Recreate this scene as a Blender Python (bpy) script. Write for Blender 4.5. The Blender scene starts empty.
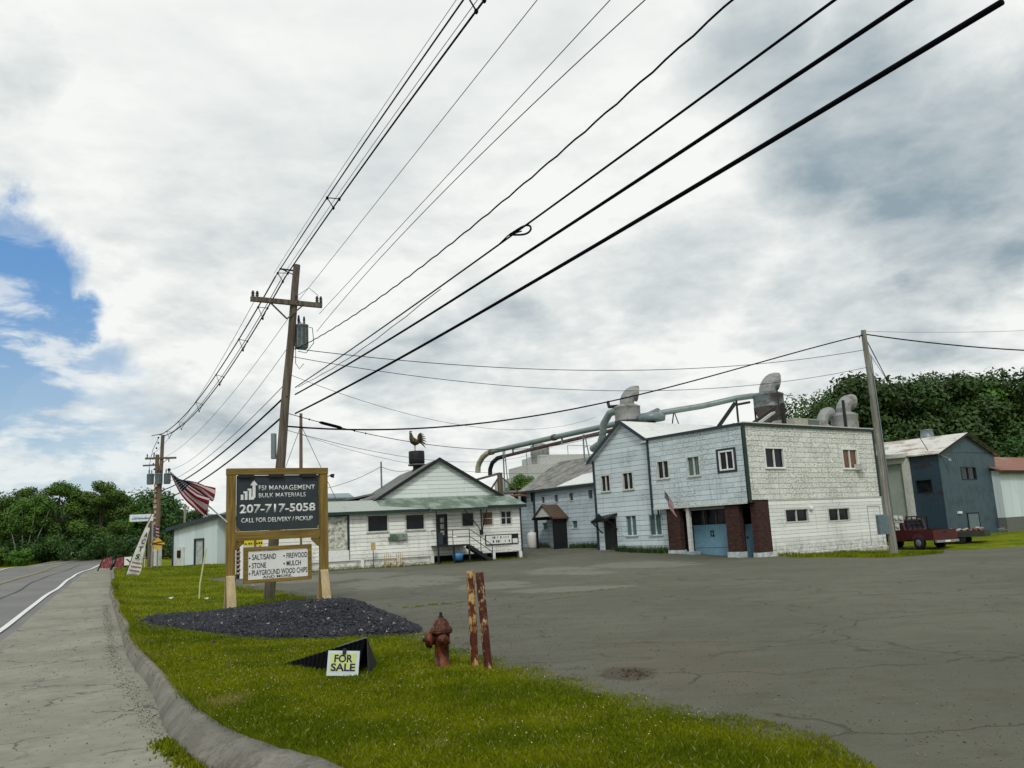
import bpy, math, random
import numpy as np
from mathutils import Vector, Matrix, geometry
from math import sin, cos, pi, radians, atan2, hypot
random.seed(7); rng = np.random.default_rng(11)
SC = bpy.context.scene
COL = SC.collection

# ------------------------------------------------------------------ camera
F, H, PITCH, ROLL = 827.0, 1.9, radians(10.1), radians(2.9)
fw = Vector((0, cos(PITCH), sin(PITCH))); r0 = Vector((1, 0, 0)); u0 = r0.cross(fw)
CR = r0 * cos(ROLL) - u0 * sin(ROLL); CU = r0 * sin(ROLL) + u0 * cos(ROLL)
cd = bpy.data.cameras.new('camera'); cam = bpy.data.objects.new('camera', cd); COL.objects.link(cam)
cd.sensor_width = 36; cd.lens = F * 36 / 1024; cd.clip_start = 0.1; cd.clip_end = 6000
cam.matrix_world = Matrix(((CR.x, CU.x, -fw.x, 0), (CR.y, CU.y, -fw.y, 0), (CR.z, CU.z, -fw.z, H), (0, 0, 0, 1)))
SC.camera = cam

def ray(px, py): return fw + CR * ((px - 512) / F) + CU * ((384 - py) / F)

# ------------------------------------------------------------------ world and sun
SUN_EL, SUN_AZ = radians(44), radians(182)      # azimuth measured clockwise from +Y
W = bpy.data.worlds.new('World'); SC.world = W; W.use_nodes = True
nt = W.node_tree; nt.nodes.clear()
def wn(t, **k):
    n = nt.nodes.new(t)
    for a, b in k.items(): setattr(n, a, b)
    return n
def wl(a, b): nt.links.new(a, b)
def wmath(op, a, b=None, clamp=False):
    n = wn('ShaderNodeMath', operation=op, use_clamp=clamp)
    for i, v in enumerate((a, b)):
        if v is None: continue
        if isinstance(v, (int, float)): n.inputs[i].default_value = v
        else: wl(v, n.inputs[i])
    return n.outputs[0]
def wmix(f, a, b):
    n = wn('ShaderNodeMix', data_type='RGBA')
    for i, v in ((0, f), (6, a), (7, b)):
        if isinstance(v, tuple): n.inputs[i].default_value = (*v, 1)
        elif isinstance(v, (int, float)): n.inputs[i].default_value = v
        else: wl(v, n.inputs[i])
    return n.outputs[2]
def smooth(v, a, b):
    n = wn('ShaderNodeMapRange', interpolation_type='SMOOTHSTEP')
    wl(v, n.inputs[0]); n.inputs[1].default_value = a; n.inputs[2].default_value = b
    return n.outputs[0]
sky = wn('ShaderNodeTexSky'); sky.sky_type = 'NISHITA'; sky.sun_disc = False
sky.sun_elevation = SUN_EL; sky.sun_rotation = SUN_AZ
skys = wn('ShaderNodeVectorMath', operation='SCALE'); wl(sky.outputs[0], skys.inputs[0]); skys.inputs[3].default_value = 0.105
tc = wn('ShaderNodeTexCoord')
sep = wn('ShaderNodeSeparateXYZ'); wl(tc.outputs['Generated'], sep.inputs[0])
zc = wmath('ADD', wmath('MAXIMUM', sep.outputs[2], 0.0), 0.16)
cmb = wn('ShaderNodeCombineXYZ'); wl(wmath('DIVIDE', sep.outputs[0], zc), cmb.inputs[0]); wl(wmath('DIVIDE', sep.outputs[1], zc), cmb.inputs[1])
def wnoise(vec, s, det=6, rough=.55, dist=0.0):
    n = wn('ShaderNodeTexNoise'); wl(vec, n.inputs['Vector']); n.inputs['Scale'].default_value = s
    n.inputs['Detail'].default_value = det; n.inputs['Roughness'].default_value = rough; n.inputs['Distortion'].default_value = dist
    return n
n_edge = wnoise(tc.outputs['Generated'], 4.5, 8, .6)
# direction pushed about by noise, so the cloud edges are ragged
off = wn('ShaderNodeVectorMath', operation='SUBTRACT'); wl(n_edge.outputs['Color'], off.inputs[0]); off.inputs[1].default_value = (.5, .5, .5)
offs = wn('ShaderNodeVectorMath', operation='SCALE'); wl(off.outputs[0], offs.inputs[0]); offs.inputs[3].default_value = 0.22
dirn = wn('ShaderNodeVectorMath', operation='ADD'); wl(tc.outputs['Generated'], dirn.inputs[0]); wl(offs.outputs[0], dirn.inputs[1])
def blob(px, py, rad, soft=.5, stretch=1.0):
    d = ray(px, py).normalized()
    v = wn('ShaderNodeVectorMath', operation='SUBTRACT'); wl(dirn.outputs[0], v.inputs[0]); v.inputs[1].default_value = d
    m = wn('ShaderNodeVectorMath', operation='MULTIPLY'); wl(v.outputs[0], m.inputs[0]); m.inputs[1].default_value = (1/stretch, 1/stretch, 1)
    l = wn('ShaderNodeVectorMath', operation='LENGTH'); wl(m.outputs[0], l.inputs[0])
    r = radians(rad)
    return smooth(l.outputs['Value'], r, r * (1 - soft))
def wmax(*a):
    o = a[0]
    for b in a[1:]: o = wmath('MAXIMUM', o, b)
    return o
zc2 = wmath('ADD', wmath('MAXIMUM', sep.outputs[2], 0.0), 0.30)
cm2 = wn('ShaderNodeCombineXYZ'); wl(wmath('DIVIDE', sep.outputs[0], zc2), cm2.inputs[0]); wl(wmath('DIVIDE', sep.outputs[1], zc2), cm2.inputs[1]); wl(wmath('MULTIPLY', sep.outputs[2], 2.2), cm2.inputs[2])
def shifted(v, d):
    n = wn('ShaderNodeVectorMath', operation='ADD'); wl(v, n.inputs[0]); n.inputs[1].default_value = d; return n.outputs[0]
def relief(v, sc, det, rough, d, k, dist=.15):      # brightness difference along the light direction: lit rims, shaded bellies
    a_ = wnoise(v, sc, det, rough, dist); b_ = wnoise(shifted(v, d), sc, det, rough, dist)
    return wmath('MULTIPLY', wmath('SUBTRACT', b_.outputs[0], a_.outputs[0]), k), a_
big = wnoise(cmb.outputs[0], 1.1, 9, .55, .3)
rl1, billow = relief(cm2.outputs[0], 2.6, 9, .56, (.02, -.05, .10), 1.6)
rl2, fine = relief(cm2.outputs[0], 7.0, 8, .6, (.01, -.02, .04), .9)
low = smooth(sep.outputs[2], .68, .15)
shade = wmath('ADD', wmath('MULTIPLY', smooth(big.outputs[0], .50, .72), .18), wmath('MULTIPLY', smooth(billow.outputs[0], .46, .64), wmath('ADD', wmath('MULTIPLY', low, .30), .02)))
shade = wmath('ADD', shade, wmath('MULTIPLY', wmath('ADD', rl1, rl2), wmath('ADD', wmath('MULTIPLY', low, .75), .22)))
dark = wmax(wmath('MULTIPLY', blob(845, 130, 10, .75), 1.0), wmath('MULTIPLY', blob(960, 185, 8.5, .55, 1.3), .95), wmath('MULTIPLY', blob(770, 55, 7, .8), .75),
            wmath('MULTIPLY', blob(700, 270, 6, .8, 1.4), .5), wmath('MULTIPLY', blob(860, 295, 6.5, .8, 1.5), .62), wmath('MULTIPLY', blob(420, 375, 5.5, .8, 1.6), .5), wmath('MULTIPLY', blob(560, 385, 5.0, .8, 1.8), .5),
            wmath('MULTIPLY', blob(520, 320, 3.6, .8, 1.8), .5), wmath('MULTIPLY', blob(190, 410, 3.6, .8, 1.6), .5), wmath('MULTIPLY', blob(240, 120, 11, .9, 1.5), .22), wmath('MULTIPLY', blob(430, 30, 11, .9, 1.5), .22), wmath('MULTIPLY', blob(0, 60, 4, .8), .55))
shade = wmath('ADD', shade, wmath('MULTIPLY', dark, wmath('ADD', .56, wmath('ADD', wmath('MULTIPLY', smooth(fine.outputs[0], .36, .62), .16), wmath('MULTIPLY', smooth(billow.outputs[0], .40, .60), .22)))), True)
ccol = wmix(shade, (.92, .94, .915), (.29, .375, .43))
hole = wmax(blob(-20, 300, 6.2, .3), blob(30, 318, 3.6, .35), blob(70, 330, 2.8, .4), blob(-35, 240, 4.0, .4), blob(-10, 350, 4.6, .4), wmath('MULTIPLY', blob(15, 400, 5.2, .5, 1.3), .95), wmath('MULTIPLY', blob(30, 450, 4.6, .6, 2.0), .85), wmath('MULTIPLY', blob(105, 372, 2.6, .7, 1.5), .75), wmath('MULTIPLY', blob(100, 425, 3.4, .8, 1.8), .55), wmath('MULTIPLY', blob(60, 478, 3.2, .6, 2.8), .75))
wstr = wn('ShaderNodeMapping'); wl(tc.outputs['Generated'], wstr.inputs[0]); wstr.inputs['Scale'].default_value = (5, 5, 16)
wisp = smooth(wnoise(wstr.outputs[0], 1.6, 9, .6, .3).outputs[0], .46, .60)
hole = wmath('MULTIPLY', hole, wmath('SUBTRACT', 1.0, wmath('MULTIPLY', wmath('MULTIPLY', wisp, .7), smooth(sep.outputs[2], .40, .22))), True)
bluesky = wmix(smooth(sep.outputs[2], .05, .32), (.42, .58, .70), (.12, .33, .68))
blue = wmix(.7, skys.outputs[0], bluesky)
allc = wmix(hole, ccol, blue)
bg = wn('ShaderNodeBackground'); wl(allc, bg.inputs[0]); bg.inputs[1].default_value = 1.0
out = wn('ShaderNodeOutputWorld'); wl(bg.outputs[0], out.inputs[0])

sl = bpy.data.lights.new('sun', 'SUN'); sl.energy = 1.45; sl.angle = radians(12); sl.color = (1, .96, .88)
so = bpy.data.objects.new('sun', sl); COL.objects.link(so)
sd = Vector((sin(SUN_AZ) * cos(SUN_EL), cos(SUN_AZ) * cos(SUN_EL), sin(SUN_EL)))
so.rotation_euler = sd.to_track_quat('Z', 'Y').to_euler(); so.location = (0, 0, 60)
vs = SC.view_settings; vs.view_transform = 'Standard'; vs.look = 'None'; vs.exposure = 0.0; vs.gamma = 1; vs.use_curve_mapping = False

# ------------------------------------------------------------------ materials
class NT:
    def __init__(s, name, rough=.8, metal=0, spec=.3):
        s.m = bpy.data.materials.new(name); s.m.use_nodes = True; s.t = s.m.node_tree
        s.b = s.t.nodes['Principled BSDF']; s.b.inputs['Roughness'].default_value = rough; s.b.inputs['Metallic'].default_value = metal
        s.b.inputs['Specular IOR Level'].default_value = spec
        s.tc = s.t.nodes.new('ShaderNodeTexCoord'); s.obj = s.tc.outputs['Object']
    def n(s, t, **k):
        x = s.t.nodes.new(t)
        for a, b in k.items(): setattr(x, a, b)
        return x
    def l(s, a, b): s.t.links.new(a, b)
    def noise(s, sc, det=5, rough=.6, vec=None, scale3=None, dist=0):
        v = vec or s.obj
        if scale3:
            mp = s.n('ShaderNodeMapping'); s.l(v, mp.inputs[0]); mp.inputs['Scale'].default_value = scale3; v = mp.outputs[0]
        x = s.n('ShaderNodeTexNoise'); s.l(v, x.inputs['Vector']); x.inputs['Scale'].default_value = sc; x.inputs['Detail'].default_value = det
        x.inputs['Roughness'].default_value = rough; x.inputs['Distortion'].default_value = dist
        return x.outputs[0]
    def ramp(s, v, a, b, c=0., d=1., smooth_=True):
        x = s.n('ShaderNodeMapRange', interpolation_type='SMOOTHSTEP' if smooth_ else 'LINEAR'); s.l(v, x.inputs[0])
        for i, q in ((1, a), (2, b), (3, c), (4, d)): x.inputs[i].default_value = q
        return x.outputs[0]
    def math(s, op, a, b=None, clamp=False):
        x = s.n('ShaderNodeMath', operation=op, use_clamp=clamp)
        for i, v in enumerate((a, b)):
            if v is None: continue
            if isinstance(v, (int, float)): x.inputs[i].default_value = v
            else: s.l(v, x.inputs[i])
        return x.outputs[0]
    def mix(s, f, a, b):
        x = s.n('ShaderNodeMix', data_type='RGBA')
        for i, v in ((0, f), (6, a), (7, b)):
            if isinstance(v, tuple): x.inputs[i].default_value = (*v, 1)
            elif isinstance(v, (int, float)): x.inputs[i].default_value = v
            else: s.l(v, x.inputs[i])
        return x.outputs[2]
    def color(s, v):
        if isinstance(v, tuple): s.b.inputs['Base Color'].default_value = (*v, 1)
        else: s.l(v, s.b.inputs['Base Color'])
    def rough(s, v): s.l(v, s.b.inputs['Roughness'])
    def bump(s, v, st=.4, d=.02, prev=None):
        x = s.n('ShaderNodeBump'); s.l(v, x.inputs['Height']); x.inputs['Strength'].default_value = st; x.inputs['Distance'].default_value = d
        s.l(x.outputs[0], s.b.inputs['Normal'])
        if prev: s.l(prev, x.inputs['Normal'])
        return x.outputs[0]
    def uz(s):   # wall coordinates: along the wall, up
        p = s.n('ShaderNodeSeparateXYZ'); s.l(s.obj, p.inputs[0]); c = s.n('ShaderNodeCombineXYZ')
        s.l(s.math('ADD', p.outputs[0], p.outputs[1]), c.inputs[0]); s.l(p.outputs[2], c.inputs[1])
        return c.outputs[0], p
MATS = {}
def plain(name, col, rough=.7, metal=0, var=.18, sc=6, spec=.3, bump=.15):
    if name in MATS: return MATS[name]
    k = NT(name, rough, metal, spec); n1 = k.noise(sc, 6, .65)
    lo = tuple(c * (1 - var) for c in col); hi = tuple(min(1, c * (1 + var)) for c in col)
    k.color(k.mix(k.ramp(n1, .3, .7), lo, hi))
    if bump: k.bump(k.noise(sc * 5, 4), bump, .01)
    MATS[name] = k.m; return k.m
def siding(name, col, dirt, amount, row=.25, bw=.6, mortar=(.05, .055, .05), msz=.012, offs=.5, lowdirt=0.5, vert=.45):
    k = NT(name, .75); uv, p = k.uz()
    b = k.n('ShaderNodeTexBrick'); 
    wob = k.noise(.7, 3); 
    k.l(uv, b.inputs['Vector'])
    b.offset = offs; b.inputs['Scale'].default_value = 1; b.inputs['Brick Width'].default_value = bw; b.inputs['Row Height'].default_value = row
    b.inputs['Mortar Size'].default_value = msz; b.inputs['Mortar Smooth'].default_value = .6; b.inputs['Bias'].default_value = 0
    b.inputs['Color1'].default_value = (*[c * .9 for c in col], 1); b.inputs['Color2'].default_value = (*[min(1, c * 1.08) for c in col], 1); b.inputs['Mortar'].default_value = (*[c*.45 for c in col], 1)
    # shadow gap under each course is broken: mortar darkness varies
    mf = k.math('MULTIPLY', b.outputs['Fac'], k.ramp(k.noise(1.7, 4), .3, .62))
    frow = k.math('FRACT', k.math('DIVIDE', p.outputs[2], row)); line = k.math('MULTIPLY', k.ramp(frow, .11, .02), k.ramp(k.noise(.9, 6, .7, vec=uv, scale3=(1, 3, 1)), .34, .56))
    body = k.mix(k.math('MULTIPLY', mf, vert), b.outputs['Color'], mortar); body = k.mix(k.math('MULTIPLY', line, .8 if row < 5 else 0), body, mortar)
    v = k.n('ShaderNodeVectorMath', operation='MULTIPLY'); k.l(uv, v.inputs[0]); v.inputs[1].default_value = (1, 1, 1)
    peel = k.noise(6.5, 12, .85, vec=uv, scale3=(1.0, 1.9, 1)); zone = k.noise(.45, 5, .65, vec=uv)
    pm = k.math('MULTIPLY', k.ramp(peel, .50, .56), k.ramp(zone, .60 - .3 * amount, .72 - .1 * amount))
    streak = k.noise(2.2, 5, .6, vec=uv, scale3=(2.2, .18, 1))
    sm = k.math('MULTIPLY', k.ramp(streak, .52, .75), .35 * min(1, amount + .4))
    low = k.math('MULTIPLY', k.ramp(p.outputs[2], .9, .1), k.ramp(k.noise(3.1, 6, .7, vec=uv), .40, .62))
    body = k.mix(k.math('MULTIPLY', sm, 1.0), body, tuple(c * .55 for c in dirt))
    body = k.mix(k.math('MULTIPLY', pm, .9), body, dirt)
    body = k.mix(k.math('MULTIPLY', low, lowdirt), body, (.12, .13, .09))
    k.color(body)
    hgt = k.math('SUBTRACT', k.math('MULTIPLY', frow, -.6 if row < 5 else 0), k.math('MULTIPLY', b.outputs['Fac'], .3))
    k.bump(hgt, .6, .02); MATS[name] = k.m; return k.m
M_BLUE = siding('pale_blue_siding', (.54, .63, .67), (.13, .17, .18), .4, row=.31, bw=60, msz=.013, lowdirt=.7)
M_BLUE2 = siding('weathered_blue_shingle', (.53, .62, .655), (.11, .15, .16), .8, row=.28, bw=.95, msz=.010)
M_BLUE3 = siding('blue_grey_siding', (.47, .565, .62), (.12, .16, .18), .5, row=.30, bw=60)
M_WSH = siding('weathered_white_shingle', (.72, .745, .70), (.10, .115, .085), 1.35, row=.29, bw=.8, msz=.010)
M_WCL = siding('white_clapboard', (.74, .77, .75), (.24, .25, .21), .45, row=.20, bw=60, msz=.007, lowdirt=.5)
M_WSHOP = siding('peeling_white_clapboard', (.78, .80, .76), (.17, .17, .13), .42, row=.24, bw=60, msz=.015, lowdirt=.8)
M_MINT = siding('pale_green_gable_board', (.68, .74, .72), (.38, .45, .42), .1, row=.28, bw=5, msz=.009, lowdirt=0)
M_PALEB = siding('pale_blue_shop_wall', (.58, .67, .71), (.42, .48, .50), .25, row=60, bw=1.22, msz=.008, lowdirt=.5)
def brick():
    k = NT('dark_red_brick', .85); uv, p = k.uz(); b = k.n('ShaderNodeTexBrick'); k.l(uv, b.inputs['Vector'])
    for a, v in (('Scale', 1), ('Brick Width', .22), ('Row Height', .075), ('Mortar Size', .006), ('Mortar Smooth', .3)): b.inputs[a].default_value = v
    b.inputs['Color1'].default_value = (.060, .020, .015, 1); b.inputs['Color2'].default_value = (.022, .010, .009, 1); b.inputs['Mortar'].default_value = (.045, .036, .032, 1)
    pale = k.ramp(k.noise(9, 6, .7, vec=uv), .60, .68); k.color(k.mix(k.math('MULTIPLY', pale, .6), b.outputs['Color'], (.28, .22, .19))); k.bump(b.outputs['Fac'], -.5, .01); return k.m
M_BRICK = brick()
def metalsheet(name, col, rust, amt, rib=.2, rough=.45, ax='x', metal=.3):
    k = NT(name, rough, metal); p = k.n('ShaderNodeSeparateXYZ'); k.l(k.obj, p.inputs[0])
    n1 = k.noise(1.1, 8, .7, scale3=(1, .45, 1)); r = k.ramp(n1, .62 - .25 * amt, .74 - .2 * amt)
    n2 = k.noise(6, 6, .7)
    c = k.mix(k.ramp(n2, .3, .7), tuple(x * .85 for x in col), col)
    k.color(k.mix(k.math('MULTIPLY', r, .85), c, rust))
    if ax == 'u': v, _ = k.uz(); q = k.n('ShaderNodeSeparateXYZ'); k.l(v, q.inputs[0]); w = q.outputs[0]
    else: w = p.outputs['XYZ'.index(ax.upper())]
    h = k.math('SINE', k.math('MULTIPLY', w, 2 * pi / rib)); k.bump(h, .3, .012); MATS[name] = k.m; return k.m
M_ROOFW = metalsheet('bright_metal_roofing', (.72, .75, .74), (.40, .38, .33), .12, .25, .4, 'x', .2)
M_ROOFRUST = metalsheet('patchy_rusted_roofing', (.62, .62, .58), (.22, .13, .08), .62, .25, .5, 'y', .1)
M_RUSTRED = metalsheet('rust_red_roofing', (.42, .36, .32), (.19, .055, .03), 1.4, .3, .7, 'x', 0)
M_SHEDBLUE = metalsheet('slate_blue_sheet_metal', (.055, .095, .125), (.035, .055, .07), .6, .3, .5, 'u', .1)
M_SHEDSIDE = metalsheet('stained_blue_sheet_metal', (.030, .058, .085), (.040, .022, .016), .5, .3, .5, 'u', .1)
M_GALV = metalsheet('galvanised_duct', (.27, .285, .28), (.13, .11, .09), .5, .35, .6, 'z', .15)
M_GALVD = metalsheet('stained_duct', (.15, .19, .20), (.07, .05, .04), .6, .35, .5, 'z', .35)
M_PIPE = metalsheet('painted_pipe_grey_green', (.20, .26, .25), (.12, .11, .09), .25, .9, .45, 'y', .3)
M_PIPER = metalsheet('rusty_pipe', (.15, .11, .09), (.10, .05, .03), .8, .9, .6, 'y', .2)
M_PIPEY = metalsheet('pale_pipe_elbow', (.42, .40, .30), (.22, .17, .10), .4, .3, .5, 'z', .2)
M_DGREEN = plain('dark_green_trim', (.014, .035, .032), .5)
M_NAVY = plain('navy_trim', (.018, .032, .048), .5)
M_BLACK = plain('flat_black', (.010, .011, .013), .6)
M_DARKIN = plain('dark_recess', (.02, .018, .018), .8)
M_WHITE = plain('white_paint', (.70, .72, .70), .5, var=.08)
M_OFFW = plain('aged_white_paint', (.50, .52, .49), .6)
M_GREENROOF = metalsheet('green_sheet_roof', (.085, .145, .105), (.27, .32, .28), .7, .3, .5, 'x', .0)
M_SHINGLE = None
def shingleroof(name, a, b_, pale, amt, row=.28):
    k = NT(name, .9); p = k.n('ShaderNodeSeparateXYZ'); k.l(k.obj, p.inputs[0]); c = k.n('ShaderNodeCombineXYZ')
    k.l(p.outputs[1], c.inputs[0]); k.l(k.math('MULTIPLY', p.outputs[2], 1.9), c.inputs[1])
    b = k.n('ShaderNodeTexBrick'); k.l(c.outputs[0], b.inputs['Vector'])
    for q, v in (('Scale', 1), ('Brick Width', .9), ('Row Height', row), ('Mortar Size', .018), ('Mortar Smooth', .4)): b.inputs[q].default_value = v
    b.inputs['Color1'].default_value = (*a, 1); b.inputs['Color2'].default_value = (*b_, 1); b.inputs['Mortar'].default_value = (.03, .032, .03, 1)
    k.color(k.mix(k.math('MULTIPLY', k.ramp(k.noise(1.6, 9, .7), .5 - amt * .2, .66), .8), b.outputs['Color'], pale)); k.bump(b.outputs['Fac'], -.5, .02); return k.m
M_ROOFOLD = shingleroof('worn_asphalt_shingles', (.16, .165, .155), (.10, .105, .10), (.30, .30, .275), .6, .5)
M_ROOFSHOP = shingleroof('grey_asphalt_shingles', (.13, .14, .14), (.10, .11, .11), (.20, .21, .20), .5, .3)
def wood(name, col, dark, sc=1.0, axis='z', rough=.8):
    k = NT(name, rough); s3 = {'z': (14, 14, .7), 'x': (.7, 14, 14), 'y': (14, .7, 14)}[axis]
    g = k.noise(sc, 7, .7, scale3=s3, dist=.3); big = k.noise(1.3, 3)
    c = k.mix(k.ramp(g, .35, .68), dark, col); k.color(k.mix(k.ramp(big, .35, .75, 0, .3), c, tuple(x * .6 for x in dark))); k.bump(g, .35, .012); MATS[name] = k.m; return k.m
M_LUMV = wood('treated_lumber_upright', (.27, .185, .045), (.13, .085, .02), 1.0, 'z')
M_LUMH = wood('treated_lumber_beam', (.27, .185, .045), (.13, .085, .02), 1.0, 'x')
M_NEWW = wood('fresh_sawn_lumber', (.50, .42, .26), (.36, .28, .15), 1.0, 'z')
M_POLE = wood('weathered_pole_wood', (.165, .14, .11), (.065, .052, .04), .9, 'z')
M_POLEG = wood('grey_pole_wood', (.30, .30, .265), (.13, .13, .11), .9, 'z')
M_POLER = wood('brown_pole_wood', (.19, .145, .10), (.09, .065, .042), .9, 'z')
M_TRANS = plain('transformer_grey_paint', (.16, .20, .215), .4, .2)
M_INS = plain('brown_porcelain', (.035, .025, .025), .3)
M_CABLE = plain('black_cable', (.005, .005, .009), .95, var=.1, bump=0, spec=.05)
M_WIRE = plain('dull_wire', (.05, .05, .05), .6, var=.1, bump=0)
M_RAIL = plain('black_iron', (.012, .015, .018), .5)
def glass(name, col, cur=None, amt=0, rough=.06):
    k = NT(name, rough, 0, .45); 
    if cur:
        p = k.n('ShaderNodeSeparateXYZ'); k.l(k.obj, p.inputs[0])
        f = k.math('SINE', k.math('MULTIPLY', k.math('ADD', p.outputs[0], p.outputs[1]), 38)); k.color(k.mix(k.ramp(f, -1, 1, .1, .9), cur, tuple(c * .55 for c in cur)))
    else: k.color(k.mix(k.ramp(k.noise(1.5, 3), .45, .7), col, tuple(c * 2.2 for c in col)))
    k.b.inputs['Specular IOR Level'].default_value = .16; MATS[name] = k.m; return k.m
G_DARK = glass('dark_window_glass', (.008, .010, .013)); G_CURT = glass('curtained_window_glass', (.02, .04, .04), (.10, .17, .16)); G_BROWN = glass('brown_board_behind_glass', (.10, .055, .03), (.17, .09, .045)); G_PALE = glass('pale_curtain_glass', (.2, .2, .2), (.40, .40, .36)); G_BLUE = glass('blue_shade_glass', (.03, .06, .10), (.07, .13, .2))
def rustpaint(name, paint, rust, amt, sc=7, rough=.65, thr=.5):
    k = NT(name, rough); n1 = k.noise(sc, 9, .72, scale3=(1.4, 1.4, .7)); n2 = k.noise(sc * 3, 5)
    r = k.mix(k.ramp(n2, .3, .7), rust, tuple(x * .45 for x in rust)); m = k.ramp(n1, thr - .03, thr + .05)
    k.color(k.mix(m, r, paint)); k.bump(m, .4, .004); return k.m
M_BOLL = rustpaint('flaking_yellow_white_paint_on_rust', (.50, .32, .13), (.12, .028, .012), .5, 5, .7, .52)
M_BOLL2 = rustpaint('flaking_paint_on_dark_rust', (.48, .33, .17), (.085, .018, .010), .5, 5, .7, .56)
M_HYD = rustpaint('faded_red_hydrant_paint', (.14, .034, .011), (.045, .012, .006), .5, 9, .5, .5)
M_YEL = plain('faded_yellow_paint', (.40, .31, .14), .6, var=.3, sc=12)

def road_mats():
    k = NT('grey_road_asphalt', .85); n1 = k.noise(.25, 4); n2 = k.noise(55, 4, .7); c = k.mix(k.ramp(n1, .3, .7), (.105, .107, .104), (.15, .152, .147))
    p = k.n('ShaderNodeSeparateXYZ'); k.l(k.obj, p.inputs[0])
    lanes = k.noise(1, 3, scale3=(.9, .03, 1)); c = k.mix(k.ramp(lanes, .45, .65, 0, .35), c, (.10, .10, .102))
    k.color(k.mix(k.ramp(n2, .3, .75, 0, .5), c, (.24, .24, .23))); k.bump(n2, .3, .01)
    a = k.m
    k = NT('pale_cracked_shoulder', .9); n1 = k.noise(.45, 6, .6); n2 = k.noise(70, 4, .75); n3 = k.noise(4, 8, .7)
    c = k.mix(k.ramp(n1, .32, .68), (.175, .178, .140), (.255, .255, .205)); c = k.mix(k.ramp(n3, .42, .65, 0, .55), c, (.15, .15, .12))
    c = k.mix(k.ramp(n2, .56, .70, 0, .5), c, (.08, .08, .065)); c = k.mix(k.ramp(n2, .30, .42, .45, 0), c, (.38, .38, .33))
    v = k.n('ShaderNodeTexVoronoi', feature='DISTANCE_TO_EDGE'); w = k.n('ShaderNodeVectorMath', operation='ADD'); 
    nn = k.n('ShaderNodeTexNoise'); k.l(k.obj, nn.inputs['Vector']); nn.inputs['Scale'].default_value = 1.2; nn.inputs['Detail'].default_value = 8
    k.l(k.obj, w.inputs[0]); sc = k.n('ShaderNodeVectorMath', operation='SCALE'); k.l(nn.outputs['Color'], sc.inputs[0]); sc.inputs[3].default_value = 1.6; k.l(sc.outputs[0], w.inputs[1])
    k.l(w.outputs[0], v.inputs['Vector']); v.inputs['Scale'].default_value = .6
    cr = k.math('MULTIPLY', k.ramp(v.outputs['Distance'], .018, .003), k.ramp(k.noise(.7, 3), .40, .52)); c = k.mix(k.math('MULTIPLY', cr, .8), c, (.06, .06, .05))
    k.color(c); k.bump(k.math('SUBTRACT', k.math('MULTIPLY', n2, .3), cr), .5, .012); b = k.m
    k = NT('worn_parking_lot_asphalt', .88); n1 = k.noise(.16, 6, .6); n2 = k.noise(34, 5, .85); n3 = k.noise(1.4, 8, .7); n4 = k.noise(.8, 8, .75, scale3=(.35, 1.6, 1)); 
    c = k.mix(k.ramp(n1, .34, .66), (.084, .086, .062), (.112, .113, .086)); c = k.mix(k.ramp(n3, .46, .68, 0, .55), c, (.070, .064, .045))
    c = k.mix(k.ramp(n4, .50, .68, 0, .5), c, (.135, .132, .102)); c = k.mix(k.ramp(n4, .32, .44, .5, 0), c, (.048, .048, .032))
    # pale worn patches with their own outlines
    c0 = c
    for (x, y, rx, ry, dk) in ((1.8, 39, 1.9, 3.8, 0), (2.9, 35.6, 1.2, 1.3, 0), (1.6, 27.2, 2.3, 1.3, 0), (-1, 31.0, 1.6, 2.4, 0), (1.35, 11.3, .42, .6, 1), (-5.0, 36, 3, 4.5, 0), (-9.5, 42, 4, 4, 0), (6, 41, 3, 4, 0), (2.2, 12.2, 1.3, 2.6, 2)):
        d = k.n('ShaderNodeVectorMath', operation='SUBTRACT'); k.l(k.obj, d.inputs[0]); d.inputs[1].default_value = (x, y, 0)
        m = k.n('ShaderNodeVectorMath', operation='MULTIPLY'); k.l(d.outputs[0], m.inputs[0]); m.inputs[1].default_value = (1/rx, 1/ry, 0)
        l = k.n('ShaderNodeVectorMath', operation='LENGTH'); k.l(m.outputs[0], l.inputs[0])
        e = k.math('ADD', l.outputs['Value'], k.math('MULTIPLY', k.math('SUBTRACT', k.noise(1.1, 7, .7), .5), 1.8))
        c = k.mix(k.ramp(e, 1.0, .7, 0, (.6, .75, .25)[dk]), c, ((.185, .185, .155), (.040, .028, .018), (.115, .092, .066))[dk])
    c = k.mix(k.ramp(n2, .54, .66, 0, .7), c, (.03, .03, .022)); c = k.mix(k.ramp(n2, .28, .40, .55, 0), c, (.27, .26, .22))
    def crack(scale, wdt, amp, seed):
        v = k.n('ShaderNodeTexVoronoi', feature='DISTANCE_TO_EDGE'); w = k.n('ShaderNodeVectorMath', operation='ADD'); nn = k.n('ShaderNodeTexNoise'); k.l(k.obj, nn.inputs['Vector']); nn.inputs['Scale'].default_value = .9; nn.inputs['Detail'].default_value = 8
        sc = k.n('ShaderNodeVectorMath', operation='SCALE'); k.l(nn.outputs['Color'], sc.inputs[0]); sc.inputs[3].default_value = amp; k.l(k.obj, w.inputs[0]); k.l(sc.outputs[0], w.inputs[1]); k.l(w.outputs[0], v.inputs['Vector']); v.inputs['Scale'].default_value = scale
        return k.math('MULTIPLY', k.ramp(v.outputs['Distance'], wdt, wdt * .2), k.ramp(k.noise(.3 + seed, 3), .44, .56))
    cr = k.math('MAXIMUM', crack(.13, .006, 2.0, 0), crack(.33, .010, 1.2, .1)); c = k.mix(k.math('MULTIPLY', cr, .75), c, (.045, .05, .028))
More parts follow.
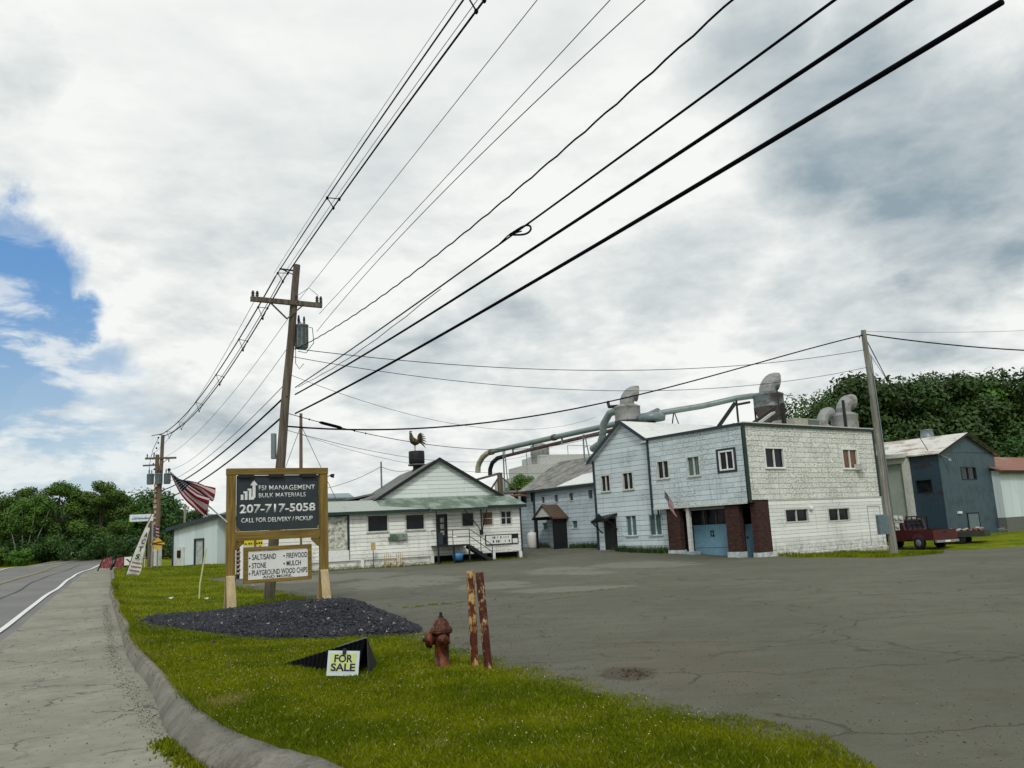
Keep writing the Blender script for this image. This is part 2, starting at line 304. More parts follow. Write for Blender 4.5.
    k.color(c); k.bump(k.math('SUBTRACT', k.math('MULTIPLY', n2, .6), cr), .9, .02); cc = k.m
    return a, b, cc
M_ROAD, M_SHOULDER, M_LOT = road_mats()
def curbmat():
    k = NT('rough_asphalt_curb', .95); n1 = k.noise(1.1, 6, .65); n2 = k.noise(26, 5, .85); n3 = k.noise(3.2, 9, .8)
    c = k.mix(k.ramp(n1, .35, .65), (.15, .146, .125), (.235, .228, .20)); c = k.mix(k.ramp(n3, .50, .60, 0, .7), c, (.10, .095, .078)); c = k.mix(k.ramp(n2, .52, .64, 0, .6), c, (.07, .068, .056)); k.color(c)
    k.bump(k.math('ADD', n3, k.math('MULTIPLY', n2, .9)), .6, .025); return k.m
M_CURB = curbmat()
def grassmat(name, blade=False, dry=1.0):
    k = NT(name, .9 if not blade else .75, 0, .05); g = k.n('ShaderNodeNewGeometry'); pos = g.outputs['Position']
    n1 = k.noise(.55, 5, .6, vec=pos); n2 = k.noise(3.2, 5, .6, vec=pos)
    c = k.mix(k.ramp(n1, .35, .65), (.080, .120, .003), (.165, .192, .005)); c = k.mix(k.ramp(n2, .52, .72, 0, .6), c, (.060, .080, .004))
    # straw-coloured worn strip by the curb and bare spots
    n3 = k.noise(.9, 5, .65, vec=pos); c = k.mix(k.ramp(n3, .62, .74, 0, .6 * dry), c, (.27, .22, .08))
    dd_ = k.n('ShaderNodeVectorMath', operation='SUBTRACT'); k.l(pos, dd_.inputs[0]); dd_.inputs[1].default_value = (-3.35, 9.75, 0); mm_ = k.n('ShaderNodeVectorMath', operation='MULTIPLY'); k.l(dd_.outputs[0], mm_.inputs[0]); mm_.inputs[1].default_value = (2.6, 1.3, 0); ll_ = k.n('ShaderNodeVectorMath', operation='LENGTH'); k.l(mm_.outputs[0], ll_.inputs[0])
    c = k.mix(k.ramp(k.math('ADD', ll_.outputs['Value'], k.math('MULTIPLY', n2, .6)), 1.15, .5, 0, .45), c, (.30, .26, .10))
    if blade:
        r = g.outputs['Random Per Island']; c2 = k.mix(k.ramp(r, 0, 1), tuple(x for x in (.62, .64, .6)), (1.35, 1.3, 1.25)); 
        x = k.n('ShaderNodeMix', data_type='RGBA', blend_type='MULTIPLY'); x.inputs[0].default_value = 1; k.l(c, x.inputs[6]); k.l(c2, x.inputs[7]); c = x.outputs[2]
        c = k.mix(k.math('GREATER_THAN', r, .965), c, (.30, .26, .11))
    k.color(c)
    if not blade: k.bump(k.noise(28, 5, .7, vec=pos), .8, .05)
    return k.m
M_GRASS = grassmat('lawn_turf'); M_BLADE = grassmat('grass_blades', True)
M_CLOVER = plain('white_clover_flower', (.50, .50, .38), .8)
def leafmat(name, a, b, c_):
    k = NT(name, .6, 0, .25); g = k.n('ShaderNodeNewGeometry'); oi = k.n('ShaderNodeObjectInfo')
    n1 = k.noise(.45, 3, .5, vec=g.outputs['Position']); c = k.mix(k.ramp(n1, .35, .65), a, b); c = k.mix(k.ramp(g.outputs['Random Per Island'], .0, 1, 0, .55), c, c_)
    hs = k.n('ShaderNodeHueSaturation'); k.l(c, hs.inputs['Color']); k.l(k.math('ADD', k.math('MULTIPLY', oi.outputs['Random'], .7), .8), hs.inputs['Value']); k.l(k.math('ADD', k.math('MULTIPLY', oi.outputs['Random'], .035), .482), hs.inputs['Hue'])
    k.color(hs.outputs[0]); return k.m
M_LEAF = leafmat('broad_leaf_foliage', (.030, .078, .010), (.058, .120, .014), (.085, .145, .022))
M_LEAFD = leafmat('dark_foliage', (.014, .040, .009), (.030, .068, .012), (.045, .09, .018))
M_BARK = plain('grey_brown_bark', (.10, .085, .065), .9, sc=3)
M_BIRCH = plain('pale_bark', (.34, .33, .28), .8, sc=3, var=.35)
def gravelmat():
    k = NT('dark_blue_grey_stone', .7); g = k.n('ShaderNodeNewGeometry'); r = g.outputs['Random Per Island']
    c = k.mix(k.ramp(r, 0, 1), (.006, .007, .012), (.038, .042, .054)); c = k.mix(k.math('GREATER_THAN', r, .985), c, (.26, .26, .25)); k.color(c); k.bump(k.noise(40, 4), .5, .01); return k.m
M_STONE = gravelmat()

# ------------------------------------------------------------------ mesh helpers
def sstep(a, b, x):
    t = np.clip((x - a) / (b - a), 0, 1); return t * t * (3 - 2 * t)
class MB:
    def __init__(s): s.v = []; s.f = []; s.sm = []
    def add(s, vs_, fs, smooth=False):
        o = len(s.v); s.v += [tuple(p) for p in vs_]; s.f += [tuple(i + o for i in f) for f in fs]; s.sm += [smooth] * len(fs)
    def quad(s, a, b, c, d): s.add([a, b, c, d], [(0, 1, 2, 3)])
    def hexa(s, p): s.add(p, [(0, 3, 2, 1), (4, 5, 6, 7), (0, 1, 5, 4), (1, 2, 6, 5), (2, 3, 7, 6), (3, 0, 4, 7)])
    def box(s, x0, x1, y0, y1, z0, z1, T=None):
        p = [(x0, y0, z0), (x1, y0, z0), (x1, y1, z0), (x0, y1, z0), (x0, y0, z1), (x1, y0, z1), (x1, y1, z1), (x0, y1, z1)]
        if T: p = [T(*q) for q in p]
        s.hexa(p)
    def bar(s, a, b, w, h=None, up=(0, 0, 1)):
        a = Vector(a); b = Vector(b); d = (b - a).normalized(); u = Vector(up)
        if abs(d.dot(u)) > .98: u = Vector((1, 0, 0))
        r = d.cross(u).normalized(); u = r.cross(d); h = h or w; r *= w / 2; u *= h / 2
        s.hexa([a - r - u, a + r - u, a + r + u, a - r + u, b - r - u, b + r - u, b + r + u, b - r + u])
    def tube(s, pts, rad, n=10, cap=True, smooth=True):
        pts = [Vector(p) for p in pts]; m = len(pts); rad = rad if isinstance(rad, (list, tuple)) else [rad] * m
        d0 = (pts[1] - pts[0]).normalized(); ref = Vector((0, 0, 1)) if abs(d0.z) < .9 else Vector((1, 0, 0)); r = d0.cross(ref).normalized(); vs_ = []
        for i, p in enumerate(pts):
            d = (pts[min(i + 1, m - 1)] - pts[max(i - 1, 0)]).normalized(); r = (r - d * r.dot(d)).normalized(); u = d.cross(r)
            vs_ += [p + (r * cos(2 * pi * j / n) + u * sin(2 * pi * j / n)) * rad[i] for j in range(n)]
        fs = [(i * n + j, i * n + (j + 1) % n, (i + 1) * n + (j + 1) % n, (i + 1) * n + j) for i in range(m - 1) for j in range(n)]
        s.add(vs_, fs, smooth)
        if cap: s.add(vs_[:n], [tuple(range(n))[::-1]]); s.add(vs_[-n:], [tuple(range(n))])
    def lathe(s, c, prof, n=20, smooth=True, axis=(0, 0, 1)):
        ax = Vector(axis).normalized(); c = Vector(c); s_pts = [c + ax * z for r, z in prof]
        ref = Vector((1, 0, 0)) if abs(ax.x) < .9 else Vector((0, 1, 0)); r1 = ax.cross(ref).normalized(); u1 = ax.cross(r1); vs_ = []
        for (r, z), p in zip(prof, s_pts): vs_ += [p + (r1 * cos(2 * pi * j / n) + u1 * sin(2 * pi * j / n)) * max(r, 1e-4) for j in range(n)]
        m = len(prof); s.add(vs_, [(i * n + j, (i + 1) * n + j, (i + 1) * n + (j + 1) % n, i * n + (j + 1) % n) for i in range(m - 1) for j in range(n)], smooth)
        s.add(vs_[:n], [tuple(range(n))]); s.add(vs_[-n:], [tuple(range(n))[::-1]])
    def prism(s, outline, T, o0, o1):   # outline in (u, z); T(u, o, z)
        n = len(outline); a = [T(u, o0, z) for u, z in outline]; b = [T(u, o1, z) for u, z in outline]
        s.add(a + b, [tuple(range(n)), tuple(range(2 * n - 1, n - 1, -1))] + [(i, i + n, (i + 1) % n + n, (i + 1) % n) for i in range(n)])
    def slab(s, pts, t):                # thick sheet from a planar polygon, thickness downwards
        n = len(pts); b = [(p[0], p[1], p[2] - t) for p in pts]
        s.add(list(pts) + b, [tuple(range(n)), tuple(range(2 * n - 1, n - 1, -1))] + [(i, i + n, (i + 1) % n + n, (i + 1) % n) for i in range(n)])
    def wall(s, T, u0, u1, z0, z1, holes, t=.22):
        us = sorted({u0, u1, *[h[0] for h in holes], *[h[1] for h in holes]}); zs = sorted({z0, z1, *[h[2] for h in holes], *[h[3] for h in holes]})
        for i in range(len(us) - 1):
            for j in range(len(zs) - 1):
                cu, cz = (us[i] + us[i + 1]) / 2, (zs[j] + zs[j + 1]) / 2
                if any(h[0] < cu < h[1] and h[2] < cz < h[3] for h in holes): continue
                s.quad(T(us[i], 0, zs[j]), T(us[i + 1], 0, zs[j]), T(us[i + 1], 0, zs[j + 1]), T(us[i], 0, zs[j + 1]))
        for a, b, c, d in holes:
            s.quad(T(a, 0, c), T(a, 0, d), T(a, -t, d), T(a, -t, c)); s.quad(T(b, 0, c), T(b, 0, d), T(b, -t, d), T(b, -t, c))
            s.quad(T(a, 0, d), T(b, 0, d), T(b, -t, d), T(a, -t, d)); s.quad(T(a, 0, c), T(b, 0, c), T(b, -t, c), T(a, -t, c))
    def build(s, name, mat, parent=None, fixn=True, bevel=0):
        me = bpy.data.meshes.new(name); me.from_pydata([tuple(p) for p in s.v], [], s.f); me.materials.append(mat)
        me.polygons.foreach_set('use_smooth', s.sm)
        if fixn:
            import bmesh
            bm = bmesh.new(); bm.from_mesh(me); bmesh.ops.recalc_face_normals(bm, faces=bm.faces[:]); bm.to_mesh(me); bm.free()
        o = bpy.data.objects.new(name, me); COL.objects.link(o)
        if parent: o.parent = parent
        if bevel:
            b = o.modifiers.new('bevel', 'BEVEL'); b.width = bevel; b.segments = 2; b.limit_method = 'ANGLE'; b.angle_limit = radians(50)
        return o
def tag(o, label=None, cat=None, group=None, kind=None):
    if label: o['label'] = label
    if cat: o['category'] = cat
    if group: o['group'] = group
    if kind: o['kind'] = kind
    return o
def thing(name, label, cat, loc=(0, 0, 0), rz=0, group=None):
    o = bpy.data.objects.new(name, None); COL.objects.link(o); o.location = loc; o.rotation_euler = (0, 0, rz); o.empty_display_size = .3
    return tag(o, label, cat, group)
def raw(name, verts, faces, mat, parent=None, smooth=True):
    me = bpy.data.meshes.new(name); v = np.asarray(verts, np.float32); f = np.asarray(faces, np.int32); k = f.shape[1]
    me.vertices.add(len(v)); me.vertices.foreach_set('co', v.ravel()); me.loops.add(f.size); me.loops.foreach_set('vertex_index', f.ravel())
    me.polygons.add(len(f)); me.polygons.foreach_set('loop_start', np.arange(0, f.size, k, dtype=np.int32)); me.polygons.foreach_set('loop_total', np.full(len(f), k, np.int32))
    me.update(calc_edges=True); me.materials.append(mat); me.polygons.foreach_set('use_smooth', [smooth] * len(f))
    o = bpy.data.objects.new(name, me); COL.objects.link(o)
    if parent: o.parent = parent
    return o
def text(name, s, mat, parent, x, z, w, h, T, bold=0.0, o=.004, slant=0.0, depth=.003):
    """lettering as a thin solid: left edge x, baseline z, width w, cap height h, on the face T(u, out, z)"""
    c = bpy.data.curves.new(name, 'FONT'); c.body = s; c.size = 1; c.extrude = 0; c.offset = bold; c.resolution_u = 3
    t = bpy.data.objects.new(name, c); COL.objects.link(t); dg = bpy.context.evaluated_depsgraph_get(); me = bpy.data.meshes.new_from_object(t.evaluated_get(dg))
    COL.objects.unlink(t); bpy.data.objects.remove(t)
    co = np.zeros(len(me.vertices) * 3, np.float32); me.vertices.foreach_get('co', co); co = co.reshape(-1, 3)
    x0, x1 = co[:, 0].min(), co[:, 0].max(); y1 = .70; sx = w / (x1 - x0); sz = h / y1
    new = [T(x + (p[0] - x0) * sx + slant * p[1] * sz, o, z + p[1] * sz) for p in co]
    me.vertices.foreach_set('co', np.array(new, np.float32).ravel()); me.materials.clear(); me.materials.append(mat); me.update()
    ob = bpy.data.objects.new(name, me); COL.objects.link(ob); ob.parent = parent
    so_ = ob.modifiers.new('thickness', 'SOLIDIFY'); so_.thickness = depth
    return ob

# ------------------------------------------------------------------ terrain
ZP = np.array([(0, 0, 0), (-10, 0, 0), (10, 0, 0), (0, 8, 0), (-5, 12, 0), (-9, 25, 0), (-13, 21, 0), (-20, 10, 0), (-21, 38, .25), (-29, 47, .5), (-29, 56, .55), (-28, 65, .56), (-44, 72, 1.0), (-40, 80, .9), (-60, 100, 1.35),
    (-26.4, 64, .58), (-21.6, 60, .62), (-20, 50, .3), (-14, 50.5, .1), (-7, 53, .1), (0, 56, .12), (12.2, 44.3, -.08), (17, 48, -.3), (22.3, 51.5, -.5), (18, 41, -.18), (24, 50, -.5), (31.5, 62, -.15), (38, 67, -.15), (30, 45, -.35),
    (5.3, 55, .42), (8.5, 50.5, .2), (4.5, 60, .5), (1.2, 65.5, .6), (20, 20, 0), (10, 25, 0), (0, 30, 0), (2, 42, .03), (30, 20, -.1), (-12, 36, .05), (-45, 130, 1.4), (-90, 130, 1.6), (-60, 60, .7), (-45, 40, .3), (60, 110, .3), (0, 110, .6), (60, 40, -.4), (40, 0, 0), (-40, 0, 0), (0, -40, 0)], float)
def zf(x, y):
    x = np.asarray(x, float); y = np.asarray(y, float); w = 0; t = 0
    for a, b, c in ZP:
        k = 1 / (((x - a) ** 2 + (y - b) ** 2 + 4) ** 1.6); w = w + k; t = t + k * c
    return t / w
def zg(x, y): return float(zf(x, y))
def inpoly(x, y, P):
    x = np.asarray(x); y = np.asarray(y); c = np.zeros(x.shape, bool); n = len(P)
    for i in range(n):
        x1, y1 = P[i]; x2, y2 = P[(i + 1) % n]
        if y1 == y2: continue
        m = ((y1 > y) != (y2 > y)) & (x < (x2 - x1) * (y - y1) / (y2 - y1) + x1); c ^= m
    return c
def dline(x, y, P, closed=False):
    x = np.asarray(x, float); y = np.asarray(y, float); d = np.full(x.shape, 1e9); n = len(P)
    for i in range(n if closed else n - 1):
        a = np.array(P[i]); b = np.array(P[(i + 1) % n]); e = b - a; L = e @ e
        t = np.clip(((x - a[0]) * e[0] + (y - a[1]) * e[1]) / L, 0, 1); d = np.minimum(d, np.hypot(x - a[0] - t * e[0], y - a[1] - t * e[1]))
    return d
def resample(P, step):
    out_ = [P[0]]
    for a, b in zip(P[:-1], P[1:]):
        n = max(1, int(hypot(b[0] - a[0], b[1] - a[1]) / step)); out_ += [(a[0] + (b[0] - a[0]) * i / n, a[1] + (b[1] - a[1]) * i / n) for i in range(1, n + 1)]
    return out_
def smoothline(P, n=6):   # Catmull-Rom through the points
    Q = [np.array(P[0])] + [np.array(p) for p in P] + [np.array(P[-1])]; o = []
    for i in range(1, len(Q) - 2):
        for k in range(n):
            t = k / n; a, b, c, d = Q[i - 1:i + 3]; o.append(tuple(.5 * (2 * b + (c - a) * t + (2 * a - 5 * b + 4 * c - d) * t * t + (3 * b - a - 3 * c + d) * t ** 3)))
    return o + [tuple(P[-1])]
def sheet(name, P, mat, step, zfn, edge=None, kind='structure'):
    edge = edge or step; B_ = resample(list(P) + [P[0]], edge)[:-1]; xs = [p[0] for p in B_]; ys = [p[1] for p in B_]
    gx, gy = np.meshgrid(np.arange(min(xs), max(xs), step), np.arange(min(ys), max(ys), step)); gx = gx.ravel(); gy = gy.ravel() 
    gx = gx + rng.uniform(-.2, .2, gx.size) * step; gy = gy + rng.uniform(-.2, .2, gy.size) * step
    ok = inpoly(gx, gy, P); gx, gy = gx[ok], gy[ok]; ok = dline(gx, gy, B_, True) > edge * .4; pts = B_ + list(zip(gx[ok], gy[ok])); n = len(B_)
    r = geometry.delaunay_2d_cdt([Vector(p) for p in pts], [(i, (i + 1) % n) for i in range(n)], [tuple(range(n))], 1, 1e-5)
    v = np.array([tuple(p) for p in r[0]]); z = zfn(v[:, 0], v[:, 1]); me = bpy.data.meshes.new(name); me.from_pydata([(a, b, c) for (a, b), c in zip(v, z)], [], [tuple(f) for f in r[2]]); me.materials.append(mat)
    for q in me.polygons: q.use_smooth = True
    o = bpy.data.objects.new(name, me); COL.objects.link(o); me.update()
    if me.polygons[0].normal.z < 0: me.flip_normals()
    return tag(o, kind=kind)

WHITE_LINE = smoothline([(7, -20), (-.8, -4), (-6.2, 7.3), (-9.7, 14.6), (-13, 21.7), (-16.0, 27.9), (-19.9, 36.3), (-27.2, 52), (-32.7, 64.2), (-38.4, 80), (-43.4, 98), (-44.5, 125), (-40, 160), (-27, 210)], 6)
def offset(P, d):
    o = []
    for i, p in enumerate(P):
        a = np.array(P[max(i - 1, 0)]); b = np.array(P[min(i + 1, len(P) - 1)]); t = (b - a) / np.linalg.norm(b - a); o.append((p[0] - t[1] * d, p[1] + t[0] * d))
    return o
CURB = smoothline([(9, 2.2), (5, 2.5), (2.3, 3.1), (.3, 4.5), (-1.47, 6.75), (-2.37, 7.69), (-3.0, 8.5), (-3.9, 9.95), (-5.4, 12.65), (-7.15, 15.8), (-9.75, 21.0), (-14.9, 31.2), (-17.5, 36.3), (-20.7, 43), (-24.3, 50.4), (-27.8, 57.6), (-32.2, 68), (-36.3, 79), (-41, 93)], 6)
CURBN = [p for p in CURB if p[0] <= 2.35]
# base ground, to the horizon
gs = [np.concatenate([-np.geomspace(60, 3000, 18)[::-1], np.arange(-56, 60, 4.0), np.geomspace(60, 3000, 18)]), np.concatenate([-np.geomspace(40, 3000, 14)[::-1], np.arange(-36, 130, 4.0), np.geomspace(130, 3000, 18)])]
gx, gy = np.meshgrid(*gs); hz = zf(gx, gy) - .16 + 0
vv = np.stack([gx, gy, hz], -1).reshape(-1, 3); nx, ny = gx.shape[1], gx.shape[0]
ii = np.arange(nx * ny).reshape(ny, nx); ff = np.stack([ii[:-1, :-1], ii[:-1, 1:], ii[1:, 1:], ii[1:, :-1]], -1).reshape(-1, 4)
tag(raw('ground', vv, ff, M_GRASS), kind='structure')
# road, lines, shoulder
LEFT = offset(WHITE_LINE, 7.3)
sheet('road', WHITE_LINE + LEFT[::-1], M_ROAD, 2.0, lambda x, y: zf(x, y), 1.5)
sheet('gravel_verge', offset(WHITE_LINE, 7.3) + offset(WHITE_LINE, 9.4)[::-1], M_SHOULDER, 2.0, lambda x, y: zf(x, y) - .01, 1.5)
SH_OUT = [p for p in CURB if p[1] <= 93]
wl_ = [p for p in WHITE_LINE if p[1] <= 93]
sheet('road_shoulder', wl_ + SH_OUT[::-1] + [(9, -18)], M_SHOULDER, 1.2, lambda x, y: zf(x, y), .9)
def ribbon(name, P, w, mat, lift, kind='structure'):
    P = resample(P, 1.0); A_ = offset(P, w / 2); B_ = offset(P, -w / 2); n = len(P)
    v = [(x, y, zg(x, y) + lift) for x, y in A_] + [(x, y, zg(x, y) + lift) for x, y in B_]
    o = raw(name, v, [(i, i + n, i + n + 1, i + 1) for i in range(n - 1)], mat); return tag(o, kind=kind)
def paint(name, c, d):
    k = NT(name, .6); k.color(k.mix(k.ramp(k.noise(6, 8, .75), .55, .68, 0, .8), c, d)); return k.m
ribbon('road_edge_line', offset(WHITE_LINE, .35), .16, paint('white_road_paint', (.66, .67, .66), (.22, .22, .22)), .035)
ribbon('road_far_edge_line', offset(WHITE_LINE, 7.0), .15, paint('white_road_paint_worn', (.6, .6, .6), (.3, .3, .3)), .04)
M_YL = paint('yellow_road_paint', (.30, .25, .12), (.16, .155, .13))
ribbon('road_centre_line', offset(WHITE_LINE, 3.5), .12, M_YL, .04); ribbon('road_centre_line_far', offset(WHITE_LINE, 3.75), .12, M_YL, .04)
ribbon('road_seam', offset(WHITE_LINE, 2.0), .06, plain('tar_seam', (.05, .05, .05), .7), .035)
# parking lot
LOT = [(-17, 42.0), (-19, 49), (-15, 60), (0, 72), (8, 66), (16, 60), (24, 58), (27, 50), (30, 47.2), (60, 30), (60, -12), (10, -12), (8, 2.0), (2.6, 3.4), (0, 6), (-2, 12), (-5, 20), (-8, 28), (-12.5, 35)]
sheet('parking_lot', LOT, M_LOT, 1.5, lambda x, y: zf(x, y), 1.0)
# main lawn
LOTSIDE = smoothline([(2.5, 3.6), (3.2, 4.8), (3.3, 6.2), (2.75, 7.6), (1.5, 9.5), (-.05, 12.5), (-1.1, 14.6), (-1.9, 17), (-3.2, 21.5), (-5.4, 26.5), (-8.1, 31.4), (-11.2, 36.4), (-14.4, 42.2), (-16.2, 44.2)], 4)
LOTSIDE = [(x + .05 * sin(y * 5.3) + .04 * sin(y * 13.1 + 1) + .03 * sin(y * 29), y) for x, y in resample(LOTSIDE, .12)]
LAWN = [p for p in CURBN if p[1] < 84] + [(-36, 84), (-27, 68), (-21.4, 60.1), (-18, 58), (-17.2, 51), (-16.2, 48.2)] + LOTSIDE[::-1]
def lawnz(x, y):
    d = dline(x, y, LOTSIDE + [(-16.2, 48.2), (-17.2, 51), (-18, 58)]); b = .035 * np.sin(x * 1.1 + y * .6) * np.sin(y * .7 - x * .3)
    dc = dline(x, y, CURBN); return zf(x, y) - .03 + .07 * sstep(0, 1.2, d) + .12 * sstep(0, 1.5, d) * np.exp(-(dc / 1.3) ** 2) + b * sstep(.3, 2, d)
sheet('lawn', LAWN, M_GRASS, .5, lawnz, .4)
# curb swept along the lawn's road side
P = resample([p for p in CURBN if p[1] < 84], .18); n = len(P); prof = [(-.47, -.05), (-.45, .02), (-.33, .12), (-.25, .180), (-.21, .197), (-.01, .20), (.02, .0)]
wf = np.array([  .17 + .22 * float(1 - sstep(7.6, 12.5, p[1])) for p in P]) / .47; PO = np.array(offset(P, 1.0)) - np.array(P); tn = [np.array(P) - PO * (q[0] if q[0] > 0 else q[0] * 1.0) * np.where(q[0] < 0, wf, 1)[:, None] for q in prof]; cv = []
jn = np.cumsum(rng.normal(0, .004, (n, 7)), 0); jn -= np.array([np.convolve(jn[:, k], np.ones(31) / 31, 'same') for k in range(7)]).T
for i in range(n):
    for k, (o_, h_) in enumerate(prof):
        x, y = tn[k][i]; cv.append((x + rng.normal(0, .004), y + rng.normal(0, .004), zg(x, y) + h_ + (rng.normal(0, .0035) + jn[i, k] * .45 if 0 < k < 6 else 0)))
tag(raw('kerb', cv, [(i * 7 + k, i * 7 + k + 1, i * 7 + 8 + k, i * 7 + 7 + k) for i in range(n - 1) for k in range(6)], M_CURB), kind='structure')
# strips of grass on the right
def strip(name, P, step=.8, h=.09):
    Pc = smoothline(P + [P[0]], 4)[:-1]; return sheet(name, Pc, M_GRASS, step, lambda x, y: zf(x, y) - .03 + (h + .03) * sstep(0, .7, dline(x, y, Pc, True)), .6)
G1 = [(13.4, 43.0), (15.5, 41.8), (17.2, 39.6), (20.4, 41), (21.2, 43.5), (22.6, 47), (22.6, 50.9), (17.5, 47.6)]
strip('grass_strip', G1)
strip('grass_verge', [(24.8, 52.5), (27, 48.5), (31, 48), (40, 46), (60, 36), (75, 60), (60, 80), (30, 64), (26, 58)], 1.5)
strip('grass_edge', [(-16.4, 48.6), (-13, 50.2), (-7, 52.3), (-1, 54.6), (.6, 55.1), (.5, 55.6), (-7, 53.2), (-13, 51.1), (-16.6, 50.2)], .5, .05)

# ------------------------------------------------------------------ buildings
def rotz_frame(x, y, deg): return (x, y, 0), radians(deg)
TW = lambda c=0.0: (lambda u, o, z: (u, c - o, z))           # faces local -y
TB = lambda c=0.0: (lambda u, o, z: (c - o, u, z))           # faces local -x
def window(par, T, u0, u1, z0, z1, fm, gm, panes=2, rows=1, trim=.10, recess=.10, name='window', sill=True, label=None):
    m = MB(); t = trim
    m.box(u0 - t, u0, -recess, .035, z0 - t, z1 + t, T); m.box(u1, u1 + t, -recess, .035, z0 - t, z1 + t, T)
    m.box(u0, u1, -recess, .035, z1, z1 + t, T); m.box(u0, u1, -recess, .035, z0 - t, z0, T)
    if sill: m.box(u0 - t - .03, u1 + t + .03, .036, .085, z0 - t, z0 - t + .05, T)
    for k in range(1, panes):
        u = u0 + (u1 - u0) * k / panes; m.box(u - .035, u + .035, -recess + .012, -.01, z0, z1, T)
    for k in range(1, rows):
        z = z0 + (z1 - z0) * k / rows; m.box(u0, u1, -recess + .014, -.02, z - .022, z + .022, T)
    o = m.build(name, fm, par); g = MB()
    g.box(u0 + .002, u1 - .002, -recess - .03, -recess + .01, z0 + .002, z1 - .002, T); g.build('pane', gm, o)
    if label: o['label'] = label
    return o
def roofslab(m, a, b, c, d, t=.12): m.slab([a, b, c, d], t)
K0 = (12.24, 44.28)
cb = thing('mill_building', 'long pale blue two-storey mill with a gable end, white-shingled side and brick porch', 'building', (*K0, 0), radians(35.8))
ZB = -.8
# --- white shingled face (local y=0)
T0 = TW(0)
up = [(1.6, 3.35, 4.56, 5.78), (8.85, 10.5, 4.54, 5.83)]
lo = [(2.8, 4.92, 1.62, 2.37), (6.75, 8.9, 1.55, 2.32)]
m = MB(); m.wall(T0, 0, 12.4, 2.90, 6.90, up); m.build('shingled_upper_wall', M_WSH, cb)
m = MB(); Tl = TW(-.03); m.wall(Tl, 1.5, 12.4, ZB, 2.84, lo); m.quad(Tl(1.5, 0, 2.84), Tl(12.4, 0, 2.84), Tl(12.4, -.1, 2.84), Tl(1.5, -.1, 2.84)); m.build('clapboard_lower_wall', M_WCL, cb)
m = MB(); m.box(1.5, 12.42, -.05, -.03 + .002, 2.84, 2.9); m.build('belt_trim', M_OFFW, cb)
for i, (a, b, c, d) in enumerate(up): 
    window(cb, T0, a + .1, b - .1, c + .1, d - .1, M_WHITE, G_DARK if i == 0 else G_BROWN, 2)
for a, b, c, d in lo: window(cb, Tl, a + .07, b - .07, c + .06, d - .06, M_OFFW, G_DARK, 2, trim=.07, sill=False)
m = MB(); m.box(10.05, 10.6, -.42, .05, 4.50, 4.86); m.box(10.1, 10.55, -.43, -.421, 4.55, 4.8); m.build('window_air_conditioner', M_OFFW, cb)
m = MB(); m.lathe((5.15, -.03, 2.35), [(.02, 0), (.14, .02), (.14, .10), (.09, .16), (.02, .17)], 14, axis=(0, -1, 0)); m.build('wall_vent_hood', M_WHITE, cb)
m = MB()   # blocked-up doorway outline
for q in [(10.75, 10.80, 0, 2.3), (12.05, 12.1, 0, 2.3), (10.75, 12.1, 2.3, 2.35)]: m.box(q[0], q[1], -.045, -.028, q[2], q[3])
m.build('blocked_doorway_trim', plain('grey_trim', (.30, .32, .31), .6), cb)
m = MB(); m.box(1.5, 12.43, -.10, -.028, ZB, .12 - .5 + .3); m.build('concrete_footing', plain('stained_white_foundation', (.42, .42, .36), .9, var=.5, sc=2.5), cb)
m = MB(); m.box(-.06, 12.5, -.12, .10, 6.90, 7.03); m.build('roof_edge_trim', M_DGREEN, cb)
m = MB(); m.box(-.1, 12.55, -.16, .2, 7.031, 7.09); m.build('roof_edge_flashing', M_OFFW, cb)
m = MB(); m.box(-.10, .12, -.08, -.001, 2.78, 6.90); m.build('corner_board', M_DGREEN, cb); m = MB(); m.box(12.32, 12.46, -.07, -.001, 2.9, 6.90); m.build('corner_board', M_DGREEN, cb)
# --- blue overhanging face (local x=0)
T1 = TB(0); bw_ = [(.6, 1.95, 4.48, 5.8), (3.15, 4.2, 4.43, 5.66), (5.55, 6.6, 4.48, 5.64)]
m = MB(); m.wall(T1, .12, 7.2, 2.85, 6.93, bw_); m.build('blue_upper_wall', M_BLUE2, cb)
window(cb, T1, .72, 1.83, 4.6, 5.68, M_NAVY, G_DARK, 1, trim=.12, sill=False, name='window'); window(cb, T1, .84, 1.71, 4.68, 5.6, M_WHITE, G_DARK, 2, trim=.08, recess=.06, sill=False, name='window_sash')
for a, b, c, d in bw_[1:]: window(cb, T1, a + .1, b - .1, c + .1, d - .1, M_OFFW, G_DARK if a > 5 else G_CURT, 2)
m = MB(); m.box(-.09, .0, 7.13, 7.24, 2.2, 6.95); m.build('corner_board', M_NAVY, cb)
m = MB(); m.box(-.14, .08, .1, 7.35, 6.93, 7.06); m.build('roof_edge_trim', M_NAVY, cb)
# --- soffit, block sides, block roof
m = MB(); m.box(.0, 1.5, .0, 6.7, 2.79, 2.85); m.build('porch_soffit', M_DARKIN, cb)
m = MB(); m.box(-.03, .03, .15, 7.13, 2.74, 2.86); m.build('soffit_edge_trim', M_OFFW, cb)
m = MB(); m.quad((12.4, 0, ZB), (12.4, 14, ZB), (12.4, 14, 6.9), (12.4, 0, 6.9)); m.quad((0, 7.2, 2.85), (.7, 7.2, 2.85), (.7, 7.2, 6.93), (0, 7.2, 6.93)); m.quad((12.4, 14, ZB), (3, 14, ZB), (3, 14, 6.9), (12.4, 14, 6.9)); m.build('side_wall', M_WSH, cb)
m = MB(); m.slab([(.02, .02, 6.92), (12.38, .02, 6.92), (12.38, 13.9, 7.0), (.7, 8.6, 7.0), (.02, 7.2, 6.95)], .1); m.build('flat_roof', M_ROOFW, cb)
